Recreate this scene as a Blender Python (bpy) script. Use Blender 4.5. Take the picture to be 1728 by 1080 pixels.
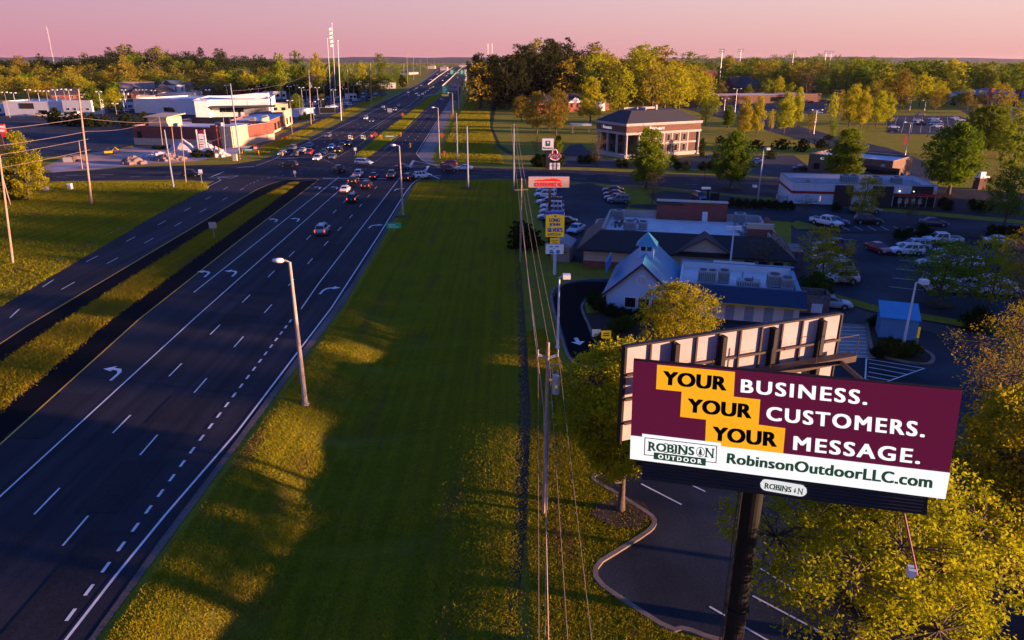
import bpy, math, random
import numpy as np
from math import sin, cos, radians as R, pi
sc = bpy.context.scene
for _o in list(bpy.data.objects): bpy.data.objects.remove(_o)
# ---------------------------------------------------------------- camera (a drone 28 m up)
F, CX, CY, HOR, HC = 1200., 864., 540., 100., 28.
TH = math.atan((CY - HOR) / F); CT, ST = cos(TH), sin(TH)
cd = bpy.data.cameras.new('camera'); cam = bpy.data.objects.new('camera', cd); sc.collection.objects.link(cam)
cam.location = (0, 0, HC); cam.rotation_euler = (pi / 2 - TH, 0, 0)
cd.sensor_width = 36; cd.lens = 36 * F / 1728; cd.clip_start = .5; cd.clip_end = 20000
sc.camera = cam
sc.view_settings.view_transform = 'Standard'; sc.view_settings.look = 'None'
EXP = 1.6; EK = 2 ** -EXP
sc.view_settings.exposure = EXP; sc.view_settings.gamma = 1
sc.cycles.max_bounces = 5; sc.cycles.transparent_max_bounces = 8
# ---------------------------------------------------------------- sky and sun (sun low on the right, slightly behind)
SUN_EL = R(5.0); SUN_DIR = (.972, -.235)
w = bpy.data.worlds.new('World'); sc.world = w; w.use_nodes = True
nt = w.node_tree; nt.nodes.clear()
def N(nt, t, **k):
    n = nt.nodes.new(t)
    for a, b in k.items():
        if a in n.inputs: n.inputs[a].default_value = b
        else: setattr(n, a, b)
    return n
tc = N(nt, 'ShaderNodeTexCoord'); sep = N(nt, 'ShaderNodeSeparateXYZ')
nt.links.new(tc.outputs['Generated'], sep.inputs[0])
rampL = N(nt, 'ShaderNodeValToRGB'); rampR = N(nt, 'ShaderNodeValToRGB')
def setramp(r, stops):
    e = r.color_ramp.elements
    while len(e) > 1: e.remove(e[-1])
    e[0].position, e[0].color = stops[0][0], stops[0][1] + (1,)
    for p, c in stops[1:]:
        q = e.new(p); q.color = c + (1,)
setramp(rampL, [(0, (.66, .25, .35)), (.03, (.64, .29, .41)), (.085, (.58, .34, .49)), (.11, (.36, .29, .54)), (.15, (.13, .20, .62)), (.25, (.085, .19, .68)), (1, (.04, .14, .60))])
setramp(rampR, [(0, (.86, .42, .42)), (.03, (.90, .52, .50)), (.085, (.93, .68, .66)), (.11, (.50, .40, .58)), (.15, (.18, .23, .63)), (.25, (.09, .19, .68)), (1, (.04, .14, .60))])
for r in (rampL, rampR): nt.links.new(sep.outputs[2], r.inputs[0])
mr = N(nt, 'ShaderNodeMapRange'); mr.inputs[1].default_value = -.55; mr.inputs[2].default_value = .62
nt.links.new(sep.outputs[0], mr.inputs[0])
mx = N(nt, 'ShaderNodeMix', data_type='RGBA'); nt.links.new(mr.outputs[0], mx.inputs[0])
nt.links.new(rampL.outputs[0], mx.inputs[6]); nt.links.new(rampR.outputs[0], mx.inputs[7])
sky = N(nt, 'ShaderNodeTexSky', sky_type='NISHITA', sun_disc=False, sun_elevation=SUN_EL,
        sun_rotation=math.atan2(SUN_DIR[0], SUN_DIR[1]))
bg1 = N(nt, 'ShaderNodeBackground'); bg1.inputs[1].default_value = .92 * EK
bg2 = N(nt, 'ShaderNodeBackground'); bg2.inputs[1].default_value = .02 * EK
nt.links.new(mx.outputs[2], bg1.inputs[0]); nt.links.new(sky.outputs[0], bg2.inputs[0])
ad = N(nt, 'ShaderNodeAddShader'); out = N(nt, 'ShaderNodeOutputWorld')
nt.links.new(bg1.outputs[0], ad.inputs[0]); nt.links.new(bg2.outputs[0], ad.inputs[1]); nt.links.new(ad.outputs[0], out.inputs[0])
ld = bpy.data.lights.new('sun', 'SUN'); ld.energy = 5.0; ld.angle = R(1.0); ld.color = (1, .56, .34)
so = bpy.data.objects.new('sun', ld); sc.collection.objects.link(so)
_d = (-SUN_DIR[0] * cos(SUN_EL), -SUN_DIR[1] * cos(SUN_EL), -sin(SUN_EL))
import mathutils
so.rotation_euler = mathutils.Vector(_d).to_track_quat('-Z', 'Y').to_euler(); so.location = (200, -50, 60)

# ---------------------------------------------------------------- helpers
C = sc.collection
def G(u, v, z=0.):
    a = (u - CX) / F; b = (CY - v) / F
    t = (z - HC) / (-ST + b * CT)
    return (a * t, (CT + b * ST) * t)
def zat(v, y):
    b = (CY - v) / F
    return HC + y * (-ST + b * CT) / (CT + b * ST)
def P2(p): return (p[0], p[1]) if len(p) == 3 else G(*p)
class MB:
    def __init__(s): s.v = []; s.f = []; s.m = []
    def add(s, vs, fs, m=0):
        o = len(s.v); s.v += [tuple(p) for p in vs]
        for f in fs: s.f.append([o + i for i in f]); s.m.append(m)
        return s
    def box(s, x0, x1, y0, y1, z0, z1, m=0, rot=0, c=(0, 0)):
        v = [(x0, y0, z0), (x1, y0, z0), (x1, y1, z0), (x0, y1, z0), (x0, y0, z1), (x1, y0, z1), (x1, y1, z1), (x0, y1, z1)]
        if rot:
            k, q = cos(rot), sin(rot)
            v = [(c[0] + (x - c[0]) * k - (y - c[1]) * q, c[1] + (x - c[0]) * q + (y - c[1]) * k, z) for x, y, z in v]
        return s.add(v, [(0, 3, 2, 1), (4, 5, 6, 7), (0, 1, 5, 4), (1, 2, 6, 5), (2, 3, 7, 6), (3, 0, 4, 7)], m)
    def tube(s, pts, rad, n=6, m=0, cap=True):
        pts = [mathutils.Vector(p) for p in pts]
        if not hasattr(rad, '__len__'): rad = [rad] * len(pts)
        vs = []; L = len(pts)
        for i, p in enumerate(pts):
            d = (pts[min(i + 1, L - 1)] - pts[max(i - 1, 0)])
            d = d.normalized() if d.length > 1e-9 else mathutils.Vector((0, 0, 1))
            a = mathutils.Vector((0, 0, 1)) if abs(d.z) < .9 else mathutils.Vector((1, 0, 0))
            x = d.cross(a).normalized(); y = d.cross(x)
            for k in range(n):
                t = 2 * pi * k / n; vs.append(p + (x * cos(t) + y * sin(t)) * rad[i])
        fs = []
        for i in range(L - 1):
            for k in range(n):
                a, b = i * n + k, i * n + (k + 1) % n
                fs.append((a, b, b + n, a + n))
        if cap: fs += [tuple(range(n)), tuple(range((L - 1) * n, L * n))]
        return s.add(vs, fs, m)
    def prism(s, poly, z0, z1, m=0, mt=None):
        n = len(poly)
        a = sum(poly[i][0] * poly[(i + 1) % n][1] - poly[(i + 1) % n][0] * poly[i][1] for i in range(n))
        if a < 0: poly = poly[::-1]
        s.add([(x, y, z0) for x, y in poly] + [(x, y, z1) for x, y in poly], [(i, (i + 1) % n, n + (i + 1) % n, n + i) for i in range(n)], m)
        s.add([(x, y, z1) for x, y in poly], [tuple(range(n))], m if mt is None else mt)
        return s
    def flat(s, poly, z, m=0):
        n = len(poly)
        a = sum(poly[i][0] * poly[(i + 1) % n][1] - poly[(i + 1) % n][0] * poly[i][1] for i in range(n))
        if a < 0: poly = poly[::-1]
        return s.add([(x, y, z) for x, y in poly], [tuple(range(n))], m)
    def ribbon(s, pts, wd, z, m=0, h=0):
        L = len(pts); l = []; r = []
        for i in range(L):
            a = pts[max(i - 1, 0)]; b = pts[min(i + 1, L - 1)]
            dx, dy = b[0] - a[0], b[1] - a[1]; k = math.hypot(dx, dy) or 1
            nx, ny = -dy / k * wd / 2, dx / k * wd / 2
            l.append((pts[i][0] + nx, pts[i][1] + ny)); r.append((pts[i][0] - nx, pts[i][1] - ny))
        for i in range(L - 1):
            if h: s.prism([r[i], r[i + 1], l[i + 1], l[i]], z, z + h, m)
            else: s.add([(*r[i], z), (*r[i + 1], z), (*l[i + 1], z), (*l[i], z)], [(0, 1, 2, 3)], m)
        return s
    def gem(s, c, r, n=8, m=0):
        vs = [(c[0], c[1], c[2] + r[2])]; rings = 4
        for i in range(1, rings):
            t = pi * i / rings
            for k in range(n): vs.append((c[0] + r[0] * sin(t) * cos(2 * pi * k / n), c[1] + r[1] * sin(t) * sin(2 * pi * k / n), c[2] + r[2] * cos(t)))
        vs.append((c[0], c[1], c[2] - r[2])); fs = [(0, 1 + k, 1 + (k + 1) % n) for k in range(n)]
        for i in range(rings - 2):
            for k in range(n):
                a = 1 + i * n + k; b = 1 + i * n + (k + 1) % n; fs.append((a, a + n, b + n, b))
        e = len(vs) - 1; o = 1 + (rings - 2) * n
        fs += [(e, o + (k + 1) % n, o + k) for k in range(n)]
        return s.add(vs, fs, m)
    def mesh(s, name, mats, smooth=False):
        me = bpy.data.meshes.new(name); me.from_pydata(s.v, [], s.f)
        for m in (mats if isinstance(mats, (list, tuple)) else [mats]): me.materials.append(m)
        me.polygons.foreach_set('material_index', s.m)
        if smooth: me.polygons.foreach_set('use_smooth', [True] * len(s.f))
        me.update(); return me
    def build(s, name, mats, parent=None, smooth=False, loc=None):
        o = bpy.data.objects.new(name, s.mesh(name, mats, smooth)); C.objects.link(o)
        if parent: o.parent = parent
        if loc: o.location = loc
        return o
def smooth_path(pts, k=3):
    for _ in range(k):
        q = [pts[0]]
        for a, b in zip(pts[:-1], pts[1:]):
            q += [(a[0] * .75 + b[0] * .25, a[1] * .75 + b[1] * .25), (a[0] * .25 + b[0] * .75, a[1] * .25 + b[1] * .75)]
        pts = q + [pts[-1]]
    return pts
def tag(o, label, cat=None, group=None, kind=None):
    if label: o['label'] = label
    if cat: o['category'] = cat
    if group: o['group'] = group
    if kind: o['kind'] = kind
    return o
def T(name, label, cat, loc=(0, 0, 0), rz=0, group=None):
    o = bpy.data.objects.new(name, None); C.objects.link(o); o.empty_display_size = .3
    o.location = loc if len(loc) == 3 else (loc[0], loc[1], 0); o.rotation_euler = (0, 0, rz)
    return tag(o, label, cat, group)
def structure(o): o['kind'] = 'structure'; return o
def copy_tree(o, parent=None):
    c = o.copy(); C.objects.link(c)
    if parent is not None: c.parent = parent
    for ch in [x for x in o.children]: copy_tree(ch, c)
    return c
class Proto:
    def __init__(s, make): s.make = make; s.root = None
    def put(s, loc, rz=0, sc_=1, label=None, group=None, cat=None):
        if s.root is None: s.root = s.make(); o = s.root
        else: o = copy_tree(s.root)
        o.location = loc if len(loc) == 3 else (loc[0], loc[1], 0); o.rotation_euler = (0, 0, rz)
        o.scale = (sc_,) * 3 if not hasattr(sc_, '__len__') else sc_
        if 'group' in o: del o['group']
        return tag(o, label, cat, group)

# ---------------------------------------------------------------- materials
MATS = {}
def M(name, col, rough=.75, var=.15, scale=1.5, metal=0, emis=0, ecol=None, bump=0, spec=.3, coords='Object', brick=None, seam=None, rnd=0):
    if name in MATS: return MATS[name]
    m = bpy.data.materials.new(name); MATS[name] = m; m.use_nodes = True
    nt = m.node_tree; b = nt.nodes['Principled BSDF']
    b.inputs['Roughness'].default_value = rough; b.inputs['Metallic'].default_value = metal; b.inputs['Specular IOR Level'].default_value = spec
    tcn = N(nt, 'ShaderNodeTexCoord'); co = tcn.outputs['Object']
    if coords == 'World':
        co = N(nt, 'ShaderNodeNewGeometry').outputs['Position']
    n1 = N(nt, 'ShaderNodeTexNoise', Scale=scale, Detail=5.); nt.links.new(co, n1.inputs['Vector'])
    mp = N(nt, 'ShaderNodeMapRange'); mp.inputs[1].default_value = .3; mp.inputs[2].default_value = .7
    mp.inputs[3].default_value = 1 - var; mp.inputs[4].default_value = 1 + var
    nt.links.new(n1.outputs[0], mp.inputs[0])
    base = N(nt, 'ShaderNodeRGB'); base.outputs[0].default_value = (*col, 1); c = base.outputs[0]
    if brick:
        br = N(nt, 'ShaderNodeTexBrick', Scale=1.); br.inputs['Color1'].default_value = (*col, 1)
        br.inputs['Color2'].default_value = (*[x * .75 for x in col], 1); br.inputs['Mortar'].default_value = (*brick, 1)
        br.inputs['Brick Width'].default_value = .42; br.inputs['Row Height'].default_value = .16; br.inputs['Mortar Size'].default_value = .012
        sx = N(nt, 'ShaderNodeSeparateXYZ'); nt.links.new(co, sx.inputs[0]); cb = N(nt, 'ShaderNodeCombineXYZ')
        ad2 = N(nt, 'ShaderNodeMath'); nt.links.new(sx.outputs[0], ad2.inputs[0]); nt.links.new(sx.outputs[1], ad2.inputs[1])
        nt.links.new(ad2.outputs[0], cb.inputs[0]); nt.links.new(sx.outputs[2], cb.inputs[1]); nt.links.new(cb.outputs[0], br.inputs['Vector'])
        c = br.outputs['Color']
    mul = N(nt, 'ShaderNodeVectorMath', operation='SCALE'); nt.links.new(c, mul.inputs[0]); nt.links.new(mp.outputs[0], mul.inputs['Scale'])
    cc = mul.outputs[0]
    if seam:
        ax, pitch = seam
        sx = N(nt, 'ShaderNodeSeparateXYZ'); nt.links.new(co, sx.inputs[0])
        mm = N(nt, 'ShaderNodeMath', operation='MODULO'); mm.inputs[1].default_value = pitch
        ab = N(nt, 'ShaderNodeMath', operation='ABSOLUTE'); nt.links.new(sx.outputs[ax], ab.inputs[0]); nt.links.new(ab.outputs[0], mm.inputs[0])
        lt = N(nt, 'ShaderNodeMath', operation='LESS_THAN'); lt.inputs[1].default_value = pitch * .14; nt.links.new(mm.outputs[0], lt.inputs[0])
        bp = N(nt, 'ShaderNodeBump', Strength=.8, Distance=.05); nt.links.new(lt.outputs[0], bp.inputs['Height']); nt.links.new(bp.outputs[0], b.inputs['Normal'])
        m2 = N(nt, 'ShaderNodeMapRange'); m2.inputs[3].default_value = 1; m2.inputs[4].default_value = .7; nt.links.new(lt.outputs[0], m2.inputs[0])
        mu2 = N(nt, 'ShaderNodeVectorMath', operation='SCALE'); nt.links.new(cc, mu2.inputs[0]); nt.links.new(m2.outputs[0], mu2.inputs['Scale']); cc = mu2.outputs[0]
    if rnd:
        oi = N(nt, 'ShaderNodeObjectInfo'); m3 = N(nt, 'ShaderNodeMapRange'); m3.inputs[3].default_value = 1 - rnd; m3.inputs[4].default_value = 1 + rnd
        nt.links.new(oi.outputs['Random'], m3.inputs[0]); mu3 = N(nt, 'ShaderNodeVectorMath', operation='SCALE')
        nt.links.new(cc, mu3.inputs[0]); nt.links.new(m3.outputs[0], mu3.inputs['Scale']); cc = mu3.outputs[0]
    nt.links.new(cc, b.inputs['Base Color'])
    if bump:
        bp = N(nt, 'ShaderNodeBump', Strength=bump, Distance=.1); nt.links.new(n1.outputs[0], bp.inputs['Height']); nt.links.new(bp.outputs[0], b.inputs['Normal'])
    if emis:
        nt.links.new(cc, b.inputs['Emission Color']) if ecol is None else setattr(b.inputs['Emission Color'], 'default_value', (*ecol, 1))
        b.inputs['Emission Strength'].default_value = emis * EK
    return m
def leafmat(name, col, trans=.35, rnd=.25, col2=None, turf=False):
    if name in MATS: return MATS[name]
    m = bpy.data.materials.new(name); MATS[name] = m; m.use_nodes = True; nt = m.node_tree; nt.nodes.clear()
    tcn = N(nt, 'ShaderNodeTexCoord'); n1 = N(nt, 'ShaderNodeTexNoise', Scale=.55, Detail=4.); nt.links.new(tcn.outputs['Object'], n1.inputs['Vector'])
    mp = N(nt, 'ShaderNodeMapRange'); mp.inputs[1].default_value = .35; mp.inputs[2].default_value = .65; nt.links.new(n1.outputs[0], mp.inputs[0])
    mx = N(nt, 'ShaderNodeMix', data_type='RGBA'); mx.inputs[6].default_value = (*col, 1)
    mx.inputs[7].default_value = (*(col2 or (col[0] * .55, col[1] * .75, col[2])), 1); nt.links.new(mp.outputs[0], mx.inputs[0])
    leaf_c = mx.outputs[2]
    if turf:   # mower lines along the road and worn brown patches
        for scl, rot, s_, lo, hi, fac, c3 in (((1.5, .02, 1), R(-2), 1., .47, .60, .55, (.23, .23, .012)), ((1.2, .25, 1), R(-2), .35, .56, .68, .75, (.30, .19, .055)), ((1, 1, 1), 0, 1.7, .52, .70, .6, (.40, .27, .05))):
            mp2 = N(nt, 'ShaderNodeMapping'); mp2.inputs['Scale'].default_value = scl; mp2.inputs['Rotation'].default_value = (0, 0, rot); nt.links.new(tcn.outputs['Object'], mp2.inputs[0])
            n2 = N(nt, 'ShaderNodeTexNoise', Scale=s_, Detail=4.); nt.links.new(mp2.outputs[0], n2.inputs['Vector'])
            r2 = N(nt, 'ShaderNodeMapRange'); r2.inputs[1].default_value = lo; r2.inputs[2].default_value = hi; r2.inputs[4].default_value = fac; nt.links.new(n2.outputs[0], r2.inputs[0])
            m2 = N(nt, 'ShaderNodeMix', data_type='RGBA'); nt.links.new(r2.outputs[0], m2.inputs[0]); nt.links.new(leaf_c, m2.inputs[6]); m2.inputs[7].default_value = (*c3, 1); leaf_c = m2.outputs[2]
    oi = N(nt, 'ShaderNodeObjectInfo'); hs = N(nt, 'ShaderNodeHueSaturation')
    a = N(nt, 'ShaderNodeMapRange'); a.inputs[3].default_value = .5 - .010; a.inputs[4].default_value = .5 + .028; nt.links.new(oi.outputs['Random'], a.inputs[0])
    ml = N(nt, 'ShaderNodeMath', operation='MULTIPLY'); ml.inputs[1].default_value = 7.31; nt.links.new(oi.outputs['Random'], ml.inputs[0])
    fr = N(nt, 'ShaderNodeMath', operation='FRACT'); nt.links.new(ml.outputs[0], fr.inputs[0])
    v = N(nt, 'ShaderNodeMapRange'); v.inputs[3].default_value = 1 - rnd; v.inputs[4].default_value = 1 + rnd; nt.links.new(fr.outputs[0], v.inputs[0])
    nt.links.new(a.outputs[0], hs.inputs['Hue']); nt.links.new(v.outputs[0], hs.inputs['Value']); nt.links.new(leaf_c, hs.inputs['Color'])
    d = N(nt, 'ShaderNodeBsdfDiffuse'); t = N(nt, 'ShaderNodeBsdfTranslucent'); ms = N(nt, 'ShaderNodeMixShader'); ms.inputs[0].default_value = trans
    for x in (d, t): nt.links.new(hs.outputs[0], x.inputs[0])
    nt.links.new(d.outputs[0], ms.inputs[1]); nt.links.new(t.outputs[0], ms.inputs[2])
    o = N(nt, 'ShaderNodeOutputMaterial'); nt.links.new(ms.outputs[0], o.inputs[0]); return m
m_white = M('white_paint', (.78, .78, .78), .6, .06); m_black = M('black_paint', (.02, .02, .022), .5, .1)
m_steel = M('galvanised_steel', (.45, .46, .48), .45, .1, 3, metal=.3); m_conc = M('concrete', (.34, .31, .28), .9, .2, 2)
m_glass = M('dark_glass', (.015, .018, .022), .08, .05, spec=.6); m_wood = M('weathered_pole_wood', (.20, .15, .11), .85, .25, 3)
m_wire = M('cable', (.16, .12, .10), .5, .05); m_line = M('road_paint', (.74, .72, .70), .7, .14, 1.2, coords='World'); m_yel = M('yellow_road_paint', (.72, .42, .05), .7, .14, 1.2, coords='World')
m_bark = M('bark', (.10, .075, .055), .9, .3, 4); m_mulch = M('mulch', (.035, .022, .016), .95, .35, 3, coords='World'); m_tan = M('tan_stucco', (.60, .46, .33), .9, .1, .8)
m_bwhite = M('white_wall', (.74, .73, .72), .8, .06, .5); m_roofw = M('pale_roof_membrane', (.62, .62, .64), .75, .14, .5); m_shrub = leafmat('shrub_leaf', (.035, .05, .012), .2)
m_brick = M('red_brick', (.28, .055, .035), .9, .15, 1, brick=(.25, .2, .17)); m_brickb = M('brown_brick', (.15, .075, .055), .9, .15, 1, brick=(.14, .11, .09))
m_hvac = M('hvac_metal', (.36, .37, .36), .5, .1, 2, metal=.2); m_tyre = M('tyre', (.012, .012, .013), .8, .05); m_rim = M('wheel_rim', (.4, .4, .42), .35, .05, metal=.6)

FONT = {}
def text_mesh(txt, bold=0., spacing=1.0):
    cu = bpy.data.curves.new('lettering', 'FONT'); cu.body = txt; cu.offset = bold; cu.space_character = spacing; cu.resolution_u = 4
    o = bpy.data.objects.new('lettering', cu); C.objects.link(o)
    dg = bpy.context.evaluated_depsgraph_get(); me = bpy.data.meshes.new_from_object(o.evaluated_get(dg))
    bpy.data.objects.remove(o); bpy.data.curves.remove(cu)
    n = len(me.vertices); a = np.zeros(n * 3, np.float32); me.vertices.foreach_get('co', a); a = a.reshape(-1, 3)
    fs = [tuple(p.vertices) for p in me.polygons]; bpy.data.meshes.remove(me)
    mn, mx_ = a.min(0), a.max(0); b = (a - mn) / np.maximum(mx_ - mn, 1e-6)
    return b[:, :2], fs
def put_text(name, txt, fn, mat, parent, bold=.02, spacing=1.0):
    """fn maps the unit square of the word to a point"""
    b, fs = text_mesh(txt, 0., spacing); mb = MB(); k = max(0., bold - .004) * (1.15 if len(txt) < 5 else 1.7) / max(1, len(txt) * .62)
    for dx, dy in (((0, 0),) if k == 0 else ((-k, -.02), (k, .02), (k, -.02), (-k, .02), (0, 0))):
        mb.add([fn(float(k + x * (1 - 2 * k) + dx), float(.02 + y * .96 + dy)) for x, y in b], fs)
    return mb.build(name, mat, parent)
def xz(x0, x1, z0, z1, y): return lambda s, t: (x0 + (x1 - x0) * s, y, z0 + (z1 - z0) * t)
# ---------------------------------------------------------------- terrain
HILLS = [(-540, 830, 330, 220, 13), (-350, 880, 170, 200, 12), (75, 660, 105, 180, 16), (450, 1040, 460, 190, 14)]
_le = [(-75, -300)] + [G(*q) for q in ((470, 260), (580, 204), (650, 170), (707, 142), (735, 117))]; _re = [(-18, -300)] + [G(*q) for q in ((728, 268), (752, 210), (772, 170), (785, 135), (791, 117))]
def road_lr(y): return float(np.interp(y, [p[1] for p in _le], [p[0] for p in _le])), float(np.interp(y, [p[1] for p in _re], [p[0] for p in _re]))
def hz(x, y):
    z = 0
    for cx, cy, a, b, h in HILLS:
        q = ((x - cx) / a) ** 2 + ((y - cy) / b) ** 2
        if q < 1: z += h * (1 - q) ** 2 * (1 + 2 * q)
    # the highway corridor stays level
    a, b = road_lr(y); d = max(a - 6 - x, x - b - 6)
    return 0 if d < 0 else z * min(1, d / 40)
_e = [(-20.2, -60), (-20.2, -30)] + [G(*q) for q in ((163, 1078), (403, 752), (580, 514), (650, 397), (682, 342), (697, 312))]
EX = np.array([p[0] for p in _e]) + .5; EY = np.array([p[1] for p in _e])
def edge_x(y): return np.interp(y, EY, EX)
def gz(x, y):
    """the mown lawn dips into a shallow swale between the highway edge and the utility strip"""
    if y > 172 or y < -60: return 0.
    a, b = float(edge_x(y)) + .6, -.8 + .012 * y; t = (x - a) / (b - a)
    if t <= 0 or t >= 1: return 0.
    k = min(1, (172 - y) / 125); k = k * k * (3 - 2 * k); m = .34 + .05 * sin(y * .21) + .04 * sin(y * .53 + 1); q = t / m if t < m else (1 - t) / (1 - m)
    return (-1.25 - .16 * sin(y * .37 + 2) - .1 * sin(y * .9)) * k * (q * q * (3 - 2 * q)) + .02 * sin(x * 1.1 + y * .5) * min(1, q * 2)
xs = np.unique(np.concatenate([np.linspace(-26, 6, 53), np.linspace(-9000, -600, 18), np.linspace(-600, 640, 104), np.linspace(640, 9000, 18)]))
ys = np.unique(np.concatenate([np.linspace(-2500, -100, 8), np.linspace(-100, -60, 2), np.linspace(-60, 180, 121), np.linspace(180, 330, 8), np.linspace(330, 1100, 65), np.linspace(1100, 14000, 22)]))
mb = MB(); nx, ny = len(xs), len(ys)
mb.v = [(float(x), float(y), hz(x, y) + gz(x, y)) for y in ys for x in xs]
for j in range(ny - 1):
    for i in range(nx - 1):
        a = j * nx + i; mb.f.append([a, a + 1, a + nx + 1, a + nx]); mb.m.append(0)
def grass_material():
    m = bpy.data.materials.new('grass_turf'); m.use_nodes = True; nt = m.node_tree; b = nt.nodes['Principled BSDF']
    b.inputs['Roughness'].default_value = .95; b.inputs['Specular IOR Level'].default_value = .1
    pos = N(nt, 'ShaderNodeNewGeometry').outputs['Position']
    def noise(s, d=4., sc_=None, rough=.55):
        n = N(nt, 'ShaderNodeTexNoise', Scale=s, Detail=d, Roughness=rough)
        if sc_:
            mp = N(nt, 'ShaderNodeMapping'); mp.inputs['Scale'].default_value = sc_; mp.inputs['Rotation'].default_value = (0, 0, R(-2)); nt.links.new(pos, mp.inputs[0]); nt.links.new(mp.outputs[0], n.inputs['Vector'])
        else: nt.links.new(pos, n.inputs['Vector'])
        return n.outputs[0]
    def rng(x, a, b_, c=0., d=1.):
        r = N(nt, 'ShaderNodeMapRange'); r.inputs[1].default_value = a; r.inputs[2].default_value = b_; r.inputs[3].default_value = c; r.inputs[4].default_value = d; nt.links.new(x, r.inputs[0]); return r.outputs[0]
    def mix(f, a, b_):
        x = N(nt, 'ShaderNodeMix', data_type='RGBA')
        for s, q in ((0, f), (6, a), (7, b_)):
            if isinstance(q, tuple): x.inputs[s].default_value = (*q, 1)
            else: nt.links.new(q, x.inputs[s])
        return x.outputs[2]
    c = mix(rng(noise(.06), .35, .65), (.28, .27, .020), (.37, .30, .022))
    c = mix(rng(noise(.9, 6., (1.4, .03, 1)), .40, .62, 0, .75), c, (.36, .28, .025))
    c = mix(rng(noise(.22, 6.), .51, .68, 0, .8), c, (.23, .16, .065))
    c = mix(rng(noise(5., 6., None, .7), .35, .7, 0, .75), c, (.13, .16, .012))
    c = mix(rng(noise(1.5, 5., (1, .35, 1), .65), .40, .64, 0, .55), c, (.15, .16, .012))
    c = mix(rng(noise(.035, 5.), .6, .72, 0, .5), c, (.36, .22, .045))
    nt.links.new(c, b.inputs['Base Color'])
    bp = N(nt, 'ShaderNodeBump', Strength=.9, Distance=.25); nt.links.new(noise(7., 6., None, .75), bp.inputs['Height']); nt.links.new(bp.outputs[0], b.inputs['Normal'])
    return m
m_grass = grass_material()
structure(mb.build('ground', m_grass, smooth=True))
def asphalt(name, col, streak=.25, patch=.3, spec=.18):
    m = bpy.data.materials.new(name); m.use_nodes = True; nt = m.node_tree; b = nt.nodes['Principled BSDF']
    b.inputs['Roughness'].default_value = .82; b.inputs['Specular IOR Level'].default_value = spec
    pos = N(nt, 'ShaderNodeNewGeometry').outputs['Position']
    mp = N(nt, 'ShaderNodeMapping'); mp.inputs['Rotation'].default_value = (0, 0, R(-2)); mp.inputs['Scale'].default_value = (.9, .012, 1)
    nt.links.new(pos, mp.inputs[0]); n1 = N(nt, 'ShaderNodeTexNoise', Scale=1., Detail=4.); nt.links.new(mp.outputs[0], n1.inputs['Vector'])
    n2 = N(nt, 'ShaderNodeTexNoise', Scale=.09, Detail=6.); nt.links.new(pos, n2.inputs['Vector'])
    n3 = N(nt, 'ShaderNodeTexNoise', Scale=9., Detail=3.); nt.links.new(pos, n3.inputs['Vector'])
    v = None
    for n, s in ((n1, streak), (n2, patch), (n3, .35)):
        r = N(nt, 'ShaderNodeMapRange'); r.inputs[1].default_value = .3; r.inputs[2].default_value = .7; r.inputs[3].default_value = 1 - s; r.inputs[4].default_value = 1 + s
        nt.links.new(n.outputs[0], r.inputs[0])
        if v is None: v = r.outputs[0]
        else:
            q = N(nt, 'ShaderNodeMath', operation='MULTIPLY'); nt.links.new(v, q.inputs[0]); nt.links.new(r.outputs[0], q.inputs[1]); v = q.outputs[0]
    sc_ = N(nt, 'ShaderNodeVectorMath', operation='SCALE'); sc_.inputs[0].default_value = col; nt.links.new(v, sc_.inputs['Scale']); nt.links.new(sc_.outputs[0], b.inputs['Base Color'])
    bp = N(nt, 'ShaderNodeBump', Strength=.35, Distance=.02); nt.links.new(n3.outputs[0], bp.inputs['Height']); nt.links.new(bp.outputs[0], b.inputs['Normal'])
    return m
a_road = asphalt('road_asphalt', (.025, .023, .030), .4); a_dark = asphalt('fresh_asphalt', (.007, .007, .009), .15, .2, .03)
a_lot = asphalt('parking_asphalt', (.030, .036, .047), .1, .7); a_old = asphalt('old_asphalt', (.065, .056, .058), .2, .3)
a_conc = asphalt('concrete_paving', (.24, .20, .18), .15, .25); m_soil = asphalt('bare_soil', (.55, .33, .25), .1, .4); m_dirt = asphalt('brown_soil_strip', (.060, .036, .026), .1, .35)
m_gravel = asphalt('pale_gravel', (.42, .37, .38), .1, .35)
def flat(name, pts, z, m):
    p = [P2(q) for q in pts]; return structure(MB().flat(p, z).build(name, m))
W = 'w'
# cross street, intersection and carriageways, one flat sheet each
flat('cross_street', [(-420, 178, W), (90, 291), (250, 281), (395, 277), (432, 271), (640, 262), (730, 279), (800, 283), (1000, 289), (1200, 297), (1450, 308), (1728, 326), (260, 120, W),
     (1728, 372), (1450, 346), (1200, 325), (1000, 308), (890, 302), (832, 302), (712, 306), (620, 322), (520, 318), (440, 300), (350, 306), (310, 303), (87, 306), (-420, 160, W)], .010, a_road)
flat('northbound_road', [(-39, -30, W), (0, 694), (185, 540), (432, 362), (510, 306), (560, 282), (620, 267), (675, 226), (725, 177), (750, 157), (752, 142), (783, 112.5),
     (791, 113), (785, 135), (772, 170), (752, 210), (728, 268), (712, 306), (697, 312), (682, 342), (650, 395), (580, 512), (403, 750), (163, 1076), (-22.6, -30, W)], .020, a_road)
flat('southbound_road', [(-72, -30, W), (-66, 45, W), (0, 519), (250, 371), (372, 300), (440, 270), (470, 260), (580, 204), (650, 170), (707, 142), (735, 117), (748, 112.5), (782, 112.5), (750, 143), (737, 155), (697, 185), (650, 220), (592, 267), (520, 300), (447, 328), (111, 540), (0, 614), (-51, -30, W)], .030, a_road)
flat('southbound_shoulder', [(-57, -30, W), (-51.5, 45, W), (47, 550), (432, 321), (480, 303), (500, 304), (432, 337), (111, 540), (0, 614), (-46, 0, W)], .036, a_dark)
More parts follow.
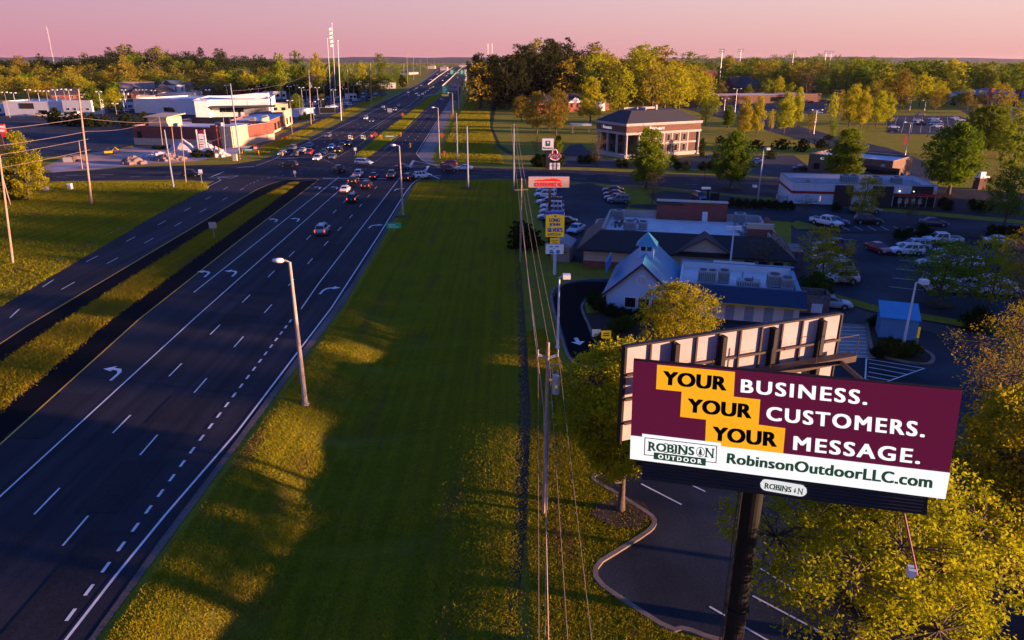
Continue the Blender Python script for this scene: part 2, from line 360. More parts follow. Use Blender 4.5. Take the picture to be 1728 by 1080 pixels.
flat('northbound_shoulder', [(-39.4, 0, W), (-40, 40, W), (0, 693), (185, 540), (432, 361), (505, 307), (537, 304), (400, 409), (234, 540), (0, 751), (-37, 30, W), (-36, 0, W)], .036, a_dark)
flat('ramp_shoulder', [(704, 262), (760, 170), (771, 170), (751, 212), (728, 268), (735, 278), (712, 272)], .036, a_conc)
flat('far_shoulder', [(655, 168), (712, 139), (742, 117), (738, 117), (706, 141), (649, 170)], .036, a_conc)
flat('gutter', [(-20.9, -30, W), (150, 1080), (268, 915), (403, 737), (596, 475), (660, 370), (690, 318), (700, 311), (696, 314), (682, 342), (650, 397), (580, 514), (403, 752), (163, 1078), (-20.2, -30, W)], .045, asphalt('gutter_concrete', (.11, .09, .085), .25, .35))
# parking and side roads on the right
flat('restaurant_lot', [(905, 315), (1000, 309), (1030, 322), (1062, 347), (1003, 388), (984, 445), (960, 440), (915, 380)], .012, a_lot)
lot = [(1090, 330), (1120, 322), (1230, 331), (1330, 342), (1728, 378), (150, 90, W), (120, -40, W), (14, -40, W), (1300, 1110)]
kerbR = [(1280, 1095), (1202, 1080), (1155, 1061), (1133, 1066), (1060, 1020), (1005, 982), (1005, 954), (1041, 932), (1092, 900), (1104, 888), (1104, 875), (1082, 860), (1041, 834), (1000, 811), (1003, 801), (1060, 786)]
kerbL = [(990, 663), (967, 660), (990, 630), (967, 613), (955, 597), (942, 550), (935, 530), (929, 500), (935, 487), (955, 477), (985, 472), (1035, 471)]
flat('parking_lot', lot + kerbR + [(1090, 720), (1075, 655)] + kerbL + [(1060, 476), (1335, 476), (1335, 420), (1335, 375), (1060, 350)], .014, a_lot)
flat('drive_lane', [(985, 475), (955, 480), (940, 490), (934, 502), (940, 530), (947, 550), (960, 595), (972, 613), (1040, 613), (1060, 582), (1030, 591), (1012, 586), (998, 572), (990, 548), (984, 535), (978, 518), (986, 502), (1018, 492), (1035, 476)], .022, a_dark)
kb = MB()
for path in (kerbR, kerbL): kb.ribbon(smooth_path([P2(q) for q in path], 1), .30, .015, h=.11)
kl = [(1020, 494), (995, 501), (984, 512), (981, 520), (986, 535), (993, 548), (1001, 570), (1014, 584), (1030, 588), (1052, 579)]
kb.ribbon(smooth_path([P2(q) for q in kl], 2), .28, .015, h=.13)
isl = [(1462, 548), (1470, 592), (1488, 604), (1560, 618), (1576, 610), (1572, 598), (1545, 586), (1550, 560)]
kb.ribbon(smooth_path([P2(q) for q in isl + isl[:1]], 2), .35, .015, h=.14)
kb.ribbon(smooth_path([P2(q) for q in [(832, 302), (860, 303), (1000, 309), (1200, 326), (1330, 336)]], 1), .4, .015, h=.13)
kb.ribbon(smooth_path([P2(q) for q in [(800, 282.5), (1000, 288.5), (1200, 296.5), (1450, 307)]], 1), .4, .015, h=.13)
structure(kb.build('kerb', M('worn_kerb', (.20, .155, .125), .9, .3, .8, coords='World')))
flat('planting_bed', kl + [(1200, 572), (1215, 530), (1024, 522)], .10, m_mulch)
flat('bed_lawn', [(1018, 498), (997, 503), (986, 514), (990, 530), (1022, 527)], .112, m_grass)
flat('shed_island', isl, .11, m_mulch)
flat('lot_verge', [(1393, 493), (1480, 517), (1600, 538), (1728, 560), (1728, 575), (1600, 548), (1470, 526), (1393, 503)], .10, m_grass)
flat('service_lane', [(1395, 505), (1470, 528), (1600, 550), (1728, 580), (1728, 620), (1570, 560), (1462, 545), (1440, 545), (1400, 540)], .02, a_old)
flat('crossing_pavement', [(1415, 545), (1462, 548), (1466, 592), (1476, 604), (1410, 602)], .024, a_conc)
for nm, pts in (('lot_island', [(1333, 378), (1345, 373), (1372, 380), (1385, 387), (1345, 388)]), ('lot_island', [(1500, 404), (1600, 405), (1728, 422), (1728, 432), (1640, 412), (1500, 411)]),
                ('lot_island', [(1400, 389), (1560, 391), (1660, 399), (1650, 402.5), (1500, 395), (1400, 393)])):
    flat(nm, pts, .10, m_mulch if pts[0][0] > 1340 else m_grass)
flat('street_verge', [(1000, 310), (1032, 322), (1066, 345), (1110, 345), (1095, 328), (1120, 321), (1230, 330), (1330, 337), (1230, 327), (1100, 314)], .03, m_grass)
flat('bank_lot', [(937, 282), (945, 262), (962, 245), (982, 243), (990, 252), (1010, 266), (1060, 272), (1100, 270), (1190, 262), (1240, 262), (1260, 275), (1240, 287), (1100, 283)], .012, a_lot)
flat('side_road', [(1060, 150), (1180, 172), (1240, 180), (1330, 208), (1420, 232), (1500, 250), (1560, 272), (1585, 306), (1500, 305), (1480, 280), (1440, 262), (1300, 222), (1200, 195), (1060, 160)], .014, a_lot)
flat('campus_lot', [(1497, 195), (1620, 196), (1660, 210), (1600, 228), (1497, 225)], .012, a_lot)
flat('campus_road', [(1350, 165), (1420, 170), (1400, 192), (1260, 190), (1200, 178), (1230, 170)], .013, a_lot)
flat('campus_path', [(1560, 160), (1600, 175), (1728, 182), (1728, 178), (1610, 171), (1570, 160)], .013, a_conc)
flat('blue_roof_lot', [(1620, 186), (1728, 184), (1728, 200), (1650, 203)], .012, a_lot)
flat('shop_lot', [(1210, 285), (1235, 262), (1340, 262), (1370, 285), (1510, 305), (1440, 307), (1300, 298)], .012, a_old)
# left of the highway
flat('retail_lot', [(-300, 250, W), (-300, 420, W), (0, 190), (140, 172), (400, 160), (560, 158), (640, 148), (655, 160), (560, 196), (500, 208), (440, 235), (395, 250), (225, 252), (225, 245), (150, 262), (0, 268)], .010, a_lot)
flat('building_site', [(90, 291), (70, 283), (120, 262), (225, 249), (330, 256), (330, 272), (250, 278), (180, 284)], .012, m_soil)
flat('site_apron', [(330, 272), (402, 258), (440, 250), (420, 246), (330, 255)], .016, m_gravel)
flat('site_gravel', [(85, 290), (125, 285), (260, 272), (330, 268), (300, 264), (200, 274), (90, 280)], .018, m_gravel)
flat('frontage_path', [(402, 258), (440, 248), (500, 222), (560, 197), (640, 162), (636, 160), (550, 196), (490, 219), (430, 245)], .016, a_old)
flat('driveway', [(-130, 140, W), (0, 340), (40, 335), (120, 317), (110, 312), (30, 328), (-130, 150, W)], .012, a_old)
# bare strip along the utility poles
flat('fence_strip', [(2.2, -30, W), (868, 1080), (890, 880), (897, 700), (888, 560), (880, 470), (873, 400), (868, 310), (862, 310), (866, 400), (870, 480), (874, 560), (874, 700), (866, 880), (846, 1080), (.3, -30, W)], .006, m_dirt)
flat('drainage_ditch', [(830, 176), (838, 177), (831, 215), (845, 245), (866, 257), (862, 262), (838, 249), (825, 215)], .008, asphalt('ditch_bottom', (.050, .055, .022), .2, .4, .03))
# mulch rings and bare spots
mu = MB()
for u, v, a, b in ((1050, 866, 2.0, 1.6), (155, 346, 2.2, 2.0), (790, 317, 2.0, 1.6), (680, 366, 1.6, 1.4), (293, 316, 2, 1.6), (1232, 318, 3.4, 1.8), (1583, 515, 2, 1.6), (1596, 328, 3, 2)):
    x, y = G(u, v); rr = random.Random(u)
    mu.flat([(x + a * cos(t * pi / 9) * rr.uniform(.8, 1.1), y + b * sin(t * pi / 9) * rr.uniform(.8, 1.1)) for t in range(18)], .118 if u > 1000 else .009 + gz(x, y) + .06)
structure(mu.build('mulch_ring', asphalt('bare_earth', (.085, .060, .042), .3, .5, .03)))
# far ridge on the horizon
rg = MB(); rr = random.Random(5); P = []
for i in range(61):
    x = -6500 + i * 220; P.append((x, 7600 + 500 * sin(i * .4), 28 + 13 + 8 * sin(i * .31) + 5 * sin(i * .9) + rr.uniform(-3, 3)))
rg.v = [(x, y - 900, -2) for x, y, z in P] + P + [(x, y + 1500, -2) for x, y, z in P]
for i in range(60):
    for k in (0, 61): rg.f.append([k + i, k + i + 1, k + i + 62, k + i + 61]); rg.m.append(0)
structure(rg.build('hills', M('wooded_ridge', (.05, .06, .05), .95, .3, .01, coords='World'), smooth=True))

# ---------------------------------------------------------------- road markings
mk = MB(); my = MB(); Z = .052
def ext(pts, y0=-30):
    """extend a traced line back under the camera"""
    (x1, y1), (x2, y2) = pts[0], pts[1]
    if len(pts) > 2: x2, y2 = pts[-1]
    k = (x2 - x1) / (y2 - y1); return [(x1 + k * (y0 - y1), y0)] + pts
def px(*p): return [G(*q) for q in p]
def dash(mbx, pts, ln, gap, wd, off=0., z=Z):
    seg = []; tot = 0
    for a, b in zip(pts[:-1], pts[1:]): L = math.hypot(b[0] - a[0], b[1] - a[1]); seg.append((tot, L, a, b)); tot += L
    def at(s):
        for t, L, a, b in seg:
            if s <= t + L or (t, L, a, b) == seg[-1]:
                q = (s - t) / L; return (a[0] + (b[0] - a[0]) * q, a[1] + (b[1] - a[1]) * q)
    s = off
    while s < tot - ln * .6:
        mbx.ribbon([at(max(s, 0)), at(min(s + ln, tot))], wd, z); s += ln + gap
edge = px((112, 1080), (195, 973), (279, 870), (400, 730), (532, 556), (560, 519), (640, 396), (684, 325), (695, 311))
mk.ribbon(ext(edge) + px((704, 304), (716, 300)), .17, Z)
dash(mk, px((112, 1049), (328, 756), (494, 537)), .9, 1.0, .20, 0)
mk.ribbon(px((508, 522), (537, 480), (675, 300)), .14, Z)
dash(mk, px((106, 922), (237, 768), (329, 662), (399, 582), (527, 437), (600, 357), (641, 309)), 3.05, 7.6, .14, 0)
dash(mk, px((58, 869), (191, 731), (288, 633), (351, 569), (435, 485), (519, 403), (572, 350), (600, 320)), 3.05, 7.75, .14, 0)
mk.ribbon(ext(px((0, 839), (326, 540), (400, 474), (572, 322), (588, 308))), .15, Z)
mk.ribbon(px((327, 494), (400, 436), (572, 299)), .15, Z)
my.ribbon(ext(px((0, 751), (234, 540), (400, 409), (532, 308), (538, 303), (530, 301), (500, 302))), .16, Z)
my.ribbon(ext(px((0, 581), (47, 550), (432, 321), (452, 312), (480, 304), (520, 301))), .16, Z)
mk.ribbon(ext(px((0, 497), (110, 432), (250, 362), (330, 325), (366, 308), (373, 304), (368, 301), (350, 300))), .16, Z)
dash(mk, px((104, 489), (174, 449), (245, 410), (291, 384), (330, 362), (365, 344), (425, 310)), 3.3, 9.1, .14, 0)
dash(mk, px((17, 537), (77, 480), (146, 442), (205, 412), (255, 386), (297, 364), (334, 344), (388, 314)), 3.3, 9.1, .14, 0)
dash(mk, px((415, 314), (440, 303), (470, 297), (520, 291)), .9, 1.5, .16)
mk.ribbon(px((545, 301), (652, 302)), .55, Z)                       # stop line northbound
mk.ribbon(px((460, 268), (545, 265)), .5, Z)
dash(mk, px((545, 262), (548, 270), (570, 281), (620, 286), (700, 288)), 1.0, 1.6, .15)
dash(mk, px((470, 290), (520, 286), (560, 288), (610, 292)), 1.0, 1.6, .15)
dash(mk, px((625, 278), (650, 262), (668, 250)), 1., 1.6, .15)
# north side of the junction
mk.ribbon(px((432, 280), (462, 269), (540, 231), (580, 212), (650, 178), (700, 150), (742, 120)), .17, Z)
mk.ribbon(px((545, 265), (575, 248), (640, 208), (690, 178), (722, 152)), .16, Z)
dash(mk, px((520, 255), (590, 217), (640, 194), (690, 165), (740, 130)), 3.3, 9., .15)
dash(mk, px((548, 250), (610, 215), (660, 190), (705, 163), (748, 128)), 3.3, 9., .15)
my.ribbon(px((570, 265), (612, 241), (640, 212), (660, 201), (700, 178), (740, 148)), .16, Z)
my.ribbon(px((648, 253), (685, 220), (735, 171), (755, 148)), .16, Z)
dash(mk, px((672, 251), (712, 205), (745, 165), (765, 138)), 3.3, 9., .15)
dash(mk, px((690, 250), (725, 205), (752, 165), (770, 138)), 3.3, 9., .15)
mk.ribbon(px((742, 283), (722, 275), (710, 268), (704, 262), (703, 258), (762, 166), (775, 142)), .17, Z)
# islands and stop bars at the side streets
for a in (((698, 272), (742, 280), (692, 280), (698, 272)), ((720, 281), (715, 289)), ((365, 299), (402, 297), (390, 301), (365, 299)), ((430, 281), (400, 283)), ((356, 299), (378, 290)), ((730, 297), (742, 302)), ((727, 297), (745, 297))):
    mk.ribbon(px(*a), .35, Z)
mk.ribbon(px((722, 280), (717, 289)), .9, Z); mk.ribbon(px((698, 271), (693, 279)), .8, Z)
for v, u0, u1 in ((296, 110, 330), (299.5, 95, 340)): dash(mk, px((u0, v), (u1, v - 2)), 3, 6, .14)
my.ribbon(px((88, 298), (250, 292), (330, 290)), .14, Z)
my.ribbon(px((760, 290), (832, 293), (920, 297)), .14, Z); dash(mk, px((760, 286), (940, 292), (1180, 303)), 3, 6, .14); dash(mk, px((790, 297), (960, 301), (1200, 313)), 3, 6, .14)
# sealed joints, patches and tyre darkened strips
jt = MB(); rj = random.Random(12)
for pts in (px((106, 922), (237, 768), (329, 662), (399, 582), (527, 437), (600, 357), (641, 309)), px((58, 869), (191, 731), (288, 633), (351, 569), (435, 485), (519, 403), (572, 350)), px((0, 839), (326, 540), (572, 322)), px((327, 494), (400, 436), (572, 299)), px((17, 537), (77, 480), (146, 442), (205, 412), (297, 364), (388, 314)), px((104, 489), (245, 410), (365, 344), (425, 310))):
    q = [(a + .22, b) for a, b in pts]; jt.ribbon(q, .07, Z - .008)
for i in range(26):
    u, v = rj.uniform(60, 560), rj.uniform(320, 1000)
    x, y = G(u, v)
    if x < float(edge_x(y)) - 1.5 and x > -36 + (-.04 * y):
        q = [(x, y)]
        for k in range(7): q.append((q[-1][0] + rj.uniform(-.5, .5) - .05, q[-1][1] + rj.uniform(.6, 1.6)))
        jt.ribbon(q, .045, Z - .007)
structure(jt.build('crack_sealant', M('crack_sealant', (.012, .011, .013), .7, .2, coords='World')))
pt = MB()
for u, v, a, b in ((120, 990, 1.5, 5), (210, 820, 1.7, 3.2), (420, 520, 1.6, 6), (90, 700, 1.6, 4), (560, 425, 1.7, 5), (150, 470, 1.7, 6), (300, 690, 1.5, 2.5)):
    x, y = G(u, v); pt.flat([(x - a, y - b), (x + a, y - b), (x + a - .04 * b, y + b), (x - a - .04 * b, y + b)], Z - .010)
structure(pt.build('road_patch', asphalt('patch_asphalt', (.025, .024, .029), .2, .3, .1)))
# turn arrows
def arrow(u, v, kind, L=3.4):
    x, y = G(u, v); s = -1 if kind == 'left' else 1
    def q(a, b): return (x + a * s, y + b)
    mk.flat([q(-.75, -1.7 * L / 3.4), q(-.45, -1.7 * L / 3.4), q(-.4, -.2), q(-.1, .5), q(.55, .75), q(.55, 1.15), q(-.25, .95), q(-.65, .2)], Z)
    mk.flat([q(.5, .35), q(1.5, .95), q(.5, 1.6)], Z + .001)
for u, v, k in ((192, 630, 'left'), (346, 462, 'left'), (392, 461, 'left'), (463, 372, 'left'), (500, 371, 'left'), (537, 317, 'left'), (566, 317, 'left'), (553, 490, 'right'), (631, 382, 'right'), (672, 320, 'right'), (520, 236, 'left'), (578, 241, 'left')): arrow(u, v, k)
structure(mk.build('road_marking', m_line)); structure(my.build('yellow_road_line', m_yel))
# parking bay lines
pk = MB()
for a in (((1082, 817), (1150, 852)), ((1165, 818), (1190, 830)), ((1283, 960), (1400, 1030)), ((1270, 1006), (1400, 1075)), ((1320, 930), (1450, 1000)), ((1197, 1024), (1300, 1084)), ((1395, 900), (1450, 930)), ((1470, 873), (1525, 900)),
          ((1410, 602), (1478, 604)), ((1462, 605), (1460, 640)), ((1460, 640), (1492, 646)), ((1492, 646), (1560, 622)), ((1462, 606), (1560, 622)), ((1466, 613), (1548, 627)), ((1466, 620), (1530, 632)), ((1465, 628), (1515, 637)), ((1463, 635), (1500, 642))):
    pk.ribbon(px(*a), .13, .03)
for k in range(9): pk.ribbon(px((1416, 552 + k * 6), (1462, 553 + k * 6)), .12, .03)
for k in range(6): pk.ribbon(px((1420 + k * 22, 382), (1434 + k * 22, 389)), .11, .02)
for k in range(5): pk.ribbon(px((1393 + 2 * k, 445 - 14 * k), (1435 + 2 * k, 447 - 14 * k)), .11, .02)
for k in range(5): pk.ribbon(px((1500 + 6 * k, 484 - 15 * k), (1560 + 6 * k, 490 - 15 * k)), .11, .02)
for k in range(8): pk.ribbon(px((1515 + k * 14, 197), (1505 + k * 16, 224)), .12, .02)
structure(pk.build('parking_lines', m_line))
dl = MB(); x, y = G(974, 576)
dl.flat([(x - .3, y + .9), (x + .1, y + 1.0), (x + .3, y - .1), (x + .8, y - .0), (x + .2, y - 1.1), (x - .7, y - .3), (x - .15, y - .2)], .03)
structure(dl.build('lane_arrow', m_line))
# real blades on the near verge and lawn
def blades(n, poly_fn, seed, hgt, wk=1.):
    rg_ = np.random.default_rng(seed); pts = poly_fn(rg_, n); n = len(pts)
    gzz = np.array([gz(*q) for q in pts], np.float32)
    ang = rg_.uniform(0, 2 * pi, n); h = (rg_.uniform(.5, 1.2, n) + rg_.exponential(.28, n)) * hgt; wd = rg_.uniform(.02, .05, n) * 1.2 * wk; lean = rg_.normal(0, .095 * wk, (n, 2))
    dx, dy = np.cos(ang) * wd, np.sin(ang) * wd
    v = np.zeros((n, 3, 3), np.float32)
    v[:, 0, 0] = pts[:, 0] - dx; v[:, 0, 1] = pts[:, 1] - dy; v[:, 1, 0] = pts[:, 0] + dx; v[:, 1, 1] = pts[:, 1] + dy
    v[:, 2, 0] = pts[:, 0] + lean[:, 0]; v[:, 2, 1] = pts[:, 1] + lean[:, 1]; v[:, 2, 2] = h; v[:, :2, 2] = .004; v[:, :, 2] += gzz[:, None]
    return v.reshape(-1, 3)
def np_mesh(name, co, k, mat):
    n = len(co) // k; me = bpy.data.meshes.new(name); me.vertices.add(len(co)); me.vertices.foreach_set('co', co.astype(np.float32).ravel())
    me.loops.add(n * k); me.loops.foreach_set('vertex_index', np.arange(n * k, dtype=np.int32)); me.polygons.add(n)
    me.polygons.foreach_set('loop_start', np.arange(0, n * k, k, dtype=np.int32)); me.polygons.foreach_set('loop_total', np.full(n, k, np.int32))
    me.materials.append(mat); me.update(calc_edges=True); return me
def lawn_pts(rg_, n):
    y = 24 + (rg_.uniform(0, 1, n) ** 1.5) * 152; x = rg_.uniform(-23, 7, n); k = (x > edge_x(y)) & (x < -.2 + .012 * y + rg_.normal(0, .5, n))
    return np.stack([x[k], y[k]], 1)
gm = leafmat('grass_blade', (.44, .33, .017), .45, 0, (.36, .32, .02), True)
g_o = bpy.data.objects.new('grass', np_mesh('grass', blades(900000, lawn_pts, 3, .085), 3, gm)); C.objects.link(g_o); g_o['kind'] = 'stuff'
tag(g_o, 'mown green and yellow grass between the highway edge and the utility poles', 'grass')

_rv = [G(*q) for q in ((868, 1080), (890, 880), (897, 700), (888, 560), (918, 555), (942, 600), (962, 664), (1040, 700), (1040, 775), (995, 808), (1039, 835), (1080, 861), (1100, 880), (1040, 930), (1002, 953), (1002, 984), (1130, 1068), (1215, 1086))]
def in_poly(px_, seed_jit=.25):
    P_ = [P2(q) for q in px_]; xs_ = [p[0] for p in P_]; ys_ = [p[1] for p in P_]
    def fn(rg_, n):
        x = rg_.uniform(min(xs_), max(xs_), n); y = rg_.uniform(min(ys_), max(ys_), n); c = np.zeros(n, bool)
        for (x1, y1), (x2, y2) in zip(P_, P_[1:] + P_[:1]):
            c ^= ((y1 > y) != (y2 > y)) & (x < (x2 - x1) * (y - y1) / (y2 - y1 + 1e-9) + x1)
        return np.stack([x[c] + rg_.normal(0, seed_jit, c.sum()), y[c]], 1)
    return fn
def verge_pts(rg_, n):
    x = rg_.uniform(1, 12, n); y = rg_.uniform(25, 76, n); c = np.zeros(n, bool)
    for (x1, y1), (x2, y2) in zip(_rv, _rv[1:] + _rv[:1]):
        c ^= ((y1 > y) != (y2 > y)) & (x < (x2 - x1) * (y - y1) / (y2 - y1 + 1e-9) + x1)
    return np.stack([x[c], y[c]], 1)
g_o = bpy.data.objects.new('grass', np_mesh('grass', blades(420000, verge_pts, 4, .09), 3, gm)); C.objects.link(g_o); g_o['kind'] = 'stuff'
tag(g_o, 'rough olive grass between the utility poles and the kerb of the car park', 'grass')

for n_, sd, hh, wk, pp, lb in ((620000, 5, .16, 2.2, [(-130, 100, W), (-82, 70, W), (-76, 60, W), (0, 516), (250, 369), (350, 318), (345, 308), (100, 308), (-10, 320)], 'sunlit sloping lawn left of the southbound road'),
                           (520000, 6, .11, 1.5, [(-50, 20, W), (0, 614), (111, 540), (432, 337), (495, 307), (505, 307), (432, 361), (185, 540), (0, 693), (-41, 20, W)], 'narrow grass of the near highway median'),
                           (260000, 7, .20, 3., [(740, 272), (765, 212), (790, 165), (800, 165), (824, 185), (826, 215), (838, 250), (850, 278)], 'grass bank between the northbound road and the ditch'),
                           (160000, 8, .2, 3., [(600, 264), (648, 222), (697, 186), (735, 157), (748, 158), (722, 178), (674, 227), (620, 266)], 'grass of the far median beyond the junction'),
                           (240000, 9, .2, 3., [(440, 262), (472, 250), (560, 204), (645, 166), (640, 160), (560, 196), (500, 223), (440, 249)], 'grass verge left of the far southbound road')):
    g_o = bpy.data.objects.new('grass', np_mesh('grass', blades(n_, in_poly(pp), sd, hh, wk), 3, gm)); C.objects.link(g_o); g_o['kind'] = 'stuff'; tag(g_o, lb, 'grass')
# ---------------------------------------------------------------- trees
def leaf_quads(cen, size, rg_, flat_=0.):
    n = len(cen); a = rg_.normal(0, 1, (n, 3)); a /= np.linalg.norm(a, axis=1)[:, None]; a[:, 2] *= 1 - flat_
    b = np.cross(a, rg_.normal(0, 1, (n, 3))); b /= np.linalg.norm(b, axis=1)[:, None]
    s = (size * rg_.uniform(.6, 1.3, n))[:, None]; v = np.empty((n, 4, 3))
    v[:, 0] = cen + a * s; v[:, 1] = cen + b * s * .55; v[:, 2] = cen - a * s * .9; v[:, 3] = cen - b * s * .55
    return v.reshape(-1, 3)
SHAPES = {   # crown radius (0..1) by height in the crown (0..1)
    'round': lambda t: math.sqrt(max(0, 1 - (2 * t - .95) ** 2 * .98)),
    'pear': lambda t: (.35 + 1.6 * t) if t < .35 else max(.0, .93 - 1.25 * (t - .35) ** 1.25) ,
    'vase': lambda t: .35 + .65 * math.sin(min(1, t * 1.25) * pi / 2) if t < .8 else max(.1, 1 - (t - .8) * 3.2),
    'column': lambda t: .55 + .45 * math.sin(pi * min(1, t + .1)) if t < .8 else max(.05, .75 - (t - .8) * 3.4),
    'cone': lambda t: max(.04, 1 - t) ** .85,
    'flat': lambda t: math.sin(pi * min(1, .18 + t * .8)) ** .7,
}
def tree_proto(kind, h, wdt, shape, base, lobes, clumps, leaves, lsize, cr, leaf, seed, tr=.22, bark=None, limb=1., names=('trunk', 'crown')):
    """tapered trunk with limbs, and leaf sized faces in clumps through a lobed crown"""
    rn = random.Random(seed); rg_ = np.random.default_rng(seed); sh = SHAPES[shape]
    tb = MB(); hc = h - base; n = 7
    tp = [(rn.uniform(-.1, .1) * i * .3, rn.uniform(-.1, .1) * i * .3, h * .82 * i / n) for i in range(n + 1)]
    tb.tube(tp, [tr * (1.35 if i == 0 else 1) * (1 - .8 * i / n) for i in range(n + 1)], 7)
    def trunk_at(z):
        f = max(0, min(n - .001, z / (h * .82) * n)); i = int(f); q = f - i
        return tuple(tp[i][k] + (tp[i + 1][k] - tp[i][k]) * q for k in range(3))
    lob = []
    for i in range(lobes):
        t = (i + rn.uniform(.1, .9)) / lobes; a = i * 2.4 + rn.uniform(-.5, .5); r = wdt / 2 * sh(t) * rn.uniform(.45, .72)
        c = (r * cos(a), r * sin(a), base + hc * t); lob.append((c, wdt / 2 * (.30 + .30 * sh(t)) * rn.uniform(.75, 1.15)))
    lob.append(((0, 0, base + hc * .5), wdt * .3))
    cen = []
    for c, r in lob:
        p0 = trunk_at(max(base * .75, c[2] - (abs(c[0]) + abs(c[1])) * .8 - .4)); mid = tuple((p0[k] + c[k]) / 2 for k in range(3)); mid = (mid[0], mid[1], mid[2] - .06 * h * rn.random())
        d = math.dist(p0, c); r0 = tr * .42 * limb
        if d > .3: tb.tube([p0, mid, c], [r0, r0 * .65, r0 * .3], 5, cap=False)
        k = max(2, int(clumps / len(lob) * (r / (wdt * .25)) ** 1.5))
        for _ in range(k):
            u = rg_.normal(0, 1, 3); u /= np.linalg.norm(u); q = np.array(c) + u * r * rg_.uniform(.35, 1) ** .6 * np.array([1, 1, .85])
            t = (q[2] - base) / hc
            if t < 0 or t > 1.02: q[2] = base + hc * min(max(t, .02), 1); t = (q[2] - base) / hc
            lim = wdt / 2 * (sh(min(1, t)) * .95 + .1) * rn.uniform(.85, 1.08); rr_ = math.hypot(q[0], q[1])
            if rr_ > lim: q[0] *= lim / rr_; q[1] *= lim / rr_
            cen.append(q)
            if limb > .4 and rn.random() < .6: tb.tube([c, tuple((np.array(c) + q) / 2 + rg_.normal(0, .1, 3)), tuple(q)], [r0 * .28, r0 * .18, r0 * .08], 3, cap=False)
    cen = np.array(cen); rep = np.repeat(cen, leaves, axis=0)
    crs = np.repeat(rg_.uniform(.6, 1.3, len(cen)) * cr, leaves)[:, None]
    pts = rep + rg_.normal(0, .55, rep.shape) * crs * np.array([1, 1, .75])
    co = leaf_quads(pts, lsize, rg_)
    me = np_mesh(names[1], co, 4, leaf)
    def make():
        root = bpy.data.objects.new(kind, None); C.objects.link(root)
        tb.build(names[0], bark or m_bark, root, smooth=True)
        o = bpy.data.objects.new(names[1], me); C.objects.link(o); o.parent = root
        return root
    p = Proto(make); p.h = h; p.w = wdt; return p
L_y = leafmat('yellow_spring_leaf', (.48, .42, .016), .5, .14, (.30, .29, .014))
L_g = leafmat('green_spring_leaf', (.23, .28, .015), .42, .2, (.13, .17, .013))
L_o = leafmat('ochre_bud_leaf', (.36, .28, .024), .42, .2, (.22, .18, .02))
L_b = leafmat('bare_bud', (.17, .105, .055), .2, .2, (.11, .075, .04))
L_d = leafmat('dark_leaf', (.038, .050, .010), .25, .25, (.022, .032, .008))
L_p = leafmat('pine_needle', (.060, .062, .014), .2, .3, (.030, .036, .011))
NEAR = tree_proto('broadleaf_tree', 11, 10.5, 'flat', 2.2, 20, 760, 54, .095, .46, L_y, 11, .30, limb=1.25)
NEAR2 = tree_proto('broadleaf_tree', 11, 7.5, 'vase', 3.0, 14, 620, 56, .11, .5, L_y, 12, .22, limb=1.2)
SPARSE = tree_proto('broadleaf_tree', 12, 8.5, 'vase', 2.6, 16, 520, 15, .09, .5, L_o, 13, .2, limb=1.2)
BUSHY = tree_proto('broadleaf_tree', 7, 9, 'round', .8, 14, 460, 40, .11, .48, L_y, 14, .16)
SPREAD = tree_proto('broadleaf_tree', 8.5, 9.5, 'flat', 2.4, 12, 260, 22, .15, .55, L_g, 15, .22)
MIDG = tree_proto('broadleaf_tree', 11, 8.6, 'pear', 1.8, 14, 280, 40, .22, .75, L_g, 16, .26)
MIDR = tree_proto('broadleaf_tree', 11, 9, 'round', 2.0, 14, 270, 38, .23, .8, L_g, 17, .26)
MIDY = tree_proto('broadleaf_tree', 12, 7, 'column', 2.2, 12, 190, 28, .24, .75, L_y, 18, .2)
MIDO = tree_proto('broadleaf_tree', 12, 9, 'round', 2.4, 12, 190, 26, .24, .85, L_o, 19, .22)
BARE = tree_proto('budding_tree', 5, 4.5, 'vase', .9, 10, 150, 7, .09, .45, L_b, 20, .1)
SMALL = tree_proto('small_tree', 5.5, 4.6, 'vase', 1.0, 10, 190, 16, .11, .42, L_y, 21, .1)
FARY = [tree_proto('broadleaf_tree', 16, 12, s, 3, 11, 95, 16, .46, 1.2, L_y, 30 + i, .35, limb=.4) for i, s in enumerate(('round', 'pear', 'round'))]
FARG = [tree_proto('broadleaf_tree', 16, 12, s, 3, 11, 100, 17, .46, 1.2, L_g, 40 + i, .35, limb=.4) for i, s in enumerate(('round', 'vase', 'pear'))]
FARO = [tree_proto('broadleaf_tree', 16, 11, s, 3, 10, 85, 15, .44, 1.2, L_o, 50 + i, .35, limb=.4) for i, s in enumerate(('round', 'column'))]
FARB = [tree_proto('budding_tree', 16, 11, 'vase', 3, 12, 90, 12, .30, 1.1, L_b, 56, .3, limb=.5)]
PINE = [tree_proto('pine_tree', 24, 9, s, b_, 14, 120, 16, .42, 1.05, L_p, 60 + i, .32, limb=.4) for i, (s, b_) in enumerate((('column', 8), ('round', 12), ('column', 5)))]
DARK = [tree_proto('evergreen_tree', 12, 9, 'round', .6, 12, 120, 18, .40, 1.0, L_d, 66, .25, limb=.4)]
def shrub_proto(h, wdt, leaf, seed, n=60, lv=24, ls=.09, shape='round'):
    return tree_proto('shrub', h, wdt, shape, .06, 6, n, lv, ls, .24, leaf, seed, .05, names=('stem', 'foliage'))
SHRUB = shrub_proto(1.3, 1.5, m_shrub, 70); SHRUBB = shrub_proto(1.7, 2.4, leafmat('boxwood_leaf', (.085, .105, .012), .25), 71, 90, 26)
HEDGE = shrub_proto(3.2, 6.5, L_d, 72, 120, 22, .22); REDS = shrub_proto(2.6, 3, L_b, 73, 60, 14, .10, 'vase')
rt = random.Random(77)
